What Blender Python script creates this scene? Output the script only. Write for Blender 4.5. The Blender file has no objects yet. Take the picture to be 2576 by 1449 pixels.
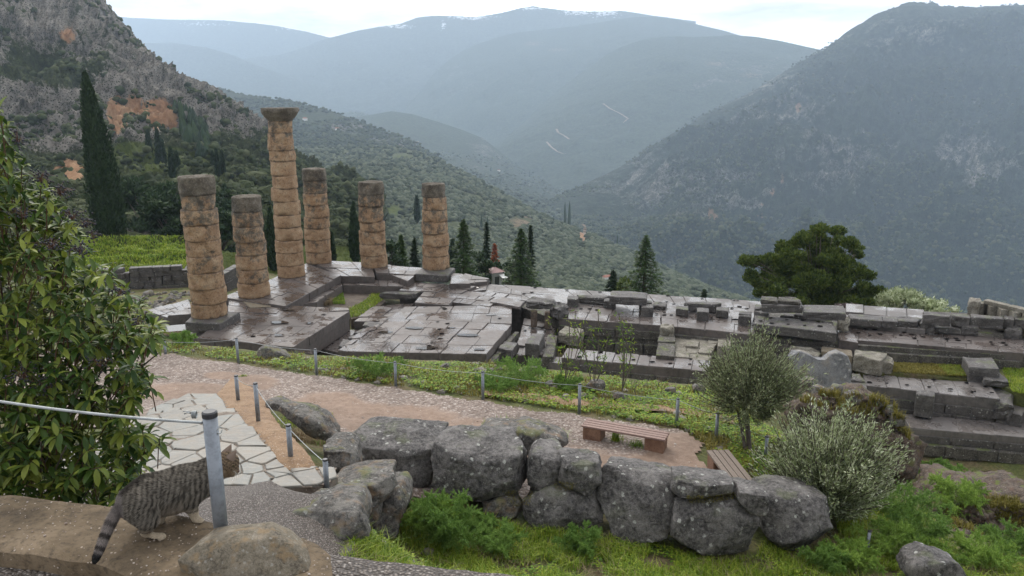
import bpy, bmesh, math, random
import numpy as np
from mathutils import Vector
random.seed(7); RNG=np.random.default_rng(7)
SC=bpy.context.scene; COL=SC.collection
# ---------------- camera, world, sun, exposure ----------------
F=2000.0; PITCH=math.radians(14.0); H=12.0          # photo measured on a 2576 x 1449 grid
SP,CP=math.sin(PITCH),math.cos(PITCH)
cd=bpy.data.cameras.new('camera'); cam=bpy.data.objects.new('camera',cd); COL.objects.link(cam)
cam.location=(0,0,H); cam.rotation_euler=(math.pi/2-PITCH,0,0)
cd.sensor_width=36; cd.lens=36*F/2576; cd.clip_start=0.1; cd.clip_end=60000
SC.camera=cam
wd=bpy.data.worlds.new('World'); SC.world=wd; wd.use_nodes=True
nt=wd.node_tree; nt.nodes.clear()
def wn(t,**k):
    n=nt.nodes.new(t)
    for a,b in k.items(): setattr(n,a,b)
    return n
wo=wn('ShaderNodeOutputWorld'); bg=wn('ShaderNodeBackground'); sky=wn('ShaderNodeTexSky')
sky.sky_type='NISHITA'; sky.sun_disc=False; sky.sun_elevation=math.radians(42); sky.sun_rotation=math.radians(-18)
bg.inputs[1].default_value=0.12
tc=wn('ShaderNodeTexCoord'); mp=wn('ShaderNodeMapping'); mp.inputs['Scale'].default_value=(1,1,4.5)
nz=wn('ShaderNodeTexNoise'); nz.inputs['Scale'].default_value=3.4; nz.inputs['Detail'].default_value=7; nz.inputs['Roughness'].default_value=.55
cr=wn('ShaderNodeValToRGB'); cr.color_ramp.elements[0].position=.36; cr.color_ramp.elements[0].color=(6.2,6.3,6.5,1)
cr.color_ramp.elements[1].position=.58; cr.color_ramp.elements[1].color=(17.5,17.2,16.9,1)
mx=wn('ShaderNodeMix',data_type='RGBA'); mx.inputs[0].default_value=.93
nt.links.new(tc.outputs['Generated'],mp.inputs[0]); nt.links.new(mp.outputs[0],nz.inputs[0]); nt.links.new(nz.outputs[0],cr.inputs[0])
nt.links.new(sky.outputs[0],mx.inputs[6]); SUND=Vector((-.23,.70,.67)).normalized(); dt=wn('ShaderNodeVectorMath',operation='DOT_PRODUCT'); dt.inputs[1].default_value=(-.16,.93,.33); nt.links.new(tc.outputs['Generated'],dt.inputs[0]); gr=wn('ShaderNodeValToRGB'); gr.color_ramp.elements[0].position=0.; gr.color_ramp.elements[0].color=(.50,.51,.53,1); gr.color_ramp.elements[1].position=1.; gr.color_ramp.elements[1].color=(1.12,1.11,1.09,1); mr=wn('ShaderNodeMapRange'); mr.inputs[1].default_value=-.3; mr.inputs[2].default_value=1.; nt.links.new(dt.outputs['Value'],mr.inputs[0]); nt.links.new(mr.outputs[0],gr.inputs[0]); mu=wn('ShaderNodeMix',data_type='RGBA',blend_type='MULTIPLY'); mu.inputs[0].default_value=1; nt.links.new(cr.outputs[0],mu.inputs[6]); nt.links.new(gr.outputs[0],mu.inputs[7]); nt.links.new(mu.outputs[2],mx.inputs[7]); nt.links.new(mx.outputs[2],bg.inputs[0]); nt.links.new(bg.outputs[0],wo.inputs[0])
sd=bpy.data.lights.new('sun','SUN'); sd.energy=1.3; sd.angle=math.radians(10); sd.color=(1,.95,.88)
sun=bpy.data.objects.new('sun',sd); COL.objects.link(sun)
sun.rotation_mode='QUATERNION'; sun.rotation_quaternion=SUND.to_track_quat('Z','Y'); sun.location=(0,0,60)
SC.view_settings.view_transform='Standard'; SC.view_settings.look='None'; SC.view_settings.exposure=0.36; SC.view_settings.gamma=1
cy=SC.cycles; cy.use_denoising=True; cy.max_bounces=5; cy.diffuse_bounces=2; cy.glossy_bounces=2; cy.transmission_bounces=2
cy.volume_bounces=1; cy.transparent_max_bounces=6; cy.sample_clamp_indirect=3
HAZE=1.5e-4
# ---------------- projection helpers (photo grid -> world) ----------------
CAM=np.array([0,0,H])
def ray(px,py):
    u=(np.asarray(px,float)-1288)/F; v=(724.5-np.asarray(py,float))/F
    return np.stack([u,CP+v*SP,v*CP-SP],-1)
def at(px,py,D): return CAM+ray(px,py)*np.asarray(D,float)[...,None]
def onz(px,py,z):
    r=ray(px,py); return CAM+r*((z-H)/r[...,2])[...,None]
def zvert(x,y,py):                       # height at which a vertical line over (x,y) meets image row py
    v=(724.5-py)/F; return H+y*(v*CP-SP)/(CP+v*SP)
def proj(p):
    p=np.asarray(p,float)-CAM; d=p[...,1]*CP-p[...,2]*SP; v=p[...,1]*SP+p[...,2]*CP
    return 1288+F*p[...,0]/d, 724.5-F*v/d, d
def cropf(ox,oy,s): return lambda x,y:((ox+x*s)*.644,(oy+y*s)*.644)
cA=cropf(550,950,1450/2576); cB=cropf(1850,1000,1150/2576); cC=cropf(2850,1050,1150/1960); cD=cropf(2900,1080,600/2070)
# ---------------- noise ----------------
_perm=np.random.default_rng(3).permutation(256); _perm=np.concatenate([_perm,_perm,_perm])
_g=np.random.default_rng(4).normal(size=(256,3)); _g/=np.linalg.norm(_g,axis=1)[:,None]
def perlin(p):
    p=np.asarray(p,float); i=np.floor(p).astype(int); f=p-i; i&=255; u=f*f*f*(f*(f*6-15)+10)
    def g(dx,dy,dz):
        h=_perm[_perm[_perm[(i[...,0]+dx)&255]+((i[...,1]+dy)&255)]+((i[...,2]+dz)&255)]
        return ((f-np.array([dx,dy,dz]))*_g[h]).sum(-1)
    def L(a,b,t): return a+t*(b-a)
    x,y,z=u[...,0],u[...,1],u[...,2]
    return 1.6*L(L(L(g(0,0,0),g(1,0,0),x),L(g(0,1,0),g(1,1,0),x),y),L(L(g(0,0,1),g(1,0,1),x),L(g(0,1,1),g(1,1,1),x),y),z)
def fbm(p,o=4,r=.5,ridge=False):
    s=0;a=1;t=0;p=np.asarray(p,float)
    for k in range(o):
        n=perlin(p*(2**k)+17.3*k)
        s=s+a*((1-2*abs(n)) if ridge else n); t+=a; a*=r
    return s/t
# ---------------- object helpers ----------------
ORG={}
def tag(o,label=None,cat=None,group=None,kind=None):
    if label:o['label']=label
    if cat:o['category']=cat
    if group:o['group']=group
    if kind:o['kind']=kind
    return o
def empty(name,loc,label=None,cat=None,group=None,kind=None):
    o=bpy.data.objects.new(name,None); COL.objects.link(o); o.location=loc; o.empty_display_size=.3
    ORG[o.name]=np.array(loc,float); return tag(o,label,cat,group,kind)
def mk(name,V,Fs,mat,parent=None,smooth=False,attrs=None,**t):
    V=np.asarray(V,float).reshape(-1,3)
    if parent is None: org=np.array([(V[:,0].min()+V[:,0].max())/2,(V[:,1].min()+V[:,1].max())/2,V[:,2].min()])
    else: org=ORG[parent.name]
    me=bpy.data.meshes.new(name); L=V-org
    if isinstance(Fs,np.ndarray):
        n,k=Fs.shape; me.vertices.add(len(L)); me.vertices.foreach_set('co',L.astype(np.float32).ravel())
        me.loops.add(n*k); me.loops.foreach_set('vertex_index',Fs.astype(np.int32).ravel())
        me.polygons.add(n); me.polygons.foreach_set('loop_start',np.arange(0,n*k,k,dtype=np.int32)); me.update(calc_edges=True); me.validate()
    else: me.from_pydata(L.tolist(),[],[list(map(int,f)) for f in Fs]); me.update()
    if attrs:
        for a,v in attrs.items():
            v=np.asarray(v,np.float32)
            if v.ndim==1: at_=me.attributes.new(a,'FLOAT','POINT'); at_.data.foreach_set('value',v)
            else:
                at_=me.attributes.new(a,'FLOAT_COLOR','POINT'); at_.data.foreach_set('color',np.concatenate([v,np.ones((len(v),1),np.float32)],1).ravel())
    if smooth: me.polygons.foreach_set('use_smooth',np.ones(len(me.polygons),bool))
    for m in (mat if isinstance(mat,(list,tuple)) else [mat]): me.materials.append(m)
    o=bpy.data.objects.new(name,me); COL.objects.link(o)
    if parent is not None: o.parent=parent; o.location=(0,0,0)
    else: o.location=org
    ORG[o.name]=org
    return tag(o,**t)
class MB:
    def __init__(s): s.v=[]; s.f=[]; s.n=0
    def add(s,V,Fc):
        V=np.asarray(V,float).reshape(-1,3); s.v.append(V); s.f+= [[i+s.n for i in f] for f in Fc]; s.n+=len(V)
    def box(s,c,sz,rz=0):
        c=np.array(c,float); a,b,d=np.array(sz)/2.
        P=np.array([[x,y,z] for z in(-d,d) for x,y in((-a,-b),(a,-b),(a,b),(-a,b))]); cs,sn=math.cos(rz),math.sin(rz)
        P=np.stack([P[:,0]*cs-P[:,1]*sn,P[:,0]*sn+P[:,1]*cs,P[:,2]],1)+c
        s.add(P,[(3,2,1,0),(4,5,6,7),(0,1,5,4),(1,2,6,5),(2,3,7,6),(3,0,4,7)])
    def stone(s,q,zt,zb,ch=.02,jit=.0):
        q=np.asarray(q,float)[:,:2]; c=q.mean(0); n=len(q)
        if jit: q=q+RNG.normal(0,jit,q.shape)
        if jit and n==4:
            o=[]
            for i in range(4):
                if RNG.random()<.3:
                    a=q[i-1]-q[i]; b=q[(i+1)%4]-q[i]; la=np.linalg.norm(a);lb=np.linalg.norm(b); o+=[q[i]+a/la*min(.3*la,RNG.uniform(.03,.13)),q[i]+b/lb*min(.3*lb,RNG.uniform(.03,.13))]
                else: o.append(q[i])
            q=np.array(o); n=len(q); d=c-q
        d=c-q; q2=q+d/np.maximum(np.linalg.norm(d,axis=1),1e-6)[:,None]*ch*1.4
        tz=zt+RNG.normal(0,jit*.25 if jit else 0,n)
        V=np.concatenate([np.c_[q,np.full(n,zb)],np.c_[q,tz-ch],np.c_[q2,tz]])
        Fc=[tuple(range(2*n,3*n))]+[(i,(i+1)%n,n+(i+1)%n,n+i) for i in range(n)]+[(n+i,n+(i+1)%n,2*n+(i+1)%n,2*n+i) for i in range(n)]
        s.add(V,Fc)
    def tube(s,pts,rad,seg=8,cap=True):
        pts=np.asarray(pts,float); n=len(pts); rad=np.broadcast_to(np.asarray(rad,float),(n,)); T=np.gradient(pts,axis=0); T/=np.linalg.norm(T,axis=1)[:,None]+1e-9
        V=[]
        up=np.array([0,0,1.]) if abs(T[0][2])<.9 else np.array([1.,0,0])
        for i in range(n):
            a=np.cross(T[i],up); a/=np.linalg.norm(a)+1e-9; b=np.cross(T[i],a)
            th=np.arange(seg)*2*np.pi/seg
            V.append(pts[i]+rad[i]*(np.cos(th)[:,None]*a+np.sin(th)[:,None]*b))
        Fc=[(i*seg+j,i*seg+(j+1)%seg,(i+1)*seg+(j+1)%seg,(i+1)*seg+j) for i in range(n-1) for j in range(seg)]
        if cap: Fc+=[tuple(range(seg))[::-1],tuple(range((n-1)*seg,n*seg))]
        s.add(np.concatenate(V),Fc)
    def build(s,name,mat,parent=None,**k): return mk(name,np.concatenate(s.v),s.f,mat,parent,**k)
def ccw(q):
    q=np.asarray(q,float); a=0
    for i in range(len(q)): a+=q[i][0]*q[(i+1)%len(q)][1]-q[(i+1)%len(q)][0]*q[i][1]
    return q if a>0 else q[::-1]
def ccw4(q): return ccw(q)
# ---------------- materials ----------------
def newmat(name):
    m=bpy.data.materials.new(name); m.use_nodes=True; t=m.node_tree; t.nodes.clear()
    return m,t
class NT:
    def __init__(s,name):
        s.m,s.t=newmat(name); s.out=s.n('ShaderNodeOutputMaterial'); s.p=s.n('ShaderNodeBsdfPrincipled'); s.l(s.p.outputs[0],s.out.inputs[0])
        g=s.n('ShaderNodeNewGeometry'); s.pos=g.outputs['Position']; s.nor=g.outputs['Normal']; s.isl=g.outputs['Random Per Island']; s.p.inputs['Roughness'].default_value=.8
    def n(s,t,**k):
        n=s.t.nodes.new(t)
        for a,b in k.items(): setattr(n,a,b)
        return n
    def l(s,a,b): s.t.links.new(a,b)
    def val(s,inp,v):
        if hasattr(v,'is_linked') or isinstance(v,bpy.types.NodeSocket): s.l(v,inp)
        else: inp.default_value=v
    def map(s,scale,src=None):
        m=s.n('ShaderNodeMapping'); s.l(src or s.pos,m.inputs[0]); m.inputs['Scale'].default_value=scale; return m.outputs[0]
    def noise(s,sc,det=5,ro=.55,vec=None,dist=0):
        n=s.n('ShaderNodeTexNoise'); s.l(vec or s.pos,n.inputs[0]); n.inputs['Scale'].default_value=sc; n.inputs['Detail'].default_value=det; n.inputs['Roughness'].default_value=ro; n.inputs['Distortion'].default_value=dist; return n.outputs[0]
    def vor(s,sc,feat='F1',out=0,vec=None,rnd=1):
        n=s.n('ShaderNodeTexVoronoi',feature=feat); s.l(vec or s.pos,n.inputs['Vector']); n.inputs['Scale'].default_value=sc; n.inputs['Randomness'].default_value=rnd; return n.outputs[out]
    def ramp(s,fac,*st):
        r=s.n('ShaderNodeValToRGB'); s.l(fac,r.inputs[0]); e=r.color_ramp.elements
        while len(e)<len(st): e.new(.5)
        for i,(p,c) in enumerate(st):
            e[i].position=p; c=(c,c,c) if isinstance(c,(int,float)) else c; e[i].color=(*c,1)
        return r.outputs[0]
    def mix(s,f,a,b,mode='MIX'):
        n=s.n('ShaderNodeMix',data_type='RGBA',blend_type=mode); s.val(n.inputs[0],f)
        for i,v in((6,a),(7,b)):
            if isinstance(v,tuple): n.inputs[i].default_value=(*v,1)
            elif isinstance(v,(int,float)): n.inputs[i].default_value=(v,v,v,1)
            else: s.l(v,n.inputs[i])
        return n.outputs[2]
    def math(s,op,a,b=0.,clamp=False):
        n=s.n('ShaderNodeMath',operation=op,use_clamp=clamp); s.val(n.inputs[0],a); s.val(n.inputs[1],b); return n.outputs[0]
    def attr(s,name,out=2): 
        n=s.n('ShaderNodeAttribute'); n.attribute_name=name; return n.outputs[out]
    def sepz(s,v,i=2):
        n=s.n('ShaderNodeSeparateXYZ'); s.l(v,n.inputs[0]); return n.outputs[i]
    def bump(s,h,strength=.5,dist=.05):
        n=s.n('ShaderNodeBump'); s.l(h,n.inputs['Height']); n.inputs['Strength'].default_value=strength; n.inputs['Distance'].default_value=dist; s.l(n.outputs[0],s.p.inputs['Normal']); return s
    def col(s,c): s.val(s.p.inputs['Base Color'],c if not isinstance(c,tuple) else (*c,1)); return s
    def rough(s,r): s.val(s.p.inputs['Roughness'],r); return s
def rockmat(name,dark,mid,light,sc=1.,lichen=.6,rough=.85,warm=None,moss=0.,bs=.6):
    k=NT(name); n1=k.noise(1.3*sc,8,.65); n2=k.noise(9*sc,6,.7); n3=k.noise(45*sc,3,.6)
    c=k.ramp(n1,(.3,dark),(.5,mid),(.7,light)); c=k.mix(k.ramp(n2,(.42,0),(.66,.75)),c,light); c=k.mix(k.ramp(n2,(.28,.8),(.42,0)),c,dark)
    c=k.mix(k.ramp(n3,(.35,.5),(.6,0)),c,dark)
    if warm: c=k.mix(k.ramp(k.noise(2.2*sc,4),(.52,0),(.66,.55)),c,warm)
    if lichen:
        d=k.n('ShaderNodeVectorMath',operation='ADD'); nn=k.n('ShaderNodeTexNoise'); k.l(k.pos,nn.inputs[0]); nn.inputs['Scale'].default_value=14*sc
        sc2=k.n('ShaderNodeVectorMath',operation='SCALE'); k.l(nn.outputs[1],sc2.inputs[0]); sc2.inputs['Scale'].default_value=.12/sc
        k.l(k.pos,d.inputs[0]); k.l(sc2.outputs[0],d.inputs[1])
        v=k.vor(4.2*sc,vec=d.outputs[0]); msk=k.math('MULTIPLY',k.ramp(v,(.19,1),(.25,0)),k.ramp(k.noise(1.7*sc,3),(.47,0),(.56,1)))
        v2=k.vor(14*sc,vec=d.outputs[0]); msk2=k.math('MULTIPLY',k.ramp(v2,(.12,1),(.26,0)),k.ramp(k.noise(2.6*sc,3),(.52,0),(.62,.5)))
        c=k.mix(k.math('MULTIPLY',k.math('MAXIMUM',msk,msk2),lichen),c,(.44,.44,.40))
    if moss:
        up=k.math('MULTIPLY',k.ramp(k.sepz(k.nor),(.3,0),(.8,1)),k.ramp(k.noise(1.1*sc,5),(.55,0),(.63,moss))); c=k.mix(up,c,(.10,.13,.02))
    h=k.math('ADD',k.math('MULTIPLY',n2,.6),k.math('MULTIPLY',n3,.3)); cr_=k.n('ShaderNodeTexVoronoi',feature='DISTANCE_TO_EDGE'); dv=k.n('ShaderNodeVectorMath',operation='ADD'); n9=k.n('ShaderNodeTexNoise'); k.l(k.pos,n9.inputs[0]); n9.inputs['Scale'].default_value=2.5*sc; s9=k.n('ShaderNodeVectorMath',operation='SCALE'); k.l(n9.outputs[1],s9.inputs[0]); s9.inputs['Scale'].default_value=.6/sc; k.l(k.pos,dv.inputs[0]); k.l(s9.outputs[0],dv.inputs[1]); k.l(dv.outputs[0],cr_.inputs['Vector']); cr_.inputs['Scale'].default_value=1.5*sc; ck=k.math('MULTIPLY',k.ramp(cr_.outputs[0],(.0,1),(.022,0)),k.ramp(k.noise(1.9*sc,3),(.46,0),(.56,.5))); c=k.mix(ck,c,tuple(x*.35 for x in dark)); h=k.math('SUBTRACT',h,k.math('MULTIPLY',ck,.5)); k.bump(h,bs,.09/sc); k.col(c); k.rough(rough); return k.m
M={}
M['boulder']=rockmat('boulder_stone',(.011,.010,.010),(.075,.068,.065),(.27,.25,.235),1.5,.85,.75,moss=.3,bs=1.)
M['greyrock']=rockmat('grey_rock',(.014,.013,.013),(.08,.073,.066),(.27,.25,.22),2,.6,.8,warm=(.25,.16,.09),moss=.5,bs=.9)
M['rubble']=rockmat('conglomerate_rubble',(.018,.014,.011),(.08,.056,.042),(.20,.155,.12),3.,.3,.9,warm=(.13,.068,.042),moss=.9,bs=1)
M['terracerock']=rockmat('foreground_rock',(.05,.04,.028),(.15,.125,.085),(.29,.25,.19),9,.35,.85,warm=(.26,.17,.08),moss=0,bs=.7)
M['moss']=rockmat('moss',(.05,.06,.008),(.13,.135,.015),(.22,.21,.03),6,0,.9,bs=1)
def wetstone(name,a,b,puddle=.5,sc=1.,rmax=.36):
    k=NT(name); n1=k.noise(.55*sc,6,.6); n2=k.noise(5*sc,6,.65); n3=k.noise(30,3)
    c=k.ramp(n1,(.35,a),(.62,b)); c=k.mix(k.ramp(n2,(.4,.0),(.75,.6)),c,tuple(x*1.9 for x in b)); c=k.mix(k.ramp(n2,(.3,.7),(.42,0)),c,(.02,.018,.018))
    c=k.mix(k.math('MULTIPLY',k.isl,.35),c,tuple(x*1.5 for x in b))
    wet=k.ramp(k.noise(.6*sc,5,.6),(.46,rmax+.1),(.56,.04)); up=k.ramp(k.sepz(k.nor),(.6,0),(.9,1))
    r=k.mix(up,.8,k.mix(k.ramp(n2,(.45,0),(.6,1)),wet,k.math('ADD',wet,.18)))
    # lichen / mineral streaks on the vertical faces
    st=k.noise(2.4,5,.6,k.map((3,3,.35))); side=k.math('MULTIPLY',k.math('SUBTRACT',1,up),k.ramp(st,(.5,0),(.68,.65)))
    c=k.mix(side,c,(.085,.08,.075)); lp=k.math('MULTIPLY',k.ramp(k.vor(7),(.10,1),(.17,0)),k.ramp(k.noise(1.3,3),(.54,0),(.64,.5))); c=k.mix(lp,c,(.35,.34,.31))
    h=k.math('ADD',k.math('MULTIPLY',n2,.5),k.math('MULTIPLY',n3,.12)); k.bump(h,.35,.05); k.col(c).rough(r); k.p.inputs['Specular IOR Level'].default_value=.65
    return k.m
M['pave']=wetstone('wet_paving',(.030,.023,.020),(.088,.072,.065))
M['pavepale']=wetstone('wet_pale_paving',(.052,.045,.042),(.105,.093,.087),.3,1.,.42)
M['block']=rockmat('ashlar_block',(.022,.019,.019),(.065,.058,.055),(.15,.136,.127),1.5,.5,.6,moss=.35,bs=.8)
M['course']=rockmat('wall_course',(.014,.012,.010),(.055,.047,.040),(.18,.165,.14),1.8,.55,.8,moss=.6,bs=.8)
M['cream']=rockmat('cream_block',(.06,.05,.034),(.16,.142,.108),(.36,.335,.285),2,.3,.8,moss=.3,bs=.8)
_h=NT('hole_shade_paint').col((.010,.009,.009)).rough(1); _h.p.inputs['Specular IOR Level'].default_value=0; M['hole']=_h.m  # matt near-black that paints the darkness inside sockets onto flat discs
def colmat():
    k=NT('column_limestone'); w=k.attr('weather'); n1=k.noise(1.6,7,.65); n2=k.noise(11,7,.72); n3=k.noise(50,3,.6)
    warm=k.ramp(n1,(.3,(.26,.15,.08)),(.5,(.43,.27,.15)),(.72,(.57,.42,.27)))
    grey=k.ramp(n1,(.3,(.045,.037,.028)),(.5,(.13,.108,.08)),(.7,(.26,.225,.175)))
    f=k.math('ADD',w,k.math('MULTIPLY',k.math('SUBTRACT',k.noise(2.3,9,.75),.47),3.0)); c=k.mix(k.ramp(f,(.35,0),(.72,1)),warm,grey)
    c=k.mix(k.ramp(n2,(.52,0),(.66,.6)),c,k.mix(.6,c,(.40,.37,.31))); c=k.mix(k.ramp(n2,(.33,.85),(.45,0)),c,(.045,.034,.026)); c=k.mix(k.ramp(n3,(.35,.55),(.5,0)),c,(.06,.045,.035))
    jt=k.attr('joint'); c=k.mix(k.math('MULTIPLY',jt,k.ramp(k.noise(2.5,3),(.4,.25),(.6,.85))),c,(.035,.026,.02))
    k.bump(k.math('ADD',k.math('MULTIPLY',n2,.7),k.math('MULTIPLY',n3,.3)),1.,.11); k.col(c).rough(.85); return k.m
M['column']=colmat()
def gravel():
    k=NT('gravel_surface'); d=k.attr('dirt'); dn=k.math('ADD',d,k.math('MULTIPLY',k.math('SUBTRACT',k.noise(.9,5),.5),1.1)); dm=k.ramp(dn,(.4,0),(.62,1))
    v=k.vor(14,out=0); vc=k.vor(14,out=1); v2=k.vor(42,out=0); vc2=k.vor(42,out=1)
    s1=k.ramp(k.sepz(vc,0),(0,(.12,.085,.065)),(.35,(.24,.18,.145)),(.8,(.40,.33,.285)),(1,(.56,.50,.45)))
    s2=k.ramp(k.sepz(vc2,1),(0,(.18,.13,.10)),(.5,(.29,.225,.185)),(1,(.44,.37,.32)))
    g=k.mix(k.ramp(v,(.3,0),(.55,.6)),s1,(.12,.08,.06)); g=k.mix(.22,g,s2)
    soil=k.ramp(k.noise(6,6,.7),(.3,(.19,.12,.08)),(.7,(.32,.225,.165))); soil=k.mix(k.math('MULTIPLY',k.ramp(v2,(.2,1),(.3,0)),k.ramp(k.sepz(vc2,0),(.6,0),(.7,.9))),soil,s2)
    damp=k.ramp(k.noise(.35,4),(.4,1),(.6,.78)); c=k.mix(dm,g,soil); c=k.mix(1,c,damp,'MULTIPLY')
    h=k.mix(dm,k.math('MULTIPLY',v,-1),k.math('MULTIPLY',v2,-.25)); k.bump(h,.9,.05); k.col(c).rough(.75); return k.m
M['gravel']=gravel()
def finegravel():
    k=NT('fine_gravel'); v=k.vor(58); vc=k.vor(58,out=1); c=k.ramp(k.sepz(vc,0),(0,(.10,.08,.065)),(.45,(.20,.165,.14)),(.85,(.32,.275,.24)),(1,(.48,.43,.39)))
    c=k.mix(k.ramp(v,(.3,0),(.55,.85)),c,(.06,.048,.04)); k.bump(k.math('MULTIPLY',v,-1),.9,.03); k.col(c).rough(.6); return k.m
M['finegravel']=finegravel()
def soil(name,a,b,c3,peb=0.,sc=1.):
    k=NT(name); n=k.noise(2.5*sc,8,.65); n2=k.noise(22*sc,5,.7); c=k.ramp(n,(.3,a),(.5,b),(.72,c3)); c=k.mix(k.ramp(n2,(.3,.7),(.5,0)),c,tuple(x*.45 for x in a))
    if peb:
        v=k.vor(38*sc); vc=k.vor(38*sc,out=1); c=k.mix(k.math('MULTIPLY',k.ramp(v,(.25,1),(.33,0)),k.ramp(k.sepz(vc,0),(1-peb,0),(1-peb+.05,.9))),c,(.46,.38,.31))
    k.bump(n2,.7,.03/sc); k.col(c).rough(.85); return k.m
M['terrace']=soil('terrace_earth',(.06,.042,.024),(.15,.107,.062),(.25,.185,.118),.08,1.6)
M['kerb']=soil('kerb_mortar',(.17,.10,.055),(.27,.17,.095),(.33,.225,.14),.3,.9)
M['mortar']=soil('joint_mortar',(.13,.10,.075),(.21,.17,.135),(.27,.225,.185),.15,.9)
M['mud']=soil('mud',(.06,.045,.035),(.11,.085,.065),(.16,.13,.10),.1,.6)
def groundm():
    k=NT('grassy_ground'); n=k.noise(.8,7,.65); n2=k.noise(9,6,.7)
    c=k.ramp(n,(.3,(.07,.10,.02)),(.48,(.13,.14,.035)),(.58,(.17,.13,.06)),(.72,(.20,.13,.08))); c=k.mix(k.ramp(n2,(.4,.6),(.55,0)),c,(.05,.05,.02)); c=k.mix(k.ramp(n2,(.62,0),(.7,.6)),c,(.30,.25,.2))
    k.bump(n2,1,.12); k.col(c).rough(.9); return k.m
M['ground']=groundm()
def flag():
    k=NT('flagstone'); 
    c=k.ramp(k.isl,(0,(.13,.123,.105)),(.35,(.185,.173,.15)),(.7,(.15,.155,.14)),(1,(.22,.195,.16))); n=k.noise(5,7,.65); c=k.mix(k.ramp(n,(.35,.6),(.55,0)),c,(.22,.18,.13)); st=k.noise(4,6,.7,k.map((1,4,4))); c=k.mix(k.ramp(st,(.52,0),(.7,.5)),c,(.31,.30,.27))
    c=k.mix(k.ramp(k.noise(28,3),(.25,.8),(.36,0)),c,(.08,.06,.05)); k.bump(n,.5,.03); k.col(c).rough(.5); return k.m
M['flag']=flag()
def metal(name,c,r,me=.7):
    k=NT(name); n=k.noise(14,8,.75); k.col(k.mix(k.ramp(n,(.38,.75),(.55,0)),c,tuple(x*.6 for x in c))).rough(r); k.p.inputs['Metallic'].default_value=me; return k.m
M['steel']=metal('galvanised_steel',(.24,.26,.285),.5,.45); M['cap']=metal('black_cap',(.03,.03,.033),.35,0); M['wire']=metal('wire_rope',(.36,.38,.38),.42,.6)
def wood(name,a,b):
    k=NT(name); n=k.noise(5,6,.6,k.map((1,9,9)) if 0 else k.map((6,6,30))); k.col(k.ramp(n,(.3,a),(.7,b))).rough(.65); k.bump(n,.4,.01); return k.m
M['wood1']=wood('bench_wood',(.17,.10,.08),(.31,.21,.175)); M['wood2']=wood('weathered_wood',(.12,.09,.07),(.24,.19,.155)); M['benchleg']=soil('bench_block',(.13,.065,.04),(.22,.12,.075),(.28,.17,.11),0,1.6)
def leafm(name,a,b,c,trans=.25,rough=.5,spec=.5,nsc=.5):
    k=NT(name); f=k.math('ADD',k.math('MULTIPLY',k.isl,.6),k.math('MULTIPLY',k.noise(nsc,3),.6)); cc=k.ramp(f,(.25,a),(.55,b),(.9,c)); k.col(cc).rough(rough); k.p.inputs['Specular IOR Level'].default_value=spec
    if trans:
        tr=k.n('ShaderNodeBsdfTranslucent'); k.l(cc,tr.inputs[0]); ms=k.n('ShaderNodeMixShader'); ms.inputs[0].default_value=trans; k.l(k.p.outputs[0],ms.inputs[1]); k.l(tr.outputs[0],ms.inputs[2]); k.l(ms.outputs[0],k.out.inputs[0])
    return k.m
M['laurel']=leafm('laurel_leaf',(.018,.046,.009),(.055,.105,.014),(.24,.28,.045),.25,.48,.35,1.8)
M['cypress']=leafm('cypress_foliage',(.010,.022,.010),(.020,.042,.016),(.035,.062,.022),.1,.7,.3,.6)
M['fir']=leafm('fir_foliage',(.016,.042,.010),(.038,.08,.018),(.08,.13,.03),.15,.6,.3,.4)
M['pine']=leafm('pine_foliage',(.022,.044,.009),(.06,.095,.015),(.14,.175,.028),.2,.6,.3,.35)
M['darkpine']=leafm('dark_pine_foliage',(.012,.026,.012),(.022,.046,.018),(.04,.07,.022),.15,.7,.3,.15)
M['olive']=leafm('olive_foliage',(.10,.13,.05),(.20,.24,.115),(.38,.41,.24),.2,.5,.4,.8)
M['silver']=leafm('silvery_olive_foliage',(.12,.16,.06),(.27,.32,.15),(.60,.63,.44),.25,.45,.4,.8)
M['grass']=leafm('grass_blades',(.07,.14,.010),(.19,.29,.020),(.38,.42,.06),.3,.6,.3,.6)
M['grassy']=leafm('yellow_grass',(.10,.10,.015),(.20,.17,.03),(.30,.26,.07),.3,.7,.3,.6)
M['herb']=leafm('herb_leaves',(.05,.12,.010),(.13,.24,.018),(.32,.38,.035),.25,.6,.3,.9)
M['fennel']=leafm('fennel_fronds',(.07,.15,.028),(.15,.27,.05),(.27,.40,.09),.3,.6,.3,1.2)
M['drygrass']=leafm('dry_grass',(.16,.11,.06),(.26,.20,.12),(.36,.29,.19),.2,.8,.2,1)
M['redtree']=leafm('dead_red_foliage',(.14,.03,.015),(.26,.065,.03),(.34,.12,.05),.1,.8,.2,.8)
M['bark']=soil('bark',(.05,.04,.033),(.10,.08,.065),(.15,.125,.105),0,3)
M['twig']=soil('bare_twigs',(.10,.075,.07),(.16,.125,.12),(.22,.18,.17),0,1)
M['redtwig']=NT('reddish_twig').col((.09,.04,.025)).rough(.6).m
M['berry']=NT('dark_berry').col((.014,.013,.022)).rough(.5).m
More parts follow.
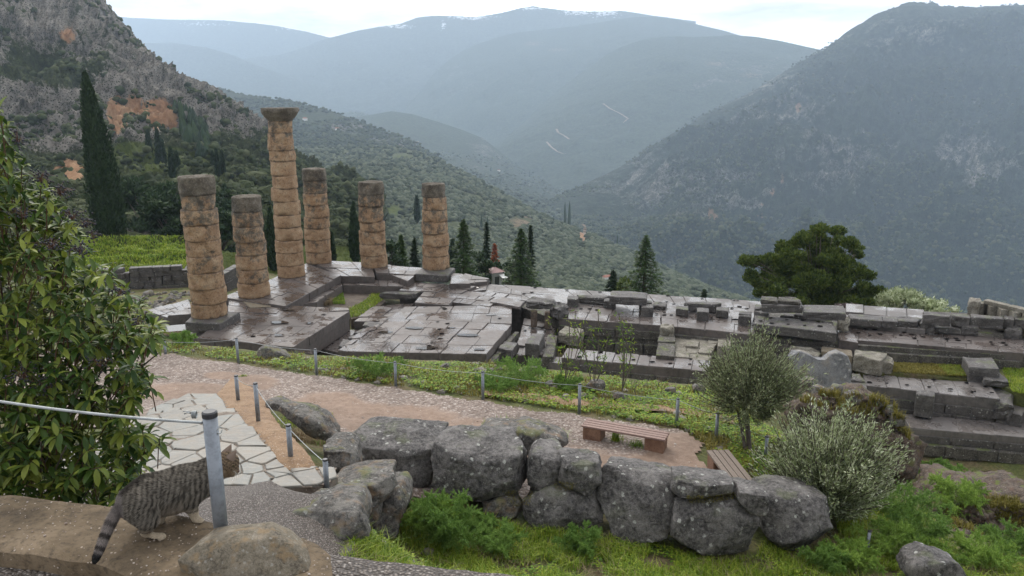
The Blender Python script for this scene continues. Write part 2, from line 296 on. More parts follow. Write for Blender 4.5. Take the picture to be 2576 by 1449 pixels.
# ---------------- near terrain ----------------
CP_=[(520,1250,6.3),(700,1225,6.2),(620,1320,6.4),(760,1300,6.3),(850,1262,6.1),(400,1250,6.3),(150,1250,6.3),(-200,1250,6.3),(-300,1050,4.6),(100,1050,4.5),(550,1100,5.0),(400,1100,5.0),(700,1130,5.3),(500,1000,3.55),(620,1010,3.7),
(800,1000,3.5),(1100,1040,3.5),(1400,1100,3.5),(1700,1130,3.5),(1740,1180,3.5),(1300,1180,3.55),(1000,1150,3.55),(900,1080,3.5),(600,930,3.5),(420,920,3.5),(1000,1000,3.5),(1450,1045,3.5),(380,1000,3.5),(200,1000,3.5),(-200,950,3.5),(1560,1200,3.5),(1850,1190,3.4),(760,1080,3.6),
(600,915,3.5),(797,946,3.5),(996,975,3.5),(1215,1008,3.5),(1457,1042,3.45),(1702,1070,3.4),(1801,1105,3.35),(416,893,3.5),(200,880,3.5),
(360,862,3.1),(500,868,3.1),(640,885,2.9),(850,897,2.6),(1050,905,2.4),(1215,912,2.3),(1450,935,1.9),(1600,955,1.7),(1760,968,1.5),(1900,1000,1.6),
(1890,1140,3.2),(1960,1110,3.0),(2060,1000,1.2),(2150,1010,.3),(2230,1060,-.8),(2260,1150,-1.5),(2150,1350,3.0),(2200,1400,3.0),(2100,1250,3.1),
(2250,1449,3.1),(2576,1449,2.2),(2200,1300,2.5),(2400,1320,1.2),(2576,1370,.4),(2420,1275,.2),(2576,1270,-.2),(2300,1210,-3.0),(2750,1449,1.8),(2250,1250,-.5),
(1288,1449,3.9),(1000,1449,4.1),(880,1430,4.4),(930,1370,4.3),(1050,1320,4.1),(1250,1310,3.8),(1500,1340,3.55),(1700,1430,3.4),(1900,1430,3.2),(2090,1410,3.1),(1288,1700,5.5),(2200,1750,5),(2800,1700,4),(860,1600,6),(1700,1600,4.6)]
CW=[(-4,1,6.6),(-8,4,6.5),(6,2,7),(16,2,6.5),(-12,10,6.2),(-22,14,5),(-30,24,3.5),(-28,38,-.6),(-22,40,-.6),(-17.6,40.3,-.95),(-14,39,-1.25),(-10,37.6,-1.4),(-4,36.5,-1.5),(1,35.8,-2.2),(5,35,-2.3),(9,34,-2.3),(-30,50,-1.5),(-20,50,-1.2),(-10,48,-1.6),(0,46,-2.3),(0,42,-2.3),(10,44,-2.3),(10,38,-2.4),(13,33.5,-2.9),(16,32.0,-4.2),(22,30,-4.3),(30,29,-4.2),(18,36.6,-2.7),(26,33,-2.6),(18,44,-2.4),(28,42,-2.3),(28,38,-2.3),(20,40,-2.2),(40,36,-2.3),(40,28,-4),
(-8,60,-3),(5,58,-5),(20,56,-7),(40,50,-7),(-25,62,-2.5),(-45,60,-2),(-45,40,.5),(-45,20,4),(10,75,-12),(-10,75,-7),(45,75,-14),(35,20,1),(35,8,4),(-30,75,-4),(-45,75,-3.5)]
_c=[]
for px,py,z in CP_: _c.append(onz(px,py,z))
_c=np.array([list(p) for p in _c]+[list(p) for p in CW],float)
_d=np.linalg.norm(_c[:,None,:2]-_c[None,:,:2],axis=2); _A=np.zeros((len(_c)+3,)*2); n_=len(_c); _A[:n_,:n_]=-_d-np.eye(n_)*.15; _A[:n_,n_:]=np.c_[np.ones(n_),_c[:,:2]]; _A[n_:,:n_]=_A[:n_,n_:].T
_w=np.linalg.solve(_A,np.r_[_c[:,2],0,0,0])
GX=np.arange(-46,46.01,.4); GY=np.arange(0,76,.4)
gx,gy=np.meshgrid(GX,GY); _q=np.c_[gx.ravel(),gy.ravel()]; GZ=np.zeros(len(_q))
for i in range(n_): GZ+=-_w[i]*np.hypot(_q[:,0]-_c[i,0],_q[:,1]-_c[i,1])
GZ=(GZ+_w[n_]+_q@_w[n_+1:]).reshape(gx.shape)
GZ+=.06*fbm(np.stack([gx*.7,gy*.7,gx*0],-1),3)
def hz(x,y):
    x=np.asarray(x,float); y=np.asarray(y,float); u=np.clip((x+46)/.4,0,len(GX)-1.001); v=np.clip(y/.4,0,len(GY)-1.001); i=u.astype(int); j=v.astype(int); a=u-i; b=v-j
    return (GZ[j,i]*(1-a)+GZ[j,i+1]*a)*(1-b)+(GZ[j+1,i]*(1-a)+GZ[j+1,i+1]*a)*b
def hit(px,py):
    """Where the photo's line of sight meets the near terrain."""
    r=ray(px,py); r=np.atleast_2d(r); D=np.full(len(r),3.0); out=np.full(len(r),np.nan)
    for s in np.arange(4.5,75,.08):
        p=CAM+r*s; below=(p[:,2]<hz(p[:,0],p[:,1]))&np.isnan(out); out[below]=s
    out=np.nan_to_num(out,nan=75.); P=CAM+r*out[:,None]; P[:,2]=hz(P[:,0],P[:,1]); return P
def grid_faces(nx,ny,mask=None):
    i=np.arange(nx-1);j=np.arange(ny-1); I,J=np.meshgrid(i,j); a=(J*nx+I).ravel(); f=np.stack([a,a+1,a+nx+1,a+nx],1)
    return f if mask is None else f[mask.ravel()]
xs=np.arange(-45.8,45.8,.2); ys=np.arange(.2,75.6,.2); X,Y=np.meshgrid(xs,ys); Z=hz(X,Y)+.05*fbm(np.stack([X*2.2,Y*2.2,X*0],-1),4)
mk('ground',np.stack([X,Y,Z],-1),grid_faces(len(xs),len(ys)),M['ground'],smooth=True,kind='structure')
def pip(x,y,poly):
    poly=np.asarray(poly)[:,:2]; ins=np.zeros(x.shape,bool); j=len(poly)-1
    for i in range(len(poly)):
        xi,yi=poly[i];xj,yj=poly[j]; c=((yi>y)!=(yj>y))&(x<(xj-xi)*(y-yi)/(yj-yi+1e-12)+xi); ins^=c; j=i
    return ins
def drape(name,polypx,mat,off,cell=.1,wob=.25,wf=2.,attr=None,**k):
    P=hit(*np.array(polypx,float).T) if len(polypx[0])==2 else np.array(polypx,float)
    x0,y0=P[:,:2].min(0)-.3; x1,y1=P[:,:2].max(0)+.3; xs=np.arange(x0,x1,cell); ys=np.arange(y0,y1,cell); X,Y=np.meshgrid(xs,ys)
    cx=(X[:-1,:-1]+cell/2); cyy=(Y[:-1,:-1]+cell/2); n=fbm(np.stack([cx*wf,cyy*wf,cx*0],-1),3); n2=fbm(np.stack([cx*wf,cyy*wf,cx*0+9],-1),3)
    m=pip(cx+n*wob,cyy+n2*wob,P); Z=hz(X,Y)+off+.012*fbm(np.stack([X*1.5,Y*1.5,X*0],-1),3)+.05*fbm(np.stack([X*2.2,Y*2.2,X*0],-1),4)
    V=np.stack([X,Y,Z],-1).reshape(-1,3); Fc=grid_faces(len(xs),len(ys),m); used=np.unique(Fc); mp_=np.zeros(len(V),int); mp_[used]=np.arange(len(used)); V=V[used]; Fc=mp_[Fc]
    at_={a:f(V) for a,f in attr.items()} if attr else None
    return mk(name,V,Fc,mat,smooth=True,attrs=at_,kind='structure',**k)
def dirtf(V):
    px,py,d=proj(V); pts=[(900,1045,170,40),(1000,1060,160,50),(1150,1090,130,40),(480,985,130,26),(640,960,60,22),(1300,1160,260,50),(1600,1180,260,45),(1700,1130,90,50),(820,1020,120,35),(560,945,60,12)]
    d_=0
    for a,b,c,e in pts: d_=np.maximum(d_,np.exp(-((px-a)/c)**2-((py-b)/e)**2))
    return d_*1.1
drape('gravel_path',[(-150,905),(250,880),(380,888),(440,897),(600,918),(800,950),(1000,982),(1215,1014),(1457,1052),(1560,1066),(1640,1074),(1725,1090),(1765,1120),(1750,1150),(1790,1185),(1870,1205),(1930,1230),(1900,1270),(1700,1270),(1300,1270),(1000,1250),(900,1230),(860,1130),(800,1075),(700,1012),(655,1020),(620,985),(560,1020),(480,1020),(380,1045),(250,1080),(0,1050),(-150,1000)],M['gravel'],.045,.1,.22,1.6,attr={'dirt':dirtf})
drape('fine_gravel_yard',[(-12.5,6.2,0),(0.2,6.2,0),(-.6,10.5,0),tuple(hit(845,1255)[0]),tuple(hit(800,1222)[0]),tuple(hit(700,1222)[0]),tuple(hit(600,1228)[0]),tuple(hit(480,1235)[0]),tuple(hit(300,1235)[0]),tuple(hit(0,1235)[0])],M['finegravel'],.03,.1,.1)
# ---------------- far terrain ----------------
def mtn(name,sc,rockc,scrub,rockamt=.5,trees=1.,soft=0.,ogm=1.):
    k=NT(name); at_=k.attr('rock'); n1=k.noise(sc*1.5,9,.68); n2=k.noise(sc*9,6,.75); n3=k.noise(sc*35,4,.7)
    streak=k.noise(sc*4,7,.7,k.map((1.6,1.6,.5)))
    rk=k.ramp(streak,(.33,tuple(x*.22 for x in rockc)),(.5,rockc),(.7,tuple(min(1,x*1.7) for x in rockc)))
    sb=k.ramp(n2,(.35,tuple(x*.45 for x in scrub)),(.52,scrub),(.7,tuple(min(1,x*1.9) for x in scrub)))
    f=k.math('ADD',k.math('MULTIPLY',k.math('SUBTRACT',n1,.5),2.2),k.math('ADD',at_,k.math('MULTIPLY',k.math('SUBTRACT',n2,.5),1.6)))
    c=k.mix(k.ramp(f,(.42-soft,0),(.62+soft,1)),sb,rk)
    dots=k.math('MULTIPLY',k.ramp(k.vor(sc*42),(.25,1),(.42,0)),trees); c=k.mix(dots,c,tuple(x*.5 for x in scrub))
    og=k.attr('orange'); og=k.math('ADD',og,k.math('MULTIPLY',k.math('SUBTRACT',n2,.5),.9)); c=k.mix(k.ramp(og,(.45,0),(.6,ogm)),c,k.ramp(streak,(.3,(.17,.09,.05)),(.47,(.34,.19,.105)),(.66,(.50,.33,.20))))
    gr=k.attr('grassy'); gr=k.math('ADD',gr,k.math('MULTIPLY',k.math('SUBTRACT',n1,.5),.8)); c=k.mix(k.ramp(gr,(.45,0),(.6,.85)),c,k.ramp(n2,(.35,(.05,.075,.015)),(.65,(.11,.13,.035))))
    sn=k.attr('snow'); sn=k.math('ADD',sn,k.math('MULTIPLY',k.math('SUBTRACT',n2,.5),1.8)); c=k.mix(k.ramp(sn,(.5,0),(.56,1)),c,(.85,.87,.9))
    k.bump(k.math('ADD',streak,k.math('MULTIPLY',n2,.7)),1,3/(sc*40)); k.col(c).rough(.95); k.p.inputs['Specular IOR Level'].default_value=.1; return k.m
def interp_row(row,s):
    r=np.array(row,float); t=np.linspace(0,1,len(r)) if 0 else None
    L=np.r_[0,np.cumsum(np.hypot(np.diff(r[:,0]),np.diff(r[:,1])))]; L/=L[-1]
    return np.stack([np.interp(s,L,r[:,k]) for k in range(r.shape[1])],-1)
def loft(name,rows,nx,ny,mat,amp,sc,masks=None,ridge=.5,crestamp=.25,scaleD=0,crag=None,fade=None,**k):
    """rows of (col,row,distance) of the land's own crest lines and foot lines, far to near; becomes a displaced height sheet"""
    s=np.linspace(0,1,nx); R=np.stack([interp_row(r,s) for r in rows]); m=len(rows); t=np.linspace(0,m-1,ny); i=np.clip(t.astype(int),0,m-2); f=(t-i)[:,None,None]
    G=R[i]*(1-f)+R[i+1]*f; P=at(G[...,0],G[...,1],G[...,2])
    du=np.gradient(P,axis=1); dv=np.gradient(P,axis=0); N=np.cross(du,dv); N/=np.linalg.norm(N,axis=2)[...,None]+1e-9; N*=np.sign(N[...,2:3]+1e-9)
    A=amp*fbm(P*sc,6,.55)*(1-ridge)+amp*ridge*fbm(P*sc*np.array([1,1,.6]),6,.55,True); 
    w=np.where(t<1,t*0+crestamp,1); w=np.clip(crestamp+(1-crestamp)*np.abs(t-1)*1.3,0,1)[:,None,None]
    if crag: A=A+crag[0]*fbm(P*np.array([crag[1],crag[1],crag[1]*.28]),6,.62,True)-crag[0]*.38
    if fade: A=A*np.clip((s-fade[0])/fade[1],.08,1)[None,:]
    if scaleD: A=A*np.clip(G[...,2]/scaleD,0.03,1.2)
    P=P+N*(A[...,None]*w[...,:1]); V=P.reshape(-1,3); at_={}
    px,py,_=proj(V)
    for a in ('rock','orange','grassy','snow'):
        at_[a]=masks[a](px,py,V) if masks and a in masks else np.zeros(len(V))
    return mk(name,V,grid_faces(nx,ny),mat,smooth=True,attrs=at_,kind='structure',**k),P
def blob(px,py,*L):
    d=0
    for a,b,c,e in L: d=np.maximum(d,np.exp(-((px-a)/c)**2-((py-b)/e)**2))
    return d
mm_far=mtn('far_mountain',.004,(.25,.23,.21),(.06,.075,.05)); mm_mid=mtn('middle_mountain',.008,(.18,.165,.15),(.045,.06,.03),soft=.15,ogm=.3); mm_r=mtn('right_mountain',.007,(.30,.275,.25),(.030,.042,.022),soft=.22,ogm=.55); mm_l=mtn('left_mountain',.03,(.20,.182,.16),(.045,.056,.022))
mm_o=mtn('grove_floor',.02,(.20,.15,.10),(.09,.105,.05),trees=.3)
# left cliff mountain and its grassy foot
crest=[(-500,-420,560),(-200,-380,600),(60,-250,620),(180,-90,620),(245,0,610),(275,40,600),(300,72,590),(370,150,570),(430,190,560),(480,207,550),(520,222,545),(560,262,535),(600,302,525),(640,325,515),(672,350,505),(690,385,495),(720,420,470),(800,470,440),(950,520,400)]
back=[(a,b+90,c*1.35) for a,b,c in crest]
low1=[(-500,60,400),(-200,60,400),(60,90,400),(180,130,400),(270,170,400),(400,240,400),(500,300,400),(600,350,395),(700,420,380),(800,480,360),(950,540,330)]
low2=[(-500,240,330),(-200,240,330),(60,260,330),(180,270,330),(300,275,330),(400,300,330),(500,370,320),(600,410,310),(700,450,300),(820,510,290),(950,560,280)]
low3=[(-500,330,300),(0,345,300),(200,350,300),(300,352,300),(440,365,290),(560,430,270),(700,500,250),(950,590,240)]
low4=[(-500,430,230),(0,450,230),(300,450,225),(500,465,215),(700,530,205),(950,620,200)]
low5=[(-500,540,140),(0,550,140),(300,560,135),(500,570,130),(700,610,135),(950,680,150)]
low6=[(-500,640,85),(0,640,85),(300,640,82),(480,650,84),(650,680,92),(950,720,110)]
low7=[(-500,720,62),(0,720,62),(300,720,60),(480,720,60),(650,740,62),(950,760,70)]
lm,LP=loft('left_mountain',[back,crest,low1,low2,low3,low4,low5,low6,low7,[(-500,900,40),(950,900,45)]],420,480,mm_l,13,.02,
 {'rock':lambda x,y,V:np.clip((430-y)/160,-.6,.75)+.35*blob(x,y,(150,330,160,60),(480,260,90,50),(350,230,120,50))-.6*blob(x,y,(130,170,150,60),(330,420,140,60),(620,420,90,60)),
  'orange':lambda x,y,V:1.0*blob(x,y,(295,295,28,42),(335,265,30,20),(400,290,38,36),(432,300,16,28),(385,270,20,14),(178,430,32,28),(150,438,14,16),(292,268,24,22))+.5*blob(x,y,(170,90,22,20),(690,330,12,30))+.30*blob(x,y,(370,265,130,60),(170,425,80,40),(170,80,120,70)),
  'grassy':lambda x,y,V:.9*blob(x,y,(400,400,160,45),(330,380,70,30))+np.clip((y-600)/40,0,1)*1.0},ridge=.6,crestamp=.35,scaleD=380,crag=(19,.04))
# road piece on its foot
lroad=hpts=[at(a,b,c) for a,b,c in ((560,472,206),(610,465,205),(640,458,203),(672,447,205),(700,445,206),(740,452,208))]
# olive hillside
ocrest=[(430,440,900),(560,415,1050),(740,376,1250),(850,371,1350),(960,368,1350),(1010,372,1300),(1060,386,1250),(1110,405,1180),(1150,427,1120),(1250,480,1000),(1350,540,900),(1500,600,820),(1600,640,760),(1700,690,700),(1800,732,660),(1900,768,620),(2050,815,580),(2800,960,520)]
oback=[(a,b+70,c*1.25) for a,b,c in ocrest]
om1=[(430,490,600),(740,425,850),(960,430,900),(1150,490,800),(1350,600,650),(1600,690,560),(1900,800,480),(2800,1000,420)]
om2=[(430,560,420),(740,500,560),(960,510,600),(1150,580,560),(1350,670,500),(1600,740,440),(1900,840,400),(2800,1040,360)]
om3=[(430,700,300),(740,620,360),(960,640,380),(1150,690,380),(1350,740,360),(1600,800,340),(1900,880,330),(2800,1100,300)]
om4=[(430,900,200),(960,900,220),(1600,950,230),(2800,1200,220)]
oh,OP=loft('olive_hillside',[oback,ocrest,om1,om2,om3,om4],420,300,mm_o,9,.006,{'rock':lambda x,y,V:-.25+.9*blob(x,y,(1310,560,60,22),(1470,590,28,20),(1400,640,40,18),(900,545,60,20)),
  'orange':lambda x,y,V:1.0*blob(x,y,(1465,592,9,22),(1478,575,6,10),(1530,705,26,6),(1445,600,5,5),(1500,710,6,10)),'grassy':lambda x,y,V:.8*blob(x,y,(990,530,28,20),(1010,395,40,6),(860,540,30,30))},ridge=.3,crestamp=.15)
# second spur, foothill, valley floor
loft('village_spur',[[(480,260,2500),(640,285,2500),(850,330,2400),(1100,440,2200)],[(480,205,1950),(555,226,1950),(600,236,1940),(640,244,1930),(700,252,1920),(760,262,1900),(850,287,1850),(900,303,1820),(950,325,1800),(1000,343,1780),(1040,358,1760),(1065,378,1740),(1120,400,1700)],[(480,330,1500),(700,340,1500),(950,395,1480),(1120,430,1450)],[(480,470,1250),(800,470,1300),(1120,520,1300)]],260,120,mm_mid,30,.004,
 {'rock':lambda x,y,V:-.1+.9*blob(x,y,(1010,362,60,12),(960,350,40,10),(880,320,60,12)),'orange':lambda x,y,V:.75*blob(x,y,(1000,366,34,7),(960,360,25,8)),'grassy':lambda x,y,V:.5*blob(x,y,(800,310,60,15),(850,335,40,10))},ridge=.4,crestamp=.12)
loft('foothills',[[(850,350,4200),(1320,450,4200)],[(820,310,3500),(880,300,3450),(930,289,3400),(985,279,3350),(1040,287,3300),(1100,305,3250),(1160,325,3200),(1215,348,3150),(1265,388,3050),(1310,425,3000)],[(820,380,2700),(1010,400,2600),(1320,480,2500)]],200,90,mm_mid,45,.002,{'rock':lambda x,y,V:-.1+.6*blob(x,y,(1210,375,40,25))},ridge=.5,crestamp=.1)
loft('valley_floor',[[(400,290,4600),(900,285,4600),(1300,420,4200),(1700,560,3600),(2400,700,2600)],[(400,300,3900),(860,298,3900),(1000,320,3500),(1250,385,3100),(1330,440,2900),(1450,500,2500),(1560,570,2200),(1700,640,1900),(2400,900,1500)],[(400,440,1900),(900,420,2000),(1150,440,1900),(1350,520,1700),(1550,610,1450),(1750,710,1300),(2400,980,1200)],[(400,560,1300),(900,520,1400),(1150,560,1300),(1550,720,1100),(2400,1100,1000)]],300,160,mm_mid,26,.003,
 {'rock':lambda x,y,V:-.2+.5*blob(x,y,(1200,420,120,20)),'orange':lambda x,y,V:.5*blob(x,y,(1250,425,40,5))},ridge=.3,crestamp=.15)
# right mountain
rcrest=[(1380,505,1900),(1440,478,2000),(1500,450,2080),(1560,420,2150),(1620,388,2220),(1700,335,2300),(1780,295,2380),(1850,262,2450),(1920,222,2500),(2000,172,2560),(2075,126,2600),(2120,95,2620),(2160,71,2630),(2200,45,2640),(2225,32,2640),(2262,20,2640),(2300,17,2640),(2340,23,2640),(2400,29,2640),(2480,24,2640),(2560,22,2640),(2700,20,2640),(3300,40,2640)]
rback=[(a+40,b+60,c*1.4) for a,b,c in rcrest]
r1=[(1380,530,1750),(1560,490,1850),(1800,400,2000),(2100,260,2250),(2300,180,2300),(2560,150,2300),(3300,160,2250)]
r2=[(1380,560,1600),(1600,540,1620),(1800,500,1700),(2000,430,1750),(2300,380,1850),(2560,340,1850),(3300,330,1800)]
r3=[(1380,600,1450),(1650,600,1350),(1850,640,1350),(2000,640,1450),(2300,600,1450),(2560,560,1450),(3300,550,1400)]
r4=[(1380,680,1300),(1650,700,1200),(1900,760,1150),(2300,800,1100),(2560,800,1100),(3300,800,1050)]
r5=[(1380,800,1100),(1900,950,950),(2560,1000,900),(3300,1000,900)]
loft('right_mountain',[rback,rcrest,r1,r2,r3,r4,r5],520,420,mm_r,95,.0028,
 {'rock':lambda x,y,V:-.22+.62*blob(x,y,(1700,470,260,90),(1990,290,180,70),(2120,400,160,90),(2300,90,160,60),(2440,400,120,120),(1900,200,160,60))-.5*blob(x,y,(2200,640,330,110),(2250,230,120,60))+.3*blob(x,y,(1960,430,14,60),(1930,480,20,25),(1900,520,30,14)),
  'orange':lambda x,y,V:.95*blob(x,y,(1793,545,16,12),(1787,530,10,10),(2008,270,9,16),(2290,248,16,4))+.62*blob(x,y,(1968,450,9,30),(1945,485,14,18),(1918,515,20,10),(1900,545,50,9)),},ridge=.7,crestamp=.10,crag=(110,.006),fade=(.02,.2))
m3=[(1150,400,3900),(1220,382,3950),(1270,352,4000),(1300,325,4050),(1330,298,4100),(1365,262,4150),(1400,233,4200),(1450,192,4250),(1500,157,4300),(1530,135,4300),(1560,120,4300),(1620,100,4300),(1660,94,4300),(1700,92,4300),(1760,94,4300),(1840,88,4300),(1900,92,4300),(1960,102,4250),(2020,115,4200),(2075,127,4200),(2150,150,4100),(2400,200,4000)]
loft('middle_mountain',[[(a+30,b+40,c*1.3) for a,b,c in m3],m3,[(1150,440,3300),(1400,330,3500),(1700,200,3600),(2000,200,3600),(2400,260,3500)],[(1150,500,2800),(1400,480,2800),(1800,420,2800),(2400,420,2800)],[(1150,620,2200),(2400,700,2200)]],320,200,mm_mid,85,.002,
 {'rock':lambda x,y,V:-.15+.5*blob(x,y,(1900,170,160,30),(1800,215,100,25)),'orange':lambda x,y,V:.55*blob(x,y,(1800,160,60,18),(1890,190,60,14))},ridge=.5,crestamp=.08)
m4=[(920,345,5000),(975,312,5100),(1010,288,5200),(1035,258,5250),(1060,228,5300),(1085,195,5300),(1108,170,5350),(1130,150,5400),(1160,130,5450),(1200,112,5500),(1250,95,5500),(1300,82,5500),(1380,73,5500),(1450,65,5500),(1520,55,5500),(1580,45,5500),(1640,42,5500),(1700,49,5500),(1770,66,5500),(1830,80,5500),(1880,95,5500),(2000,130,5500)]
loft('wide_mountain',[[(a+20,b+40,c*1.3) for a,b,c in m4],m4,[(920,370,4600),(1100,300,4700),(1300,190,4800),(1600,130,4900),(2000,180,4900)],[(920,420,3900),(1200,420,3900),(1500,300,4300),(2000,300,4300)],[(920,520,3300),(2000,520,3300)]],300,160,mm_mid,95,.0016,{'rock':lambda x,y,V:-.15+.4*blob(x,y,(1150,200,60,50)),'orange':lambda x,y,V:.55*blob(x,y,(1340,110,50,14),(1400,125,60,10))},ridge=.5,crestamp=.08)
m8=[(830,320,6000),(880,280,6000),(915,240,6000),(945,212,6000),(970,192,6000),(1000,179,6000),(1020,179,6000),(1050,195,6000),(1085,232,6000),(1130,275,6000)]
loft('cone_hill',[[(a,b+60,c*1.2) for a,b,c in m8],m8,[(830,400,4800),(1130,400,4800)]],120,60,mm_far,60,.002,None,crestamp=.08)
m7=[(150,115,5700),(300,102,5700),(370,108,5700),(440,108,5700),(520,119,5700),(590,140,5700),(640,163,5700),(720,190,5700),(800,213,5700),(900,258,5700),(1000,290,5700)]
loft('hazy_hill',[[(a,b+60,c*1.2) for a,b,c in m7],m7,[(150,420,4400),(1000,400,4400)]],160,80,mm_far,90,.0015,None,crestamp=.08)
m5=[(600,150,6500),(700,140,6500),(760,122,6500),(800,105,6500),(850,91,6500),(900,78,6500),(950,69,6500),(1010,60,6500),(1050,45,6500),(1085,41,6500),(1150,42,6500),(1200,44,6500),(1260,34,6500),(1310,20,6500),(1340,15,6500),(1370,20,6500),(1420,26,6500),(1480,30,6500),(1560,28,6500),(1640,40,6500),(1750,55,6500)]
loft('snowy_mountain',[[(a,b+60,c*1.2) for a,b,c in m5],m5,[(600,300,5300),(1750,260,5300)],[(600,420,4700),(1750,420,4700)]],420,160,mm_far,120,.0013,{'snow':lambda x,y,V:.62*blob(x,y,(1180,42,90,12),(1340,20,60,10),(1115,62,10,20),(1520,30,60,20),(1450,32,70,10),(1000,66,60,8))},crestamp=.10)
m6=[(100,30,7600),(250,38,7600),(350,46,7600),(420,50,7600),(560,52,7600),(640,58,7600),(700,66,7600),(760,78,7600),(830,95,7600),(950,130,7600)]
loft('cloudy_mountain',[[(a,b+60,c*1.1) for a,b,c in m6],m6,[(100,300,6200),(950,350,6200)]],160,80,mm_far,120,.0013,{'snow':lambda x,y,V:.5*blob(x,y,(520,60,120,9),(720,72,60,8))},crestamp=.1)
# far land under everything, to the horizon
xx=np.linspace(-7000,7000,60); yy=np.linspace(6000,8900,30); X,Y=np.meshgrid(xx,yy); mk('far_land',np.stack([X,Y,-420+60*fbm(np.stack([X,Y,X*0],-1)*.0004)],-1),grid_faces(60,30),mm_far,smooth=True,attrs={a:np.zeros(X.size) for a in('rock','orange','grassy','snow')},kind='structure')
# ---------------- far roads and tracks ----------------
def surf_at(P,px,py):
    """nearest vertex of a lofted sheet seen at (px,py)"""
    a,b,_=proj(P.reshape(-1,3)); i=np.argmin((a-px)**2+(b-py)**2); return P.reshape(-1,3)[i]
def ribbon(name,pts,w,mat,up=.8,**k):
    pts=np.array(pts); T=np.gradient(pts,axis=0); S=np.stack([T[:,1],-T[:,0],T[:,2]*0],1); S/=np.linalg.norm(S,axis=1)[:,None]+1e-9
    V=np.concatenate([pts+S*w/2+[0,0,up],pts-S*w/2+[0,0,up]]); n=len(pts)
    mk(name,V,[(i,i+1,n+i+1,n+i) for i in range(n-1)],mat,kind='structure',**k)
M['road']=soil('pale_road',(.42,.40,.38),(.5,.48,.46),(.56,.54,.52),0,.1); M['track']=soil('dirt_track',(.19,.13,.10),(.25,.19,.14),(.3,.24,.19),0,.1)
# ---------------- temple foundation ----------------
def P2(f,pts,z): 
    a=np.array([f(*p) for p in pts]); return onz(a[:,0],a[:,1],z)[:,:2]
temple=empty('temple_foundation',(0,46,-2.3),'wide ruined temple foundation of wet dark paving and low walls below the path','ruin')
def bil(q,u,v): return (q[0]*(1-u)+q[1]*u)*(1-v)+(q[3]*(1-u)+q[2]*u)*v
def pave(name,q,z,nu,nv,mat,thick=.35,gap=.012,jit=.018,stag=.0,dz=.02,holes=0,parent=temple,base=None,**k):
    """a floor of cut slabs laid over the four-cornered patch q (u along q0-q1, v along q0-q3)"""
    q=np.asarray(q); mb=MB(); vs=np.linspace(0,1,nv+1); 
    for j in range(nv):
        us=np.linspace(0,1,nu+1); us[1:-1]+=RNG.uniform(-.28,.28,nu-1)/nu
        for i in range(nu):
            c=[bil(q,us[i],vs[j]),bil(q,us[i+1],vs[j]),bil(q,us[i+1],vs[j+1]),bil(q,us[i],vs[j+1])]; c=np.array(c); m=c.mean(0); L=np.linalg.norm(c-m,axis=1)[:,None]; c=m+(c-m)*(1-gap*1.6/L)
            mb.stone(ccw(c),z+RNG.normal(0,dz),z-thick,.022,jit)
    if base is not None:
        c=q.mean(0); mb.stone(ccw(c+(q-c)*.985),z-.06,base,.02)
    o=mb.build(name,mat,parent,**k); return o
def disc(mb,c,r,z,sq=1.,ang=0,n=12):
    th=np.arange(n)*2*np.pi/n; rr=r*(1+.25*RNG.normal(0,1,n)*.5); x=rr*np.cos(th); y=rr*sq*np.sin(th); ca,sa=math.cos(ang),math.sin(ang)
    V=np.c_[c[0]+x*ca-y*sa,c[1]+x*sa+y*ca,np.full(n,z)]; mb.add(V,[tuple(range(n))])
def masonry(name,line,thick,zb,zt,nc,L,mat,parent=temple,jit=.02,inset=0.,prof=None,**k):
    """courses of blocks along a polyline (front face); thickness goes to the left of its direction"""
    mb=MB(); line=np.asarray(line,float)[:,:2]; hs=np.linspace(zb,zt,nc+1)
    for a,b in zip(line[:-1],line[1:]):
        d=b-a; Ln=np.linalg.norm(d); d/=Ln; nrm=np.array([-d[1],d[0]])
        for c in range(nc):
            x=-RNG.uniform(0,.4)*L*0; 
            while x<Ln-.05:
                w=min(L*RNG.uniform(.7,1.35),Ln-x); 
                if Ln-x-w<.3*L: w=Ln-x
                if prof is None or hs[c]<prof((x+w/2)/Ln):
                    o=RNG.normal(0,jit)+ (nc-1-c)*-inset
                    p0=a+d*(x+.008)+nrm*o; p1=a+d*(x+w-.008)+nrm*o
                    mb.stone(ccw(np.array([p0,p1,p1+nrm*(thick-o),p0+nrm*(thick-o)])),hs[c+1]-.006,hs[c]+.004,.025,jit*.5)
                x+=w
    return mb.build(name,mat,parent,**k)
_q=lambda f,pts,z:P2(f,pts,z)
# --- stylobate under the back columns (z=0), joined L-shape, one patch each
S1=_q(cA,[(598,392),(1000,440),(1382,228),(1150,150)],0.0); S1[3]=_q(cA,[(1135,140)],0)[0]; S1[0]=_q(cA,[(560,372)],0)[0]
mid=_q(cA,[(905,236)],0)[0]
pave('stylobate_paving',np.array([S1[0],S1[1],_q(cA,[(1170,345)],0)[0],_q(cA,[(900,250)],0)[0]]),0.0,3,4,M['pave'],.42,base=-1.0)
pave('stylobate_paving',np.array([_q(cA,[(900,250)],0)[0],_q(cA,[(1170,345)],0)[0],_q(cA,[(1390,226)],0)[0],_q(cA,[(1150,138)],0)[0]]),0.003,3,4,M['pave'],.42,base=-1.0)
pave('stylobate_paving',_q(cA,[(1392,224),(1625,232),(1600,135),(1152,118)],0.0)[[0,1,2,3]],-.002,3,2,M['pave'],.42,base=-1.0)
pave('stylobate_paving',_q(cA,[(1632,205),(1900,222),(1960,168),(1605,137)],0.0),-.01,3,2,M['pave'],.42,base=-1.0)
pave('stylobate_paving',_q(cA,[(1725,208),(1850,262),(1897,226),(1880,196)],-.02),-.03,2,1,M['pave'],.42,base=-1.0)
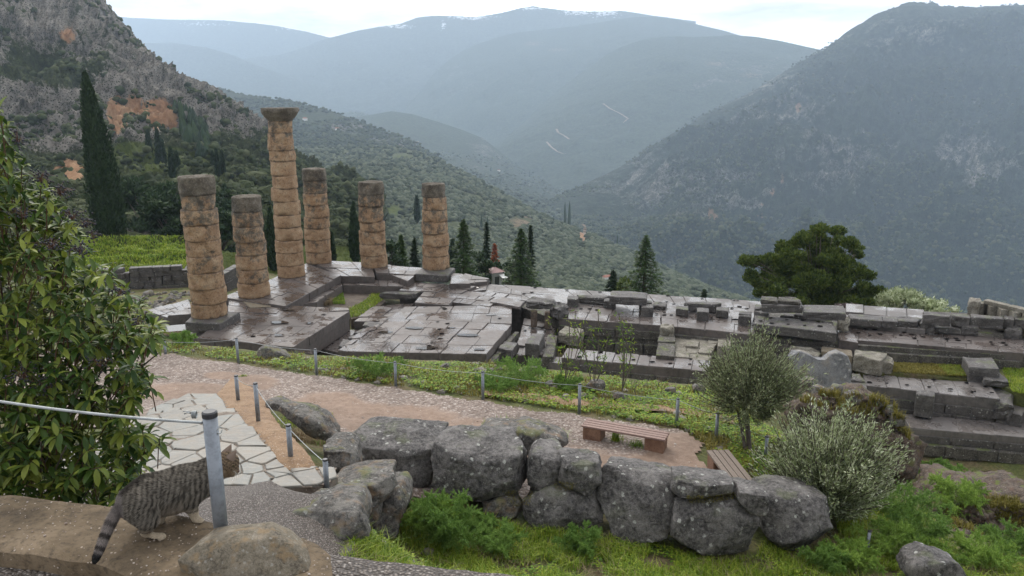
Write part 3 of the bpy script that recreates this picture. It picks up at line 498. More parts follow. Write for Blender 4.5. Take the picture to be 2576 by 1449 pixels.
# inner lower steps round the grass pit
pave('lower_step',_q(cA,[(1060,425),(1220,405),(1400,290),(1385,255)],-.45),-.45,1,6,M['pave'],.5,base=-1.3)
pave('lower_step',_q(cA,[(1400,285),(1880,305),(1890,262),(1392,248)],-.45),-.455,6,1,M['pave'],.5,base=-1.3)
pave('lower_step',_q(cA,[(1790,325),(2215,345),(2330,300),(1880,268)],-.4),-.40,5,2,M['pave'],.55,base=-1.3,jit=.04)
pave('lower_step',_q(cA,[(2140,275),(2290,275),(2240,205),(2160,200)],-.05),-.10,1,2,M['pave'],.5,base=-1.0,jit=.05)
pave('lower_step',_q(cA,[(2200,280),(2400,262),(2410,240),(2240,205)],-.22),-.25,2,2,M['pave'],.5,base=-1.3,jit=.05)
pave('lower_step',_q(cA,[(2215,345),(2400,318),(2412,262),(2330,300)],-.45),-.50,2,2,M['pave'],.5,base=-1.3,jit=.05)
# --- front platform
pave('front_platform',_q(cA,[(385,655),(1060,722),(1450,470),(690,470)],-.16),-.16,6,4,M['pave'],.45,base=-1.3,gap=.008,dz=.008)
pave('front_platform',_q(cA,[(600,478),(940,490),(1000,436),(610,385)],-.13),-.13,3,2,M['pave'],.45,base=-1.3,dz=.008)
pave('front_platform',_q(cA,[(940,492),(1450,468),(1440,450),(1000,432)],-.155),-.15,4,1,M['pave'],.45,base=-1.3,dz=.008)
pave('lower_footing',_q(cA,[(850,745),(1180,770),(1178,722),(900,700)],-.75),-.75,2,1,M['pave'],.5,base=-1.6,jit=.05)
pave('lower_footing',_q(cA,[(300,640),(700,690),(640,600),(300,570)],-.6),-.62,4,2,M['pave'],.5,base=-1.3)
# --- grey ramp paving on the outer left side
pave('outer_ramp',_q(cA,[(20,470),(190,520),(360,470),(330,385)],-.55),-.55,3,5,M['pavepale'],.4,base=-1.6,gap=.01)
pave('outer_ramp',_q(cA,[(180,500),(340,488),(600,372),(560,355)],-.2),-.22,1,6,M['pavepale'],.5,base=-1.6)
# --- big middle pavement
pave('middle_paving',_q(cA,[(1370,742),(1470,752),(1720,520),(1590,560)],-.62),-.62,2,5,M['pave'],.35,base=-2.1,jit=.04)
pave('middle_paving',_q(cA,[(1460,752),(2400,768),(2576,560),(1720,520)],-.5),-.5,6,4,M['pave'],.4,base=-2.1,gap=.01,dz=.012)
pave('middle_paving',_q(cA,[(1720,522),(2576,560),(2576,430),(1830,438)],-.5),-.503,6,2,M['pave'],.4,base=-2.1,gap=.01,dz=.012)
pave('middle_paving',_q(cA,[(1900,408),(2140,430),(2215,350),(1970,325)],-.45),-.46,2,2,M['pave'],.4,base=-1.6,dz=.02)
pave('middle_paving',_q(cA,[(2145,405),(2420,445),(2560,350),(2230,330)],-.5),-.49,4,3,M['pave'],.4,base=-1.6,dz=.02)
pave('sunken_floor',_q(cA,[(1480,540),(1700,545),(1900,412),(1600,440)],-.95),-.95,3,4,M['pave'],.4,base=-1.6)
pave('sunken_floor',_q(cA,[(1200,720),(1370,760),(1500,600),(1330,600)],-1.35),-1.35,2,2,M['pave'],.4,base=-2)
# --- right part: far and near strips
pave('south_paving',_q(cB,[(10,430),(420,440),(420,310),(130,248)],-.6),-.58,3,3,M['pavepale'],.45,base=-2.4,dz=.02,gap=.01)
pave('south_paving',_q(cB,[(400,385),(1640,480),(1530,332),(130,246)],-.6),-.602,8,2,M['pavepale'],.45,base=-2.4,dz=.01,gap=.01)
pave('south_paving',_q(cB,[(740,545),(1640,607),(1640,478),(840,420)],-.6),-.60,4,2,M['pave'],.5,base=-2.4,dz=.01,gap=.008)
pave('south_paving',_q(cB,[(1640,607),(2450,690),(2450,540),(1640,478)],-.6),-.595,4,2,M['pave'],.5,base=-2.4,dz=.01,gap=.008)
pave('south_paving',_q(cB,[(1640,480),(2576,552),(2576,400),(1530,332)],-.6),-.60,6,2,M['pavepale'],.45,base=-2.4,dz=.01,gap=.01)
pave('south_paving',_q(cC,[(720,465),(1960,560),(1960,470),(720,370)],-.6),-.60,7,3,M['pave'],.5,base=-2.4,dz=.01,gap=.008)
pave('south_paving',_q(cC,[(0,430),(170,430),(170,300),(0,200)],-.6),-.605,1,3,M['pave'],.5,base=-2.4,dz=.01,gap=.008)
pave('south_paving',_q(cC,[(730,470),(858,492),(828,428),(715,420)],-.52),-.5,1,1,M['pave'],.5,base=-1.6)
pave('south_paving',_q(cC,[(770,370),(1300,425),(1290,288),(775,252)],-.5),-.35,4,2,M['pavepale'],.6,base=-2.4,dz=.02)
cm=MB(); cm.stone(ccw(np.concatenate([P2(cB,[(745,562),(1645,622),(2450,705)],-.75),P2(cC,[(858,505),(2060,585),(2060,310),(775,258)],-.75),P2(cB,[(1530,338),(140,256),(420,445)],-.75)])),-.78,-2.3,.02); cm.build('rubble_core',M['course'],temple)
# retaining faces under the strips
def fl(f,pts,z): return P2(f,pts,z)
masonry('retaining_wall',fl(cB,[(740,552),(1645,614)],-.6),.6,-2.3,-.98,3,1.3,M['course'],inset=-.08)
masonry('retaining_wall',fl(cB,[(1755,628),(2450,700)],-.6),.6,-2.3,-.98,3,1.3,M['course'],inset=-.08)
masonry('retaining_wall',fl(cC,[(0,440),(170,440),(858,500),(1960,568)],-.62)[1:],.6,-2.3,-1.02,3,1.4,M['course'],inset=-.06)
masonry('retaining_wall',fl(cA,[(2400,775),(2590,565)],-.55)[::-1]*1.0,.3,-2.3,-.92,2,1.1,M['course'])
# rooms and cross walls
pave('cross_wall',_q(cB,[(1595,862),(1760,872),(1760,612),(1640,600)],-.85),-.85,1,5,M['course'],.45,base=-2.4,jit=.04,dz=.06)
pave('rubble_floor',_q(cB,[(1750,880),(2050,900),(2150,720),(1760,690)],-1.05),-1.1,3,4,M['cream'],.4,base=-2.4,jit=.05,dz=.07)
pave('rubble_floor',_q(cB,[(2130,800),(2250,820),(2240,640),(2150,630)],-.9),-.95,1,3,M['cream'],.4,base=-2.4,jit=.05,dz=.05)
pave('front_wall',_q(cB,[(768,890),(2060,1010),(2075,915),(815,805)],-1.1),-1.1,8,1,M['pave'],.5,base=-2.5,dz=.01)
masonry('front_wall',fl(cB,[(768,895),(2060,1015)],-1.1),.5,-2.6,-1.55,2,1.2,M['course'])
pave('floor_strip',_q(cB,[(470,900),(770,945),(790,885),(560,870)],-1.3),-1.3,3,1,M['pavepale'],.4,base=-2.5)
pave('floor_strip',_q(cB,[(360,860),(600,880),(740,600),(440,545)],-1.25),-1.25,3,5,M['pave'],.4,base=-2.5,dz=.03)
pave('floor_strip',_q(cB,[(600,880),(700,880),(735,690),(650,680)],-1.0),-1.0,1,2,M['course'],.4,base=-2.5,dz=.03)
masonry('inner_wall',fl(cB,[(960,740),(1620,800)],-1.75),.5,-2.5,-1.7,1,1.5,M['course'],jit=.05)
# low wall with sockets and the moulded ledge on the right
pave('socket_wall',_q(cC,[(905,775),(1795,870),(1730,760),(885,700)],-1.62),-1.62,7,1,M['pavepale'],.5,base=-2.2,dz=.02)
masonry('socket_wall',fl(cC,[(905,782),(1795,875),(1960,905)],-1.62),.7,-3.0,-2.12,2,1.2,M['block'],jit=.04)
pave('socket_wall',_q(cC,[(1880,950),(2060,960),(2010,850),(1890,840)],-2.2),-2.2,2,1,M['pavepale'],.4,base=-3)
pave('ledge',_q(cC,[(1200,1058),(2050,1130),(2050,1035),(1150,965)],-2.7),-2.7,3,1,M['pavepale'],.28,base=-3.2,dz=.006,gap=.006)
masonry('moulded_wall',fl(cC,[(1205,1066),(2050,1140)],-2.74),.6,-3.35,-3.02,1,2.2,M['block'],jit=.01)
masonry('moulded_wall',fl(cC,[(1205,1066),(2050,1140)],-2.74)+[0,-.22],.8,-3.85,-3.36,1,1.8,M['course'],jit=.03)
masonry('moulded_wall',fl(cC,[(1205,1066),(2050,1140)],-2.74)+[0,-.05],.8,-4.6,-3.88,2,1.5,M['course'],jit=.04)
# sockets and clamp holes: flat near-black discs on the paving, painting their inner shade
def one(name,c,r,z,sq,ang,n,mat,par):
    b=MB(); disc(b,c,r,z,sq,ang,n); b.build(name,mat,par)
HP=[temple]
def holes(f,pts,z,r=.13,sq=.75):
    for (x,y) in pts:
        c=P2(f,[(x,y)],z)[0]; one('socket_shade_disc',c,r*RNG.uniform(.7,1.2),z+.036,sq,RNG.uniform(0,.5),12,M['hole'],HP[0])
holes(cB,[(225,305),(540,280),(815,300),(1105,318),(510,322),(440,335),(1700,352),(2000,375),(2310,395),(1690,403),(1750,424),(2320,445),(2390,462),(1670,500),(1600,512),(1730,520),(2080,545),(2280,560),(1670,520),(940,465),(1015,465),(1080,475),(2260,455)],-.6)
holes(cB,[(925,888),(1085,890),(1110,845),(1260,855),(1400,912),(1540,870),(1560,930),(1720,895),(1720,943),(1900,905),(1890,950),(2040,925),(960,830)],-1.1)
holes(cB,[(490,628),(600,635),(470,590),(640,775),(430,735),(410,790),(450,655),(620,660)],-1.25,.11)
holes(cC,[(30,215),(70,255),(15,268),(45,340),(860,428),(905,405),(930,445),(1000,437),(965,408),(1140,445),(1215,440),(1230,465),(1285,455),(1445,470),(1520,480),(1590,482),(1510,468),(1740,490),(1820,495),(1840,510),(1750,505),(920,390),(1160,425)],-.6,.14)
holes(cC,[(930,758),(1045,765),(1180,776),(1330,790),(1470,805),(1620,822),(1745,828),(1360,740),(1580,762),(1700,790),(1000,715)],-1.62,.12)
holes(cA,[(1270,497),(975,545),(780,650),(1300,395)],-.16,.12)
holes(cA,[(2090,375),(2100,450),(2060,547),(2130,560),(2070,600),(2090,630),(2080,665),(2020,690),(2000,715),(2030,735),(2110,458),(2490,525)],-.5,.13)
M['puddle']=NT('puddle').col((.03,.027,.025)).rough(.03).m
def pudd(f,pts,z):
    for x,y,r,s in pts: one('puddle',P2(f,[(x,y)],z)[0],r,z+.034,s,RNG.uniform(-.3,.3),18,M['puddle'],temple)
pudd(cA,[(960,552,.5,.5),(1170,557,.22,.6),(960,640,.28,.5),(1020,465,.4,.4),(1000,295,.4,.5),(1130,283,.5,.4)],-.13)
pudd(cA,[(1700,620,.4,.5),(1900,590,.5,.4),(2270,640,.6,.4),(2150,590,.3,.4),(1990,730,.5,.5),(2350,740,.3,.5),(2430,500,.3,.5)],-.5)
pv_=MB(); disc(pv_,P2(cA,[(270,605)],-.7)[0],1.1,-.52,.6,.2,24); pv_.build('rain_puddle',M['puddle'],kind='structure')
# grass in the pits
# ---------------- loose blocks ----------------
def rough_box(q,zt,zb,amp=.02,bev=.04,cuts=3,name='block',mat=None,seed=0,wob=0.,**t):
    q=ccw(np.asarray(q)[:,:2]); n=len(q); bm=bmesh.new(); lo=[bm.verts.new((*p,zb)) for p in q]; hi=[bm.verts.new((*p,zt)) for p in q]
    bm.faces.new(hi); bm.faces.new(lo[::-1])
    for i in range(n): bm.faces.new((lo[i],lo[(i+1)%n],hi[(i+1)%n],hi[i]))
    bmesh.ops.bevel(bm,geom=bm.edges[:],offset=bev,segments=1,affect='EDGES',profile=.6)
    bmesh.ops.triangulate(bm,faces=[f for f in bm.faces if len(f.verts)>4]) if n>4 else None
    bmesh.ops.subdivide_edges(bm,edges=bm.edges[:],cuts=cuts,use_grid_fill=True)
    V=np.array([v.co for v in bm.verts]); s=1/max(.25,(zt-zb)*.7); nz_=np.stack([fbm(V*s*1.6+seed*3.1+k*11,4,.6) for k in range(3)],-1); V=V+nz_*amp*3.0; cb_=V.mean(0); ext=np.ptp(V,axis=0)/2+1e-6; cr_=np.clip((np.abs((V-cb_)/ext)>.8).sum(1)-1,0,2)*.5; V=V-(V-cb_)*(np.clip(fbm(V*1.3+seed,4,.6)-.05,0,1)*cr_*.55*min(1,amp/.02))[:,None]
    me_f=[[v.index for v in f.verts] for f in bm.faces] if not bm.verts.index_update() else 0
    bm.free(); return mk(name,V,me_f,mat,smooth=False,**t)
NB=[0]
def block(f,top,zt,h,label,mat='block',group=None,amp=.02,name='stone_block',bev=.035):
    NB[0]+=1; return rough_box(P2(f,top,zt),zt,zt-h,amp,bev,3,name,M[mat],NB[0],label=label,cat='block',group=group)
block(cA,[(305,548),(545,560),(690,478),(400,462)],.2,.55,'square grey plinth block carrying the nearest left column',amp=.01,name='plinth_block')
block(cA,[(1905,213),(2128,226),(2182,172),(1960,160)],.12,.5,'square grey plinth block carrying the rightmost column',amp=.01,name='plinth_block')
block(cA,[(1655,345),(1880,352),(1940,342),(1720,332)],-.42,.4,'long low broken block lying at the edge of the grassy pit',amp=.05)
block(cA,[(640,408),(700,395),(900,402),(905,440),(760,445)][1:],-.08,.07,'flat tan slab lying in front of the second column from the left',mat='terracerock',amp=.01,bev=.015,name='stone_slab')
block(cA,[(1475,620),(1590,635),(1650,605),(1540,590)],-.68,.4,'small flat slab block beside the sunken floor, topmost of three',amp=.03)
block(cA,[(1435,655),(1545,668),(1565,645),(1460,637)],-.72,.4,'small flat slab block beside the sunken floor, middle of three',amp=.03)
block(cA,[(1370,712),(1430,722),(1525,685),(1400,662)],-.72,.5,'small flat slab block at the sunken channel, nearest of three',amp=.03)
block(cA,[(1540,568),(1650,590),(1680,550),(1560,540)],-.6,.4,'square slab beside the rain-wet sunken floor below the grassy pit',amp=.03)
# lintel group (crop B)
block(cB,[(465,405),(690,410),(720,382),(520,352),(480,372)],.22,.38,'broken grey lintel resting on two small reddish piers',amp=.07,bev=.06)
block(cB,[(500,480),(555,480),(555,468),(500,468)],-.2,1.0,'left small reddish pier under the broken lintel',mat='rubble')
block(cB,[(622,492),(672,492),(672,480),(622,480)],-.2,1.0,'right small reddish pier under the broken lintel',mat='rubble')
block(cB,[(668,455),(750,470),(838,430),(760,398),(680,408)],.0,.62,'rounded weathered boulder block right of the broken lintel',amp=.09,bev=.1)
block(cB,[(140,400),(400,445),(450,395),(200,350)],-.38,.22,'cracked flat slab at the left edge of the broken lintel',mat='pave',amp=.03)
block(cB,[(820,375),(915,378),(920,348),(822,345)],-.1,.55,'small cube block at the left end of the low back row',amp=.02)
block(cB,[(925,358),(1145,372),(1190,345),(905,335)],-.18,.4,'long low block with a worn top between the small cube and the big slab',amp=.04)
block(cB,[(1135,392),(1245,402),(1245,378),(1150,365)],-.15,.45,'low support block under the left end of the raised slab',amp=.02)
block(cB,[(1450,405),(1560,410),(1560,388),(1460,382)],-.15,.45,'low support block under the right end of the raised slab',amp=.02)
block(cB,[(1187,352),(1515,372),(1520,318),(1205,300)],.35,.48,'large thick grey slab raised across two support blocks',amp=.03)
block(cB,[(1465,448),(1575,455),(1572,420),(1470,418)],-.05,.75,'upright stone cube in front of the raised slab',amp=.02)
block(cB,[(1575,430),(1680,440),(1690,408),(1580,403)],-.35,.3,'dark worn low block behind the upright cube',amp=.04)
block(cB,[(1770,458),(1880,472),(1880,438),(1775,428)],-.15,.42,'left of two short cubes beside the flat-topped back slab',amp=.015)
block(cB,[(1840,412),(2120,425),(2170,412),(2120,398),(1850,396)],-.05,.5,'long flat-topped slab behind the row of small cubes',amp=.02)
block(cB,[(1955,488),(2060,490),(2058,455),(1955,450)],-.05,.72,'tall cube standing alone in front of the flat-topped slab',amp=.015)
block(cB,[(2125,470),(2232,482),(2235,450),(2125,445)],-.12,.45,'right of two short cubes beside the flat-topped back slab',amp=.015)
block(cB,[(2322,522),(2432,530),(2432,485),(2325,478)],-.05,.62,'cube block standing left of the long socketed slab',amp=.015)
block(cB,[(740,670),(920,705),(965,640),(800,612)],-.75,.6,'pale lichen-covered block at the left corner of the sunken room',mat='cream',amp=.04)
block(cB,[(735,750),(945,790),(960,745),(820,720)],-1.35,.6,'brown lower block beneath the pale corner block',mat='rubble',amp=.03)
block(cB,[(450,760),(570,770),(625,675),(510,672)],-.5,.85,'long narrow block standing beside the edge of the middle paving',amp=.03)
block(cB,[(215,800),(330,835),(395,755),(270,750)],-.75,.5,'low block tucked under the corner of the middle paving',amp=.04)
block(cB,[(925,955),(1050,962),(1062,922),(950,918)],-1.35,.5,'small pale block against the front wall, left one',amp=.02)
block(cB,[(1740,1030),(1868,1042),(1865,995),(1745,985)],-1.45,.6,'small pale block against the front wall, beside the olive tree',amp=.02)
block(cB,[(1630,625),(1750,635),(1755,598),(1640,590)],-.45,.5,'weathered block on top of the cross wall',mat='cream',amp=.05)
# crop C / D
block(cC,[(165,365),(715,428),(690,352),(165,308)],-.02,.5,'long slab with two rows of socket holes on the paving left of the stone ledge',amp=.012,name='socketed_slab')
HP[0]=bpy.data.objects['socketed_slab']; holes(cC,[(270,330),(380,343),(490,345),(590,356),(620,357),(205,350),(280,365),(390,372),(500,380),(600,385),(240,310)],-.02,.13)
block(cC,[(215,238),(490,250),(480,222),(215,210)],.75,.42,'thick slab on the raised back row, below the two top slabs',amp=.03)
block(cC,[(208,205),(320,215),(315,185),(215,180)],.95,.22,'small broken top slab at the left of the raised back row',mat='course',amp=.03)
block(cC,[(320,208),(470,222),(475,208),(440,188),(325,185)],.95,.22,'longer broken top slab at the right of the raised back row',mat='course',amp=.03)
block(cC,[(490,285),(775,300),(760,245),(495,236)],.45,.45,'cracked thick slab right of the raised back row',amp=.03)
block(cC,[(170,285),(260,300),(260,268),(175,255)],.15,.5,'low support block at the left foot of the raised back row',amp=.02)
block(cC,[(165,262),(215,262),(215,240),(170,236)],.28,.8,'narrow upright block left of the raised back row',amp=.02)
block(cC,[(338,308),(430,315),(430,298),(340,293)],-.05,.4,'small pale block in the gap under the raised back row',amp=.02)
block(cC,[(430,305),(525,322),(525,300),(440,290)],.1,.55,'support block under the joint of the thick slabs',amp=.02)
block(cC,[(715,345),(790,352),(798,318),(740,305)],.1,.55,'rounded pale support stone under the cracked slab',mat='cream',amp=.08,bev=.1)
block(cC,[(60,300),(145,305),(145,285),(68,280)],.0,.65,'cube block just left of the raised back row',amp=.015)
block(cC,[(800,330),(1015,345),(1020,315),(790,295)],.0,.42,'left grey block of the low kerb behind the wet paving',amp=.02)
block(cC,[(1018,345),(1118,352),(1120,325),(1022,318)],.0,.42,'middle grey block of the low kerb behind the wet paving',amp=.02)
block(cC,[(1120,345),(1250,355),(1285,325),(1125,315)],-.02,.4,'right grey block of the low kerb behind the wet paving',amp=.03)
row=[(1290,1475,.62),(1480,1600,.5),(1605,1825,.5),(1830,1895,.45),(1900,2060,.45)]
for i,(a,b,z) in enumerate(row):
    block(cC,[(a,305+(a-1290)*.05),(b,312+(b-1290)*.05),(b,290+(b-1290)*.05),(a,283+(a-1290)*.05)],z-.15,.55,['first','second','third','fourth','fifth'][i]+' block from the left in the dark raised row at the far right edge',group='blocks of the raised row at the far right',amp=.03)
block(cC,[(1270,358),(1365,375),(1360,345),(1280,338)],-.05,.6,'broken dark support block under the left end of the raised row',amp=.06)
block(cC,[(1365,388),(1540,400),(1545,362),(1370,350)],-.25,.3,'long worn block set between the supports of the raised row',amp=.03)
block(cC,[(1545,382),(1658,392),(1660,370),(1550,362)],-.1,.5,'square support block under the middle of the raised row',amp=.03)
block(cC,[(1835,402),(1945,412),(1950,385),(1840,378)],-.1,.6,'rounded support block under the right end of the raised row',amp=.06,bev=.08)
block(cC,[(1600,655),(1805,670),(1745,588),(1550,582)],-.85,.75,'big flat-topped block standing in the grassy court',amp=.03)
block(cC,[(1690,740),(1860,750),(1800,690),(1700,700)],-1.25,.3,'broken slab lying right of the big block in the grassy court',amp=.05)
block(cC,[(830,580),(1010,615),(1055,560),(830,535)],-.8,.8,'pale weathered block against the retaining wall in the grassy court',mat='cream',amp=.05)
block(cC,[(1010,620),(1090,630),(1085,590),(1020,585)],-1.0,.6,'small pale broken block at the corner of the weathered one',mat='cream',amp=.07)
block(cC,[(612,545),(820,580),(815,540),(612,515)],-.85,.7,'tan cut block behind the tall split slab',mat='terracerock',amp=.02)
block(cC,[(400,560),(600,590),(600,540),(400,510)],-1.0,.6,'cream rubble block between the olive tree and the tan block',mat='cream',amp=.08)
block(cC,[(1240,832),(1370,850),(1365,812),(1245,806)],-1.5,1.1,'tall dark upright block leaning against the socketed low wall',amp=.015)
block(cC,[(800,780),(915,800),(905,748),(800,745)],-1.55,.75,'dark block between the split slab and the low wall',amp=.03)
block(cC,[(810,740),(905,750),(870,700),(815,695)],-1.45,.5,'pale slab on top beside the tall split slab',amp=.03)
block(cC,[(1770,890),(1895,915),(1885,800),(1720,770)],-1.72,.8,'worn rounded end block of the low socketed wall',amp=.08,bev=.1)
block(cC,[(1590,218),(1672,225),(1668,196),(1600,190)],.75,1.2,'pale masonry end of the ruined room at the far right',mat='cream',amp=.06,name='masonry_pier')
# far right small ruined room
rr=empty('ruined_room',(27,50,-.6),'low ruined room with a pale coping and dark openings at the far right','ruin')
a0=at(*cC(1680,215),44); a1=at(*cC(2100,260),41)
masonry('coping',np.array([a0[:2],a1[:2]]),.5,a0[2]-.12,a0[2]+.08,1,1.4,M['cream'],parent=rr)
for i in range(6):
    p=a0[:2]+(a1-a0)[:2]*(i/5.); q_=np.array([p+[-.18,-.1],p+[.18,-.1],p+[.18,.4],p+[-.18,.4]]); m_=MB(); m_.stone(q_,a0[2]-.13,a0[2]-1.3,.02,.03); m_.build('pier',M['cream'],rr)
masonry('back_wall',np.array([a0[:2],a1[:2]])+[0,.9],.4,a0[2]-1.4,a0[2]-.2,3,.8,M['course'],parent=rr)
# tall split slab (carved orthostat) behind the rubble
def slabmesh(pts,D,th,name,label,mat,amp=.03):
    P=np.array([at(*cC(x,y),D) for x,y in pts]); Pb=np.array([at(*cC(x,y),D) for x,y in pts])+[0,th,0.]; n=len(P)
    bm=bmesh.new(); a=[bm.verts.new(p) for p in P]; b=[bm.verts.new(p) for p in Pb]; f1=bm.faces.new(a); f2=bm.faces.new(b[::-1])
    for i in range(n): bm.faces.new((a[(i+1)%n],a[i],b[i],b[(i+1)%n]))
    bmesh.ops.bevel(bm,geom=bm.edges[:],offset=.04,segments=1,affect='EDGES'); bmesh.ops.triangulate(bm,faces=bm.faces[:]); 
    for _ in range(2): bmesh.ops.subdivide_edges(bm,edges=[e for e in bm.edges if e.calc_length()>.18],cuts=1); bmesh.ops.triangulate(bm,faces=[f for f in bm.faces if len(f.verts)>3])
    bm.verts.index_update(); V=np.array([v.co for v in bm.verts]); Fc=[[v.index for v in f.verts] for f in bm.faces]; bm.free()
    V=V+np.stack([fbm(V*2.2+k*9,4,.6) for k in range(3)],-1)*amp*2; return mk(name,V,Fc,mat,label=label,cat='slab')
M['slate']=rockmat('grey_slab',(.06,.06,.065),(.16,.16,.165),(.27,.27,.275),.8,.5,.7,warm=(.22,.18,.12),bs=.4)
slabmesh([(405,600),(430,565),(480,553),(540,575),(580,610),(640,615),(672,572),(730,556),(785,580),(815,640),(812,720),(800,790),(800,860),(690,850),(480,830),(460,740),(450,690)],34.5,.45,'carved_slab','tall grey stone slab with a notched top and a diagonal crack above the rubble',M['slate'])
# ---------------- columns ----------------
cols=[(530,792,.94,[447,493,531,570,609,649,690,730,768,806],.93,'thick leaning column of ten weathered drums, nearest and leftmost, on a plinth',(0.2),(-.05,.01),.3),
(640,742,.93,[498,536,573,610.5,646,682,715,750],.90,'shortest column, of seven drums, second from the left',0,(-.02,0),.4),
(732,693,.93,[305,336,380,407,443.5,476,509,543.6,574.6,607.4,638.4,671,702],.80,'tallest column, the only one with a spreading capital',0,(-.02,0),.1),
(803,659,.93,[427,456,489,518,549,576.5,605.6,636.6,667.6],.87,'column with dark upper drums standing right behind the tallest one',0,(0,0),.5),
(941,668,.94,[460,490.7,520,561,583.7,616.5,645.7,675],.88,'straight column with a ringed dark top, second from the right',0,(0,0),.4),
(1096,674,.92,[465,498,531,560,591,622,647.5,684],.86,'rightmost column, with a dark chipped top drum, on a plinth',.12,(0,0),.45)]
for ci,(px,py,r0,ed,tap,label,z0,lean,wth) in enumerate(cols):
    base=onz(px,py,z0); x,y=base[0],base[1]; root=empty('column',(x,y,z0),label,'column','standing columns of the temple front')
    zs=[float(zvert(x,y-r0*(.9),e)) for e in ed]; zs[-1]=z0; top=zs[0]; nseg=56
    for d in range(len(ed)-1):
        zt,zb=zs[d],zs[d+1]; hh=zt-zb; fr=(zb-z0)/10.5; ns=15; t=np.linspace(0,1,ns); th=np.arange(nseg)*2*np.pi/nseg
        rad=lambda z:r0*(1-(1-tap)*(z-z0)/max(1,(top-z0))); ox,oy=RNG.normal(0,.03,2); ox+=lean[0]*(zb-z0)*.3
        prof=1-.022*np.exp(-t/.035)-.03*np.exp(-(1-t)/.04)+RNG.normal(0,.014)
        TT,TH=np.meshgrid(t,th,indexing='ij'); wv=.035*np.sin(TH*2+RNG.uniform(0,6))+.02*np.sin(TH*5+RNG.uniform(0,6))
        zz=zb+TT*hh+wv*(2*TT-1)*0+ .03*fbm(np.stack([np.cos(TH)*2,np.sin(TH)*2,TT*0+d*5+ci*31],-1),3)*(1 if 1 else 0)*np.where(TT>.5,1,.0)
        rr_=rad(zz)*prof[:,None]; P=np.stack([np.cos(TH),np.sin(TH),zz],-1)
        nn=fbm(np.stack([np.cos(TH)*1.5,np.sin(TH)*1.5,zz*1.3],-1)+d*7.7+ci*3,5,.6); n2=fbm(np.stack([np.cos(TH)*5,np.sin(TH)*5,zz*5],-1)+ci,3,.6)
        amp=.10+.05*(d<3); rr_=rr_*(1+amp*nn+.034*n2-.14*np.clip(nn-.22,0,1)*0)-.26*np.clip(fbm(np.stack([np.cos(TH)*1.1,np.sin(TH)*1.1,zz*1.1],-1)+40+ci*9+d*3,3)-.20,0,1)*(1+2*abs(2*TT-1)**3)
        rr_*=(1-.02*(np.abs(np.sin(TH*10))**.5)*(d>len(ed)-4))
        V=np.stack([x+ox+rr_*np.cos(TH),y+oy+rr_*np.sin(TH),zz],-1).reshape(-1,3); Fc=[(i*nseg+j,i*nseg+(j+1)%nseg,(i+1)*nseg+(j+1)%nseg,(i+1)*nseg+j) for i in range(ns-1) for j in range(nseg)]
        # caps with ring and centre
        V=np.concatenate([V,V[(ns-1)*nseg:]*[1,1,1]]); cc=np.array([x+ox,y+oy,0]); k0=ns*nseg; V[k0:,:2]=cc[:2]+(V[k0:,:2]-cc[:2])*.6; V[k0:,2]+=.03*RNG.normal(0,1,nseg)*(d==0)-(.02 if d==0 else 0)
        V=np.concatenate([V,[[x+ox,y+oy,zt-.04*(d==0)]]]); Fc+=[((ns-1)*nseg+j,(ns-1)*nseg+(j+1)%nseg,k0+(j+1)%nseg,k0+j) for j in range(nseg)]+[(k0+j,k0+(j+1)%nseg,k0+nseg) for j in range(nseg)]
        w=np.clip((V[:,2]-z0)/(top-z0),0,1)**1.6*.6+wth*.28-.02+RNG.normal(0,.09)+(.30 if d==0 else 0)-(.28 if ci==2 else 0)
        j_=np.exp(-np.abs(V[:,2]-zb)/.035)+np.exp(-np.abs(V[:,2]-zt)/.03)*(d>0)
        mk('drum',V,Fc,M['column'],root,smooth=True,attrs={'weather':w,'joint':np.clip(j_,0,1)})
    if ci==2:
        zt=float(zvert(x,y-1.0,272)); hb0=top; th=np.arange(nseg)*2*np.pi/nseg; pr=[(0,.76),(.12,.80),(.25,.92),(.45,1.06),(.62,1.13),(.70,1.16),(.72,1.13),(.98,1.10),(1.0,1.02),(1.0,.4)]
        V=[];hh=zt-hb0
        for t,r in pr:
            q=np.abs(np.cos(th))**8+np.abs(np.sin(th))**8; sq=r*(q**(-1/8.)) if t>.7 else r*np.ones(nseg)
            sq=sq*(1+.04*fbm(np.stack([np.cos(th)*2,np.sin(th)*2,th*0+t*2],-1),4)) if 1 else sq
            if t>.7: sq=np.minimum(sq,1.19+.05*np.sin(th*3))
            V.append(np.stack([x+sq*np.cos(th),y+sq*np.sin(th),hb0+t*hh+.03*fbm(np.stack([np.cos(th)*3,np.sin(th)*3,th*0+t],-1))],-1))
        V=np.concatenate(V+[np.array([[x,y,zt]])]); n=len(pr); Fc=[(i*nseg+j,i*nseg+(j+1)%nseg,(i+1)*nseg+(j+1)%nseg,(i+1)*nseg+j) for i in range(n-1) for j in range(nseg)]+[((n-1)*nseg+j,(n-1)*nseg+(j+1)%nseg,n*nseg) for j in range(nseg)]
        mk('capital',V,Fc,M['column'],root,smooth=True,attrs={'weather':np.full(len(V),1.25),'joint':np.zeros(len(V))},label='dark weathered spreading capital')
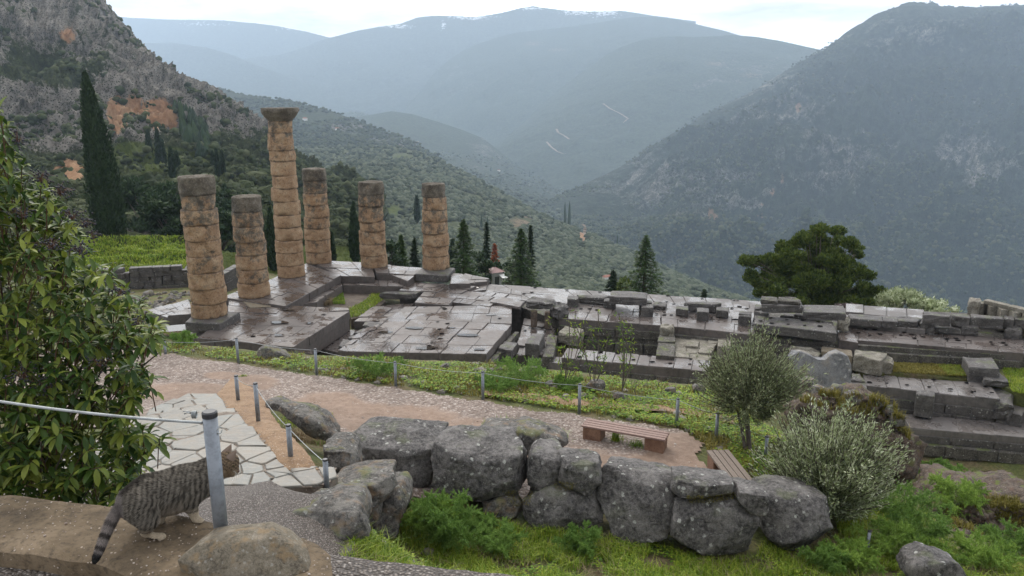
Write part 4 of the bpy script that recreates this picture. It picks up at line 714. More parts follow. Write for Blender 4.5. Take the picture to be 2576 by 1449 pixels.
# ---------------- foreground terrace wall, kerb, flagstones ----------------
ZT=10.05
def pz(pts,z): a=np.array(pts,float); return onz(a[:,0],a[:,1],z)[:,:2]
def sheet_from_poly(name,poly,zt,zb,mat,cell,amp,fr,edge=.03,zf=None,**t):
    """thick earth or mortar body: gridded uneven top clipped to the outline, plus a rough skirt"""
    poly=ccw(poly); L=[]; 
    for i in range(len(poly)):
        a,b=poly[i],poly[(i+1)%len(poly)]; m=max(1,int(np.linalg.norm(b-a)/cell)); L+= [a+(b-a)*k/m for k in range(m)]
    L=np.array(L); L=L+edge*np.stack([fbm(np.c_[L*fr*2,L[:,:1]*0],3),fbm(np.c_[L*fr*2,L[:,:1]*0+5],3)],1)
    zf=zf or (lambda x,y:np.full(np.shape(x),zt))
    from mathutils.geometry import delaunay_2d_cdt
    x0,y0=L.min(0);x1,y1=L.max(0); X,Y=np.meshgrid(np.arange(x0,x1,cell),np.arange(y0,y1,cell)); X=X+RNG.uniform(-.25,.25,X.shape)*cell; Y=Y+RNG.uniform(-.25,.25,Y.shape)*cell
    ins=pip(X,Y,L); G=np.c_[X[ins],Y[ins]]; dd=np.min(np.hypot(G[:,None,0]-L[None,:,0],G[:,None,1]-L[None,:,1]),axis=1); G=G[dd>cell*.6]; n=len(L)
    vs,_,fs,_,_,_=delaunay_2d_cdt([Vector(p) for p in np.concatenate([L,G])],[],[list(range(n))],1,1e-5)
    A=np.array([(v.x,v.y) for v in vs]); dist=np.min(np.hypot(A[:,None,0]-L[None,:,0],A[:,None,1]-L[None,:,1]),axis=1)
    z=zf(A[:,0],A[:,1])+amp*fbm(np.c_[A*fr,A[:,:1]*0],5,.6)-edge*1.2*np.exp(-dist/.02/ (1+edge*10))
    V=np.c_[A,z]; Fc=[list(f) for f in fs]; rows=5; k0=len(V)
    # skirt
    zl=zf(L[:,0],L[:,1])+amp*fbm(np.c_[L*fr,L[:,:1]*0],5,.6)-edge*1.2
    for r in range(rows+1):
        tt=r/rows; zz=zl*(1-tt)+zb*tt; o=edge*1.5*np.stack([fbm(np.c_[L*fr,zz*fr],4),fbm(np.c_[L*fr+9,zz*fr],4)],1)*(r>0); V=np.concatenate([V,np.c_[L+o,zz]])
    Fc+=[(k0+r*n+i,k0+(r+1)*n+i,k0+(r+1)*n+(i+1)%n,k0+r*n+(i+1)%n) for r in range(rows) for i in range(n)]
    return mk(name,V,Fc,mat,smooth=True,**t)
tw=[(-420,1215),(-60,1229),(0,1236),(120,1246),(230,1258),(300,1266),(390,1279),(450,1289),(500,1298),(545,1311),(600,1324),(660,1330),(760,1343),(800,1357),(830,1385),(838,1420),(840,1500),(400,1465),(230,1404),(0,1378),(-500,1345)]
sheet_from_poly('terrace_wall',pz(tw,ZT),ZT,6.0,M['terrace'],.035,.018,3.0,.02,label='low earth-covered terrace wall under the cat and the near post',cat='wall')
sheet_from_poly('viewpoint_ground',np.array([[-3.4,-.6],[1.2,-.6],[1.0,2.9],[-.85,3.25],[-1.9,3.5],[-3.4,3.62]])*1.0,ZT-.10,8,M['finegravel'],.08,.02,3,.02,kind='structure')
# kerb beside the steps, following its slope
def wpt(px,py,D): return at(px,py,D)
kz=lambda x,y: np.interp(y,[10.5,12.2,13.2,14.5,16.5,19.3,21.5,26],[6.25,6.2,6.1,5.6,5.05,4.45,4.0,3.8])
def onf(px,py,fz):
    r=ray(px,py); D=5.
    for D in np.arange(8,40,.02):
        p=CAM+r*D
        if p[2]<fz(p[0],p[1]): return p
    return p
kpts=[(540,992),(582,946),(625,962),(668,1006),(682,1035),(727,1083),(765,1125),(802,1173),(721,1174),(695,1149),(655,1102),(630,1072),(596,1042),(565,1016)]
kp=np.array([onf(a,b,kz)[:2] for a,b in kpts]); sheet_from_poly('stair_kerb',kp,0,3.0,M['kerb'],.12,.05,2.2,.04,zf=kz,label='sloping tan mortar kerb beside the flagstone steps, carrying small posts',cat='kerb')
# flagstones: voronoi slabs on landings that step down away from the viewer
fz0=[(0,6.17),(13.0,6.17),(13.01,6.02),(14.6,5.98),(14.61,5.66),(17.0,5.45),(17.01,5.12),(18.1,5.02),(18.11,4.6),(19.2,4.5),(19.21,4.1),(20.4,4.0),(20.41,3.68),(24,3.62)]
fz=lambda x,y: np.interp(y+.25*x*0-(x+4)*.12,[a for a,b in fz0],[b for a,b in fz0])
fpoly=[(480,990),(545,990),(563,1008),(600,1040),(655,1100),(700,1150),(722,1173),(838,1173),(850,1198),(800,1220),(700,1226),(580,1222),(440,1216),(300,1222),(150,1240),(150,1150),(300,1080),(380,1026)]
fp=np.array([onf(a,b,fz)[:2] for a,b in fpoly])
def voronoi_cells(pts,poly):
    """clip each seed's Voronoi cell to the outline"""
    cells=[]
    from math import inf
    for i,p in enumerate(pts):
        c=[tuple(x) for x in poly]
        d=np.hypot(*(pts-p).T)
        for j in np.argsort(d)[1:26]:
            q=pts[j]; m=(p+q)/2; nrm=q-p; out=[]
            for a,b in zip(c,c[1:]+c[:1]):
                sa=(a[0]-m[0])*nrm[0]+(a[1]-m[1])*nrm[1]; sb=(b[0]-m[0])*nrm[0]+(b[1]-m[1])*nrm[1]
                if sa<=0: out.append(a)
                if (sa<0)!=(sb<0): t=sa/(sa-sb); out.append((a[0]+(b[0]-a[0])*t,a[1]+(b[1]-a[1])*t))
            c=out
            if len(c)<3: break
        if len(c)>=3: cells.append(np.array(c))
    return cells
x0,y0=fp.min(0);x1,y1=fp.max(0); seeds=[]
tries=0
while tries<9000:
    tries+=1; p=np.array([RNG.uniform(x0,x1),RNG.uniform(y0,y1)]); r=.29+.40*max(0,float(perlin(np.array([[p[0]*.9,p[1]*.9,2.]]))[0])+.25)
    if pip(p[:1],p[1:],fp)[0] and all(np.hypot(*(p-s))>r for s in seeds): seeds.append(p)
seeds=np.array(seeds); mb=MB()
for c in voronoi_cells(seeds,fp):
    m=c.mean(0); keep=[i for i in range(len(c)) if np.linalg.norm(c[i]-c[i-1])>.03]; c=c[keep]
    if len(c)<3 or np.ptp(c,axis=0).min()<.1: continue
    m=c.mean(0)
    L=np.linalg.norm(c-m,axis=1)[:,None]; c=m+(c-m)*(1-.013/L)
    # round the corners
    k=len(c); cc=[]
    for i in range(k): a,b,d=c[i-1],c[i],c[(i+1)%k]; cc+=[b+(a-b)*.10,b+(a-b)*.025+(d-b)*.025,b+(d-b)*.10]
    c=np.array(cc)+RNG.normal(0,.012,(len(cc),2)); z=float(fz(m[0],m[1])); mb.stone(ccw(c),z+RNG.normal(0,.006),z-.15,.012)
fs_=mb.build('flagstones',M['flag'],kind='structure')
fb=[]
X,Y=np.meshgrid(np.arange(x0-.2,x1+.2,.08),np.arange(y0-.2,y1+.2,.08)); m_=pip(X[:-1,:-1]+.04,Y[:-1,:-1]+.04,fp)
Z=fz(X,Y)-.018+.008*fbm(np.stack([X*3,Y*3,X*0],-1)); V=np.stack([X,Y,Z],-1).reshape(-1,3); Fc=grid_faces(X.shape[1],X.shape[0],m_); us=np.unique(Fc); mp_=np.zeros(len(V),int); mp_[us]=np.arange(len(us)); mk('step_mortar',V[us],mp_[Fc],M['mortar'],smooth=True,kind='structure')
ed_=np.array([onf(a,b,fz) for a,b in [(850,1198),(800,1220),(700,1226),(580,1222),(440,1216),(300,1222)]]); ne=len(ed_); mk('step_edge',np.concatenate([ed_+[0,0,-.03],ed_+[0,-.04,-.9]]),[(i,i+1,ne+i+1,ne+i) for i in range(ne-1)],M['mortar'],kind='structure')
# ---------------- posts and ropes ----------------
def post(px,py,D,topy,r,label,group=None,capped=True,base=None):
    b=at(px,py,D) if base is None else np.array(base,float); zt=float(zvert(b[0],b[1],topy)); root=empty('rope_post',b,label,'post',group)
    m=MB(); m.tube([[b[0],b[1],b[2]-.15],[b[0],b[1],zt-.02]],r,20); m.build('pole',M['steel'],root,smooth=True)
    m=MB(); m.tube([[b[0],b[1],zt-.022],[b[0],b[1],zt-.002],[b[0],b[1],zt+.004]],[r*1.06,r*1.06,r*.85],20); m.build('cap',M['cap'],root,smooth=False)
    m=MB(); th=np.linspace(0,2*np.pi,13); m.tube(np.stack([b[0]+r*1.15+.010*np.cos(th)*0+.012*np.sin(th)*.6,b[1]-.0+.012*np.sin(th),zt-.085+.014*np.cos(th)],1),.0028,5,False); m.build('eye_bolt',M['wire'],root,smooth=True)
    return np.array([b[0],b[1],zt])
def rope(name,pts,r,sag,label,twist=False,**k):
    mb=MB()
    for a,b in zip(pts[:-1],pts[1:]):
        a=np.array(a);b=np.array(b); t=np.linspace(0,1,60 if twist else 12)[:,None]; P=a+(b-a)*t; P[:,2]-=sag*4*(t*(1-t))[:,0]*np.linalg.norm(b-a)
        if twist:
            d=(b-a)/np.linalg.norm(b-a); u=np.cross(d,[0,0,1]); u/=np.linalg.norm(u); v=np.cross(d,u); n=420; tt=np.linspace(0,1,n)[:,None]; C=a+(b-a)*tt; C[:,2]-=sag*4*(tt*(1-tt))[:,0]*np.linalg.norm(b-a)
            for s in range(5):
                ph=tt*np.linalg.norm(b-a)/.05*2*np.pi+s*2*np.pi/5; mb.tube(C+r*.55*(np.cos(ph)*u+np.sin(ph)*v),r*.5,5)
        else: mb.tube(P,r,6)
    return mb.build(name,M['wire'],smooth=True,label=label,cat='rope',**k)
np_=post(559,1362,3.53,1036,.0305,'big grey steel post with a black cap in front of the cat')
rp=empty('wire_rope',np_+[-.03,0,-.05],'twisted steel wire rope running from the near post into the leafy shrub','rope')
mbk=MB(); a=np_+[-.03,-.01,-.045]; b=at(-160,983,3.45)
def twist(mb,a,b,r,sag,pitch=.05,ns=6):
    d=(b-a)/np.linalg.norm(b-a); u=np.cross(d,[0,0,1]); u/=np.linalg.norm(u); v=np.cross(d,u); n=int(np.linalg.norm(b-a)/.006); tt=np.linspace(0,1,n)[:,None]; C=a+(b-a)*tt; C[:,2]-=sag*(4*tt*(1-tt))[:,0]
    for s in range(ns): ph=tt*np.linalg.norm(b-a)/pitch*2*np.pi+s*2*np.pi/ns; mb.tube(C+r*.6*(np.cos(ph)*u+np.sin(ph)*v),r*.42,5)
    mb.tube(C,r*.5,5)
twist(mbk,a,b,.0066,.02); mbk.build('cable',M['wire'],rp,smooth=True)
c0=at(490,1043,3.5); m=MB()
for k in range(3): th=np.linspace(0,2*np.pi,17); m.tube(c0+np.stack([.006*k-.008+0*th,.012*np.cos(th),.015*np.sin(th)],1),.0035,6,False)
m.tube([c0+[-.012,0,.004],c0+[-.03,-.005,.012],c0+[-.045,-.002,.004]],.003,5); m.tube([c0+[-.012,0,.01],c0+[-.028,-.005,.018],c0+[-.05,.0,.014]],.002,5); m.build('clamp',M['wire'],rp,smooth=True)
G1='small posts along the stair kerb'
kpd=[(599,1006,944,'short post at the far top end of the stair kerb',.045),(650,1060,963,'tallest of the small kerb posts, second from the far end',.043),(731,1148,1068,'kerb post between the tall one and the rope end',.042)]
tops=[]
for px,py,ty,lab,r in kpd: b=onf(px,py,kz); tops.append(post(0,0,0,ty,r,lab,G1,base=b))
b=onf(822,1224,lambda x,y:np.full(np.shape(x),6.1)); tops.append(post(0,0,0,1155,.040,'nearest small post, on the pale stone at the end of the flagstones',G1,base=b))
rope('thin_rope',[t-[0,0,.06] for t in tops],.006,.02,'thin wire rope strung along the four stair kerb posts')
G2='posts along the far edge of the gravel path'
fpd=[(417,893,856),(600,915,850),(797,946,877),(996,975,909),(1215,1009,934),(1457,1042,965),(1702,1071,1002),(1801,1106,1038)]
labs=['leftmost post of the far row, half hidden by the leafy shrub','second post of the far row, beside a pale stone','third post of the far row, before the left end of the middle paving','fourth post of the far row, beside a green fennel clump','fifth post of the far row, before the low block','sixth post of the far row, behind the left end of the pinkish bench','seventh post of the far row, behind the right end of the pinkish bench','last post of the far row, standing in grass left of the olive tree']
tops=[]
for (px,py,ty),lab in zip(fpd,labs):
    b=hit(px,py)[0]; tops.append(post(0,0,0,ty,.042,lab,G2,base=b))
far_end=hit(1925,1155)[0]; tops.append(post(0,0,0,1097,.04,'lone grey post in the grass between the olive tree and the silvery bush',G2,base=far_end))
e0=at(300,848,24.5); rope('thin_rope',[e0]+[t-[0,0,.05] for t in tops],.0055,.022,'long thin rope linking the posts on the far side of the path')
b=hit(2180,1400)[0]; post(0,0,0,1335,.032,'short grey post among the fennel at the foot of the last boulder',base=b)
# ---------------- benches ----------------
def bench(name,label,c,ang,L,W,ht,nsl,mw,legs=(.62,.36)):
    c=np.array(c,float); root=empty(name,c,label,'bench'); ca,sa=math.cos(ang),math.sin(ang); T=lambda u,v,z:[c[0]+u*ca-v*sa,c[1]+u*sa+v*ca,c[2]+z]
    sw=W/(nsl+(nsl-1)*.22)
    for i in range(nsl):
        v=-W/2+sw*.5+i*sw*1.22; m=MB(); q=np.array([T(-L/2,v-sw/2,0)[:2],T(L/2,v-sw/2,0)[:2],T(L/2,v+sw/2,0)[:2],T(-L/2,v+sw/2,0)[:2]]); m.stone(q,c[2]+ht+RNG.normal(0,.003),c[2]+ht-.05,.008,.003); m.build('slat',mw,root)
    for s in (-1,1):
        u=s*(L/2-legs[0]/2-.04); q=np.array([T(u-legs[0]/2,-W*.47,0)[:2],T(u+legs[0]/2,-W*.47,0)[:2],T(u+legs[0]/2,W*.47,0)[:2],T(u-legs[0]/2,W*.47,0)[:2]])
        rough_box(q,c[2]+ht-.052,c[2]-.1,.006,.02,2,'support',M['benchleg'],int(3+s),parent=root)
p1=onz(1477,1046,3.93)*.5+onz(1462,1075,3.93)*.5; p2=onz(1682,1083,3.93)*.5+onz(1676,1110,3.93)*.5; cb=(p1+p2)/2; ang=math.atan2(p2[1]-p1[1],p2[0]-p1[0])
bench('wooden_bench','long pinkish brown slatted bench on two clay-coloured blocks, on the gravel',(cb[0],cb[1],3.5),ang,float(np.linalg.norm(p2-p1)),.48,.43,4,M['wood1'],(.46,.3))
q1=(onz(1775,1130,3.95)+onz(1835,1132,3.95))/2; q2=(onz(1852,1215,3.95)+onz(1905,1235,3.95))/2; ang2=math.atan2(q2[1]-q1[1],q2[0]-q1[0]); d_=(q2-q1)/np.linalg.norm(q2-q1); cb2=q1+d_*.95
bench('wooden_bench','grey-brown slatted bench seen end-on behind the boulders',(cb2[0],cb2[1],3.5),ang2,1.9,.52,.45,4,M['wood2'],(.42,.3))
# ---------------- guard kiosk ----------------
kk=at(1244,716,74.); kx,ky=kk[0],kk[1]; zE=float(zvert(kx,ky,682)); zF=zE-2.2; K=empty('guard_kiosk',(kx,ky,zF),'small grey guard kiosk with a pinkish metal hip roof behind the temple','kiosk')
M['kwall']=metal('kiosk_panel',(.33,.335,.325),.5,0); M['kroof']=metal('pinkish_metal_roof',(.38,.235,.22),.35,.1); M['kglass']=NT('kiosk_glass').col((.035,.04,.045)).rough(.1).m; M['white']=NT('white_paint').col((.75,.75,.72)).rough(.5).m
ra=.55; m=MB(); m.box((kx,ky,zF+1.1),(1.15,1.15,2.2),ra); m.build('wall',M['kwall'],K)
rc,rs=math.cos(ra),math.sin(ra); R=lambda u,v,z:[kx+u*rc-v*rs,ky+u*rs+v*rc,z]
m=MB(); e=.74; m.add([R(-e,-e,zE),R(e,-e,zE),R(e,e,zE),R(-e,e,zE),R(0,0,zE+.42)],[(0,1,4),(1,2,4),(2,3,4),(3,0,4),(3,2,1,0)])
for a,b in ((-e,-e),(e,-e),(e,e),(-e,e)): m.tube([R(a,b,zE+.01),R(0,0,zE+.43)],.02,5)
m.build('roof',M['kroof'],K)
def panel(name,u0,u1,z0,z1,face,mat,off=.02,par=K):
    m=MB(); s=.575+off
    if face=='f': P=[R(u0,-s,z0),R(u1,-s,z0),R(u1,-s,z1),R(u0,-s,z1)]; Q=[R(u0,-.57,z0),R(u1,-.57,z0),R(u1,-.57,z1),R(u0,-.57,z1)]
    else: P=[R(-s,u1,z0),R(-s,u0,z0),R(-s,u0,z1),R(-s,u1,z1)]; Q=[R(-.57,u1,z0),R(-.57,u0,z0),R(-.57,u0,z1),R(-.57,u1,z1)]
    m.add(P+Q,[(0,1,2,3),(7,6,5,4),(0,4,5,1),(1,5,6,2),(2,6,7,3),(3,7,4,0)]); return m.build(name,mat,par)
w1=panel('window',-.38,.3,zF+.85,zF+1.8,'l',M['kglass']); panel('sash',-.38,.3,zF+1.30,zF+1.34,'l',M['kwall'],.03,w1)
w2=panel('door',-.4,.3,zF+.05,zF+1.95,'f',M['kwall'],.012); panel('pane',-.3,.15,zF+.9,zF+1.8,'f',M['kglass'],.03,w2)
m=MB(); m.add([R(.1,-.6,zE-.22),R(.66,-.6,zE-.22),R(.66,-1.3,zE-.42),R(.1,-1.3,zE-.42)],[(0,1,2,3)]); m.add(np.array([R(.1,-.6,zE-.24),R(.66,-.6,zE-.24),R(.66,-1.3,zE-.44),R(.1,-1.3,zE-.44)]),[(3,2,1,0)]); m.build('awning',M['white'],K)
m=MB(); m.box(R(-.64,.1,zE-.12),(.3,.06,.22),ra); m.build('lamp',M['white'],K)
m=MB(); th=np.linspace(0,2*np.pi,14); m.tube([R(-.6,.7,zE+.1),R(-.66,.66,zE+.2),R(-.68,.64,zE+.36)],[.02,.17,.12],14); m.build('dish',M['white'],K,smooth=True)
m=MB(); m.box(R(-.75,.62,zE-.02),(.34,.04,.4),ra); s_=m.build('sign',M['white'],K); 
for dz in (.1,-.02): m=MB(); m.box(R(-.78,.58,zE+dz),(.22,.02,.06),ra); m.build('mark',M['cap'],s_)
# ---------------- old stepped masonry on the left ----------------
OW=empty('old_masonry_wall',hit(400,735)[0],'old stepped wall of small grey blocks below the grassy slope at the left','wall')
wl=[at(255,742,56),at(330,740,56.5),at(487,732,57.5)]; zt_=float(at(380,668,57)[2])
masonry('wall_face',np.array(wl),.7,wl[0][2]-.6,zt_,7,.75,M['block'],parent=OW,jit=.06,prof=lambda t:zt_-.75*max(0,t-.3))
masonry('side_wall',np.array([at(487,732,57.5),at(500,700,62)]),.6,wl[0][2]-.6,zt_-.5,5,.8,M['course'],parent=OW,jit=.05)
masonry('wall_face',np.array([at(565,705,55),at(610,690,58)]),.6,-3,float(at(600,672,57)[2]),4,.9,M['block'],parent=OW,jit=.05)
M['scree']=M['greyrock']

drape('soil_path',[(1215,990),(1340,1000),(1469,1012),(1600,1022),(1701,1031),(1795,1045),(1860,1062),(1850,1076),(1790,1060),(1695,1046),(1580,1037),(1457,1028),(1330,1014),(1215,1003)],M['kerb'],.085,.08,.08,1.6)
P=hit(RNG.uniform(300,490,70),RNG.uniform(738,800,70)); RP=P
# ---------------- boulders ----------------
def boulder(name,label,front,D,top=(),depth=1.0,mat='boulder',amp=.05,vox=.045,lean=.25,group=None,seed=1,cat='boulder',fshrink=.9,fine=.034,facet=.3,grow=1.2,ground=False):
    if ground: D=float(proj(hit(np.mean([p[0] for p in front]),max(p[1] for p in front)-6)[0])[2])-.12
    f=np.array(front,float); ymid=f[:,1].mean(); Pf=[]
    c=f.mean(0)
    for x,y in f:
        Pf.append(at(x,y,D+ (ymid-y)/120.*lean))
    Pf=np.array(Pf); cc=Pf.mean(0); nose=[cc+(p-cc)*.55+np.array([0,-.12*depth,0]) for p in Pf]
    Pb=cc+(Pf-cc)*fshrink+np.array([0,depth,-.12*depth]); pts=[*Pf,*nose,*Pb]
    for x,y in top: pts.append(at(x,y,D+depth*.85))
    bm=bmesh.new(); [bm.verts.new(p) for p in pts]; r=bmesh.ops.convex_hull(bm,input=bm.verts[:]); 
    bmesh.ops.delete(bm,geom=[v for v in bm.verts if not v.link_faces],context='VERTS')
    me=bpy.data.meshes.new('t'); bm.to_mesh(me); bm.free(); o=bpy.data.objects.new('t',me); COL.objects.link(o); md=o.modifiers.new('r','REMESH'); md.mode='VOXEL'; md.voxel_size=vox
    dg=bpy.context.evaluated_depsgraph_get(); ev=o.evaluated_get(dg); m2=ev.to_mesh(); V=np.empty(len(m2.vertices)*3,np.float32); m2.vertices.foreach_get('co',V); V=V.reshape(-1,3).astype(float)
    Fc=[tuple(p.vertices) for p in m2.polygons]; ev.to_mesh_clear(); bpy.data.objects.remove(o); bpy.data.meshes.remove(me)
    E=np.array([(a,b) for q in Fc for a,b in zip(q,q[1:]+q[:1])])
    for _ in range(1):
        s=np.zeros_like(V); n=np.zeros(len(V)); np.add.at(s,E[:,0],V[E[:,1]]); np.add.at(n,E[:,0],1); V=V*.4+.6*s/np.maximum(n,1)[:,None]
    rg=np.random.default_rng(seed*13+5); c0=V.mean(0)
    blocky=mat in('boulder','greyrock') and V.shape[0]>300
    for q in range(20):
        nn=rg.normal(size=3); nn[2]*=.8; nn/=np.linalg.norm(nn)
        if blocky and q<12: nn=np.array([(1,0,.1),(-1,0,.1),(0,-1,.25),(0,0,-1),(.3,-1,0),(-.3,-1,0.1)][q%6])+rg.normal(0,.20,3); nn/=np.linalg.norm(nn)
        if q==0: nn=np.array([.03,-.14,.98])
        h=((V-c0)@nn); lim=h.max()*rg.uniform(.78,.93)+.03*fbm(V*3+q,2)*h.max(); ex=np.clip(h-lim,0,None); V=V-ex[:,None]*nn*.92
    N=V-c0; N/=np.linalg.norm(N,axis=1)[:,None]
    d=amp*(fbm(V*1.6+seed*5.1,4,.55)+facet*2*fbm(V*1.1+seed*2.3,3,.5,True)-.2)+fine*fbm(V*9+seed,4,.65)+fine*1.4*np.minimum(0,fbm(V*4+seed*3,3,.6,True)-.15)
    V=V+N*d[:,None]
    V=c0+(V-c0)*grow
    return mk(name,V,Fc,M[mat],smooth=True,label=label,cat=cat,group=group)
bw='boulders of the dark rough wall'
boulder('boulder','huge flat-topped grey boulder with white lichen, leftmost of the top row',[(888,1118),(884,1160),(892,1203),(970,1222),(1017,1232),(1080,1212),(1094,1170),(1110,1120),(1000,1128)],16.3,[(955,1060),(1108,1074),(1122,1090),(905,1095)],1.35,group=bw,seed=1,amp=.06)
boulder('boulder','wide dark boulder tapering to a point below, second in the top row',[(1112,1125),(1088,1168),(1092,1217),(1160,1252),(1204,1280),(1250,1256),(1328,1216),(1336,1150),(1322,1126),(1220,1138)],15.75,[(1160,1085),(1254,1089),(1318,1104)],1.1,group=bw,seed=2,amp=.07)
boulder('boulder','narrow upright boulder speckled with lichen, third in the top row',[(1345,1150),(1400,1140),(1415,1155),(1404,1215),(1357,1248),(1329,1224),(1334,1175)],15.7,[(1355,1118),(1408,1122)],.8,group=bw,seed=3)
boulder('boulder','small block-like boulder with two white lichen spots on top',[(1410,1160),(1505,1160),(1514,1200),(1479,1247),(1408,1218)],15.4,[(1418,1141),(1500,1143)],.8,group=bw,seed=4)
boulder('boulder','broad brown-grey boulder in the lower row beneath the two small ones',[(1318,1280),(1395,1222),(1508,1236),(1521,1306),(1448,1342),(1363,1338)],15.35,[],.8,group=bw,ground=True,seed=5,amp=.06)
boulder('boulder','tall dark boulder with a smooth cracked face, in the middle of the wall',[(1519,1190),(1603,1200),(1697,1215),(1702,1245),(1683,1309),(1659,1362),(1607,1372),(1557,1344),(1514,1250)],15.0,[(1524,1171),(1600,1176),(1692,1199)],.9,group=bw,ground=True,seed=6,amp=.06)
boulder('boulder','flat cap boulder with one big pale lichen ring over a mossy gap',[(1702,1205),(1780,1215),(1850,1222),(1842,1246),(1728,1252),(1709,1253)],14.9,[(1708,1188),(1825,1202)],.75,group=bw,seed=7,amp=.03,vox=.035)
boulder('boulder','small angular dark boulder wedged between the cap stone and the last one',[(1860,1235),(1927,1246),(1927,1298),(1900,1301),(1866,1264)],14.8,[(1868,1219),(1920,1228)],.7,group=bw,seed=8,amp=.03,vox=.035)
boulder('boulder','big round lichen-spotted boulder beneath the mossy gap',[(1709,1268),(1760,1258),(1843,1256),(1896,1312),(1904,1342),(1877,1404),(1815,1420),(1715,1392),(1686,1334)],14.5,[],.95,group=bw,ground=True,seed=9,amp=.06)
boulder('boulder','rounded dark boulder at the right end of the wall, before the silvery bush',[(1939,1250),(1985,1248),(2070,1262),(2087,1285),(2102,1355),(2023,1402),(1977,1386),(1926,1336)],14.4,[(1960,1230),(2062,1248)],1.0,group=bw,ground=True,seed=10,amp=.06)
boulder('boulder','pale broken stones filling the gap under the pointed boulder',[(1213,1277),(1263,1255),(1301,1261),(1318,1290),(1298,1300),(1232,1303)],15.7,[],.5,'greyrock',seed=11,vox=.035,amp=.08)
boulder('boulder','rough grey rock with hollows under the leftmost boulder',[(823,1240),(884,1225),(967,1217),(968,1249),(938,1286),(907,1268),(832,1264)],13.4,[(850,1215),(930,1205)],1.2,'greyrock',seed=12,amp=.12)
boulder('boulder','upright rough grey rock beside the fennel plant',[(948,1283),(960,1245),(1004,1239),(1018,1255),(1013,1299),(988,1355),(942,1361),(923,1330)],13.8,[],.9,'greyrock',seed=13,amp=.12,ground=True)
boulder('boulder','small crumbly rock between the left rocks and the lichen boulder',[(884,1240),(950,1232),(955,1290),(930,1330),(890,1320)],13.9,[],.9,'greyrock',seed=33,amp=.12)
boulder('boulder','large jagged grey rock between the terrace end and the fennel',[(716,1322),(745,1292),(845,1272),(901,1278),(915,1317),(903,1371),(860,1392),(820,1375),(745,1345)],10.9,[(760,1276),(890,1264)],.8,'greyrock',seed=14,amp=.10,vox=.035)
boulder('boulder','small dark rock below the jagged rock at the terrace corner',[(842,1411),(876,1392),(886,1424),(882,1470),(838,1470)],10.3,[],.5,'greyrock',seed=15,amp=.06,vox=.03)
boulder('boulder','low grey rocks with dry herbs behind the pointed boulder',[(1195,1098),(1240,1085),(1290,1088),(1318,1082),(1375,1090),(1412,1104),(1418,1135),(1350,1145),(1250,1125)],17.2,[(1325,1062),(1385,1078)],.8,'greyrock',seed=16,amp=.12)
boulder('boulder','long curved dark rock along the right side of the stair kerb',[(720,1040),(770,1042),(808,1060),(830,1090),(834,1116),(805,1114),(780,1080),(740,1058)],16.6,[(690,1016),(720,1014),(790,1040)],.7,'greyrock',seed=17,amp=.07)
boulder('boulder','flat mossy rock strip beside the kerb, nearest the tall kerb post',[(657,1012),(690,1012),(730,1030),(735,1045),(700,1036),(668,1024)],18.4,[],.6,'greyrock',seed=18,amp=.05)
boulder('boulder','dark rock right of the last kerb post',[(806,1130),(860,1130),(886,1150),(888,1188),(850,1205),(815,1170)],14.8,[],1.0,'greyrock',seed=19,amp=.12)
boulder('boulder','rounded mottled stone in the very foreground beside the near post',[(425,1475),(448,1415),(500,1372),(560,1352),(665,1350),(725,1378),(755,1420),(780,1480)],3.3,[(560,1338),(640,1340)],.22,'terracerock',seed=20,amp=.014,vox=.012,lean=.05,fine=.006,grow=1.04)
boulder('boulder','pale flat stone under the nearest small post',[(790,1232),(850,1225),(862,1240),(830,1262),(800,1250)],12.2,[],.5,'cream',seed=21,amp=.03,vox=.03)
boulder('boulder','small pale stone on the grass beside the second far post',[(632,893),(660,874),(700,888),(715,905),(650,908)],26.5,[],.6,'greyrock',seed=22,amp=.08)
boulder('boulder','weathered grey rock at the bottom edge among the fennel',[(2290,1470),(2300,1430),(2350,1405),(2375,1425),(2420,1430),(2440,1480)],14.2,[],.6,'boulder',seed=23,amp=.08)
# conglomerate bank between plaza and lower court
rb=[('crumbling reddish rubble bank behind the young olive tree',[(2000,1060),(2020,1010),(2060,985),(2120,1000),(2150,1040),(2150,1110),(2060,1120)],25.0,1.6),
('moss-topped part of the rubble bank, right of the reddish part',[(2110,1010),(2170,985),(2230,1000),(2270,1050),(2280,1110),(2200,1150),(2120,1100)],26.5,1.8),
('overhanging red rubble face at the end of the bank',[(2190,1100),(2230,1090),(2290,1090),(2330,1110),(2280,1180),(2290,1250),(2200,1260),(2180,1190)],25.5,1.4)]
for i,(lab,f,D,dp) in enumerate(rb): boulder('rubble_bank',lab,f,D,[],dp,'rubble',.22,.07,.2,None,30+i,'rubble bank',.9,.10,.35,1.0)
G3='loose rocks along the mossy bank'
lr=[(2040,965,16,25.8,'grey'),(2062,985,18,25.4,''),(2110,985,14,25.9,''),(2155,1000,18,26.2,''),(2208,1020,20,26.2,''),(2245,1035,16,26.0,''),(2262,1060,18,25.6,''),(2130,1000,10,26.2,''),(1950,1000,14,25.9,'')]
names=['grey rock at the left top of the rubble bank','pale craggy rock on the left shoulder of the rubble bank','small rock on the crest of the rubble bank','upright rock amid dry grass on the bank','rounded grey rock at the mossy right end of the bank','pale cap rock at the right corner of the bank','dark rock hanging at the right end of the bank','tiny rock between two bigger ones on the bank crest','pale rock behind the crown of the young olive tree']
for i,((x,y,r,D,_),lab) in enumerate(zip(lr,names)):
    th=np.arange(9)*2*np.pi/9; boulder('rock',lab,[(x+r*math.cos(t)*RNG.uniform(.8,1.25),y+r*math.sin(t)*.8*RNG.uniform(.8,1.2)) for t in th],D,[],.35,'greyrock',.05,.035,.1,G3,50+i,'rock')
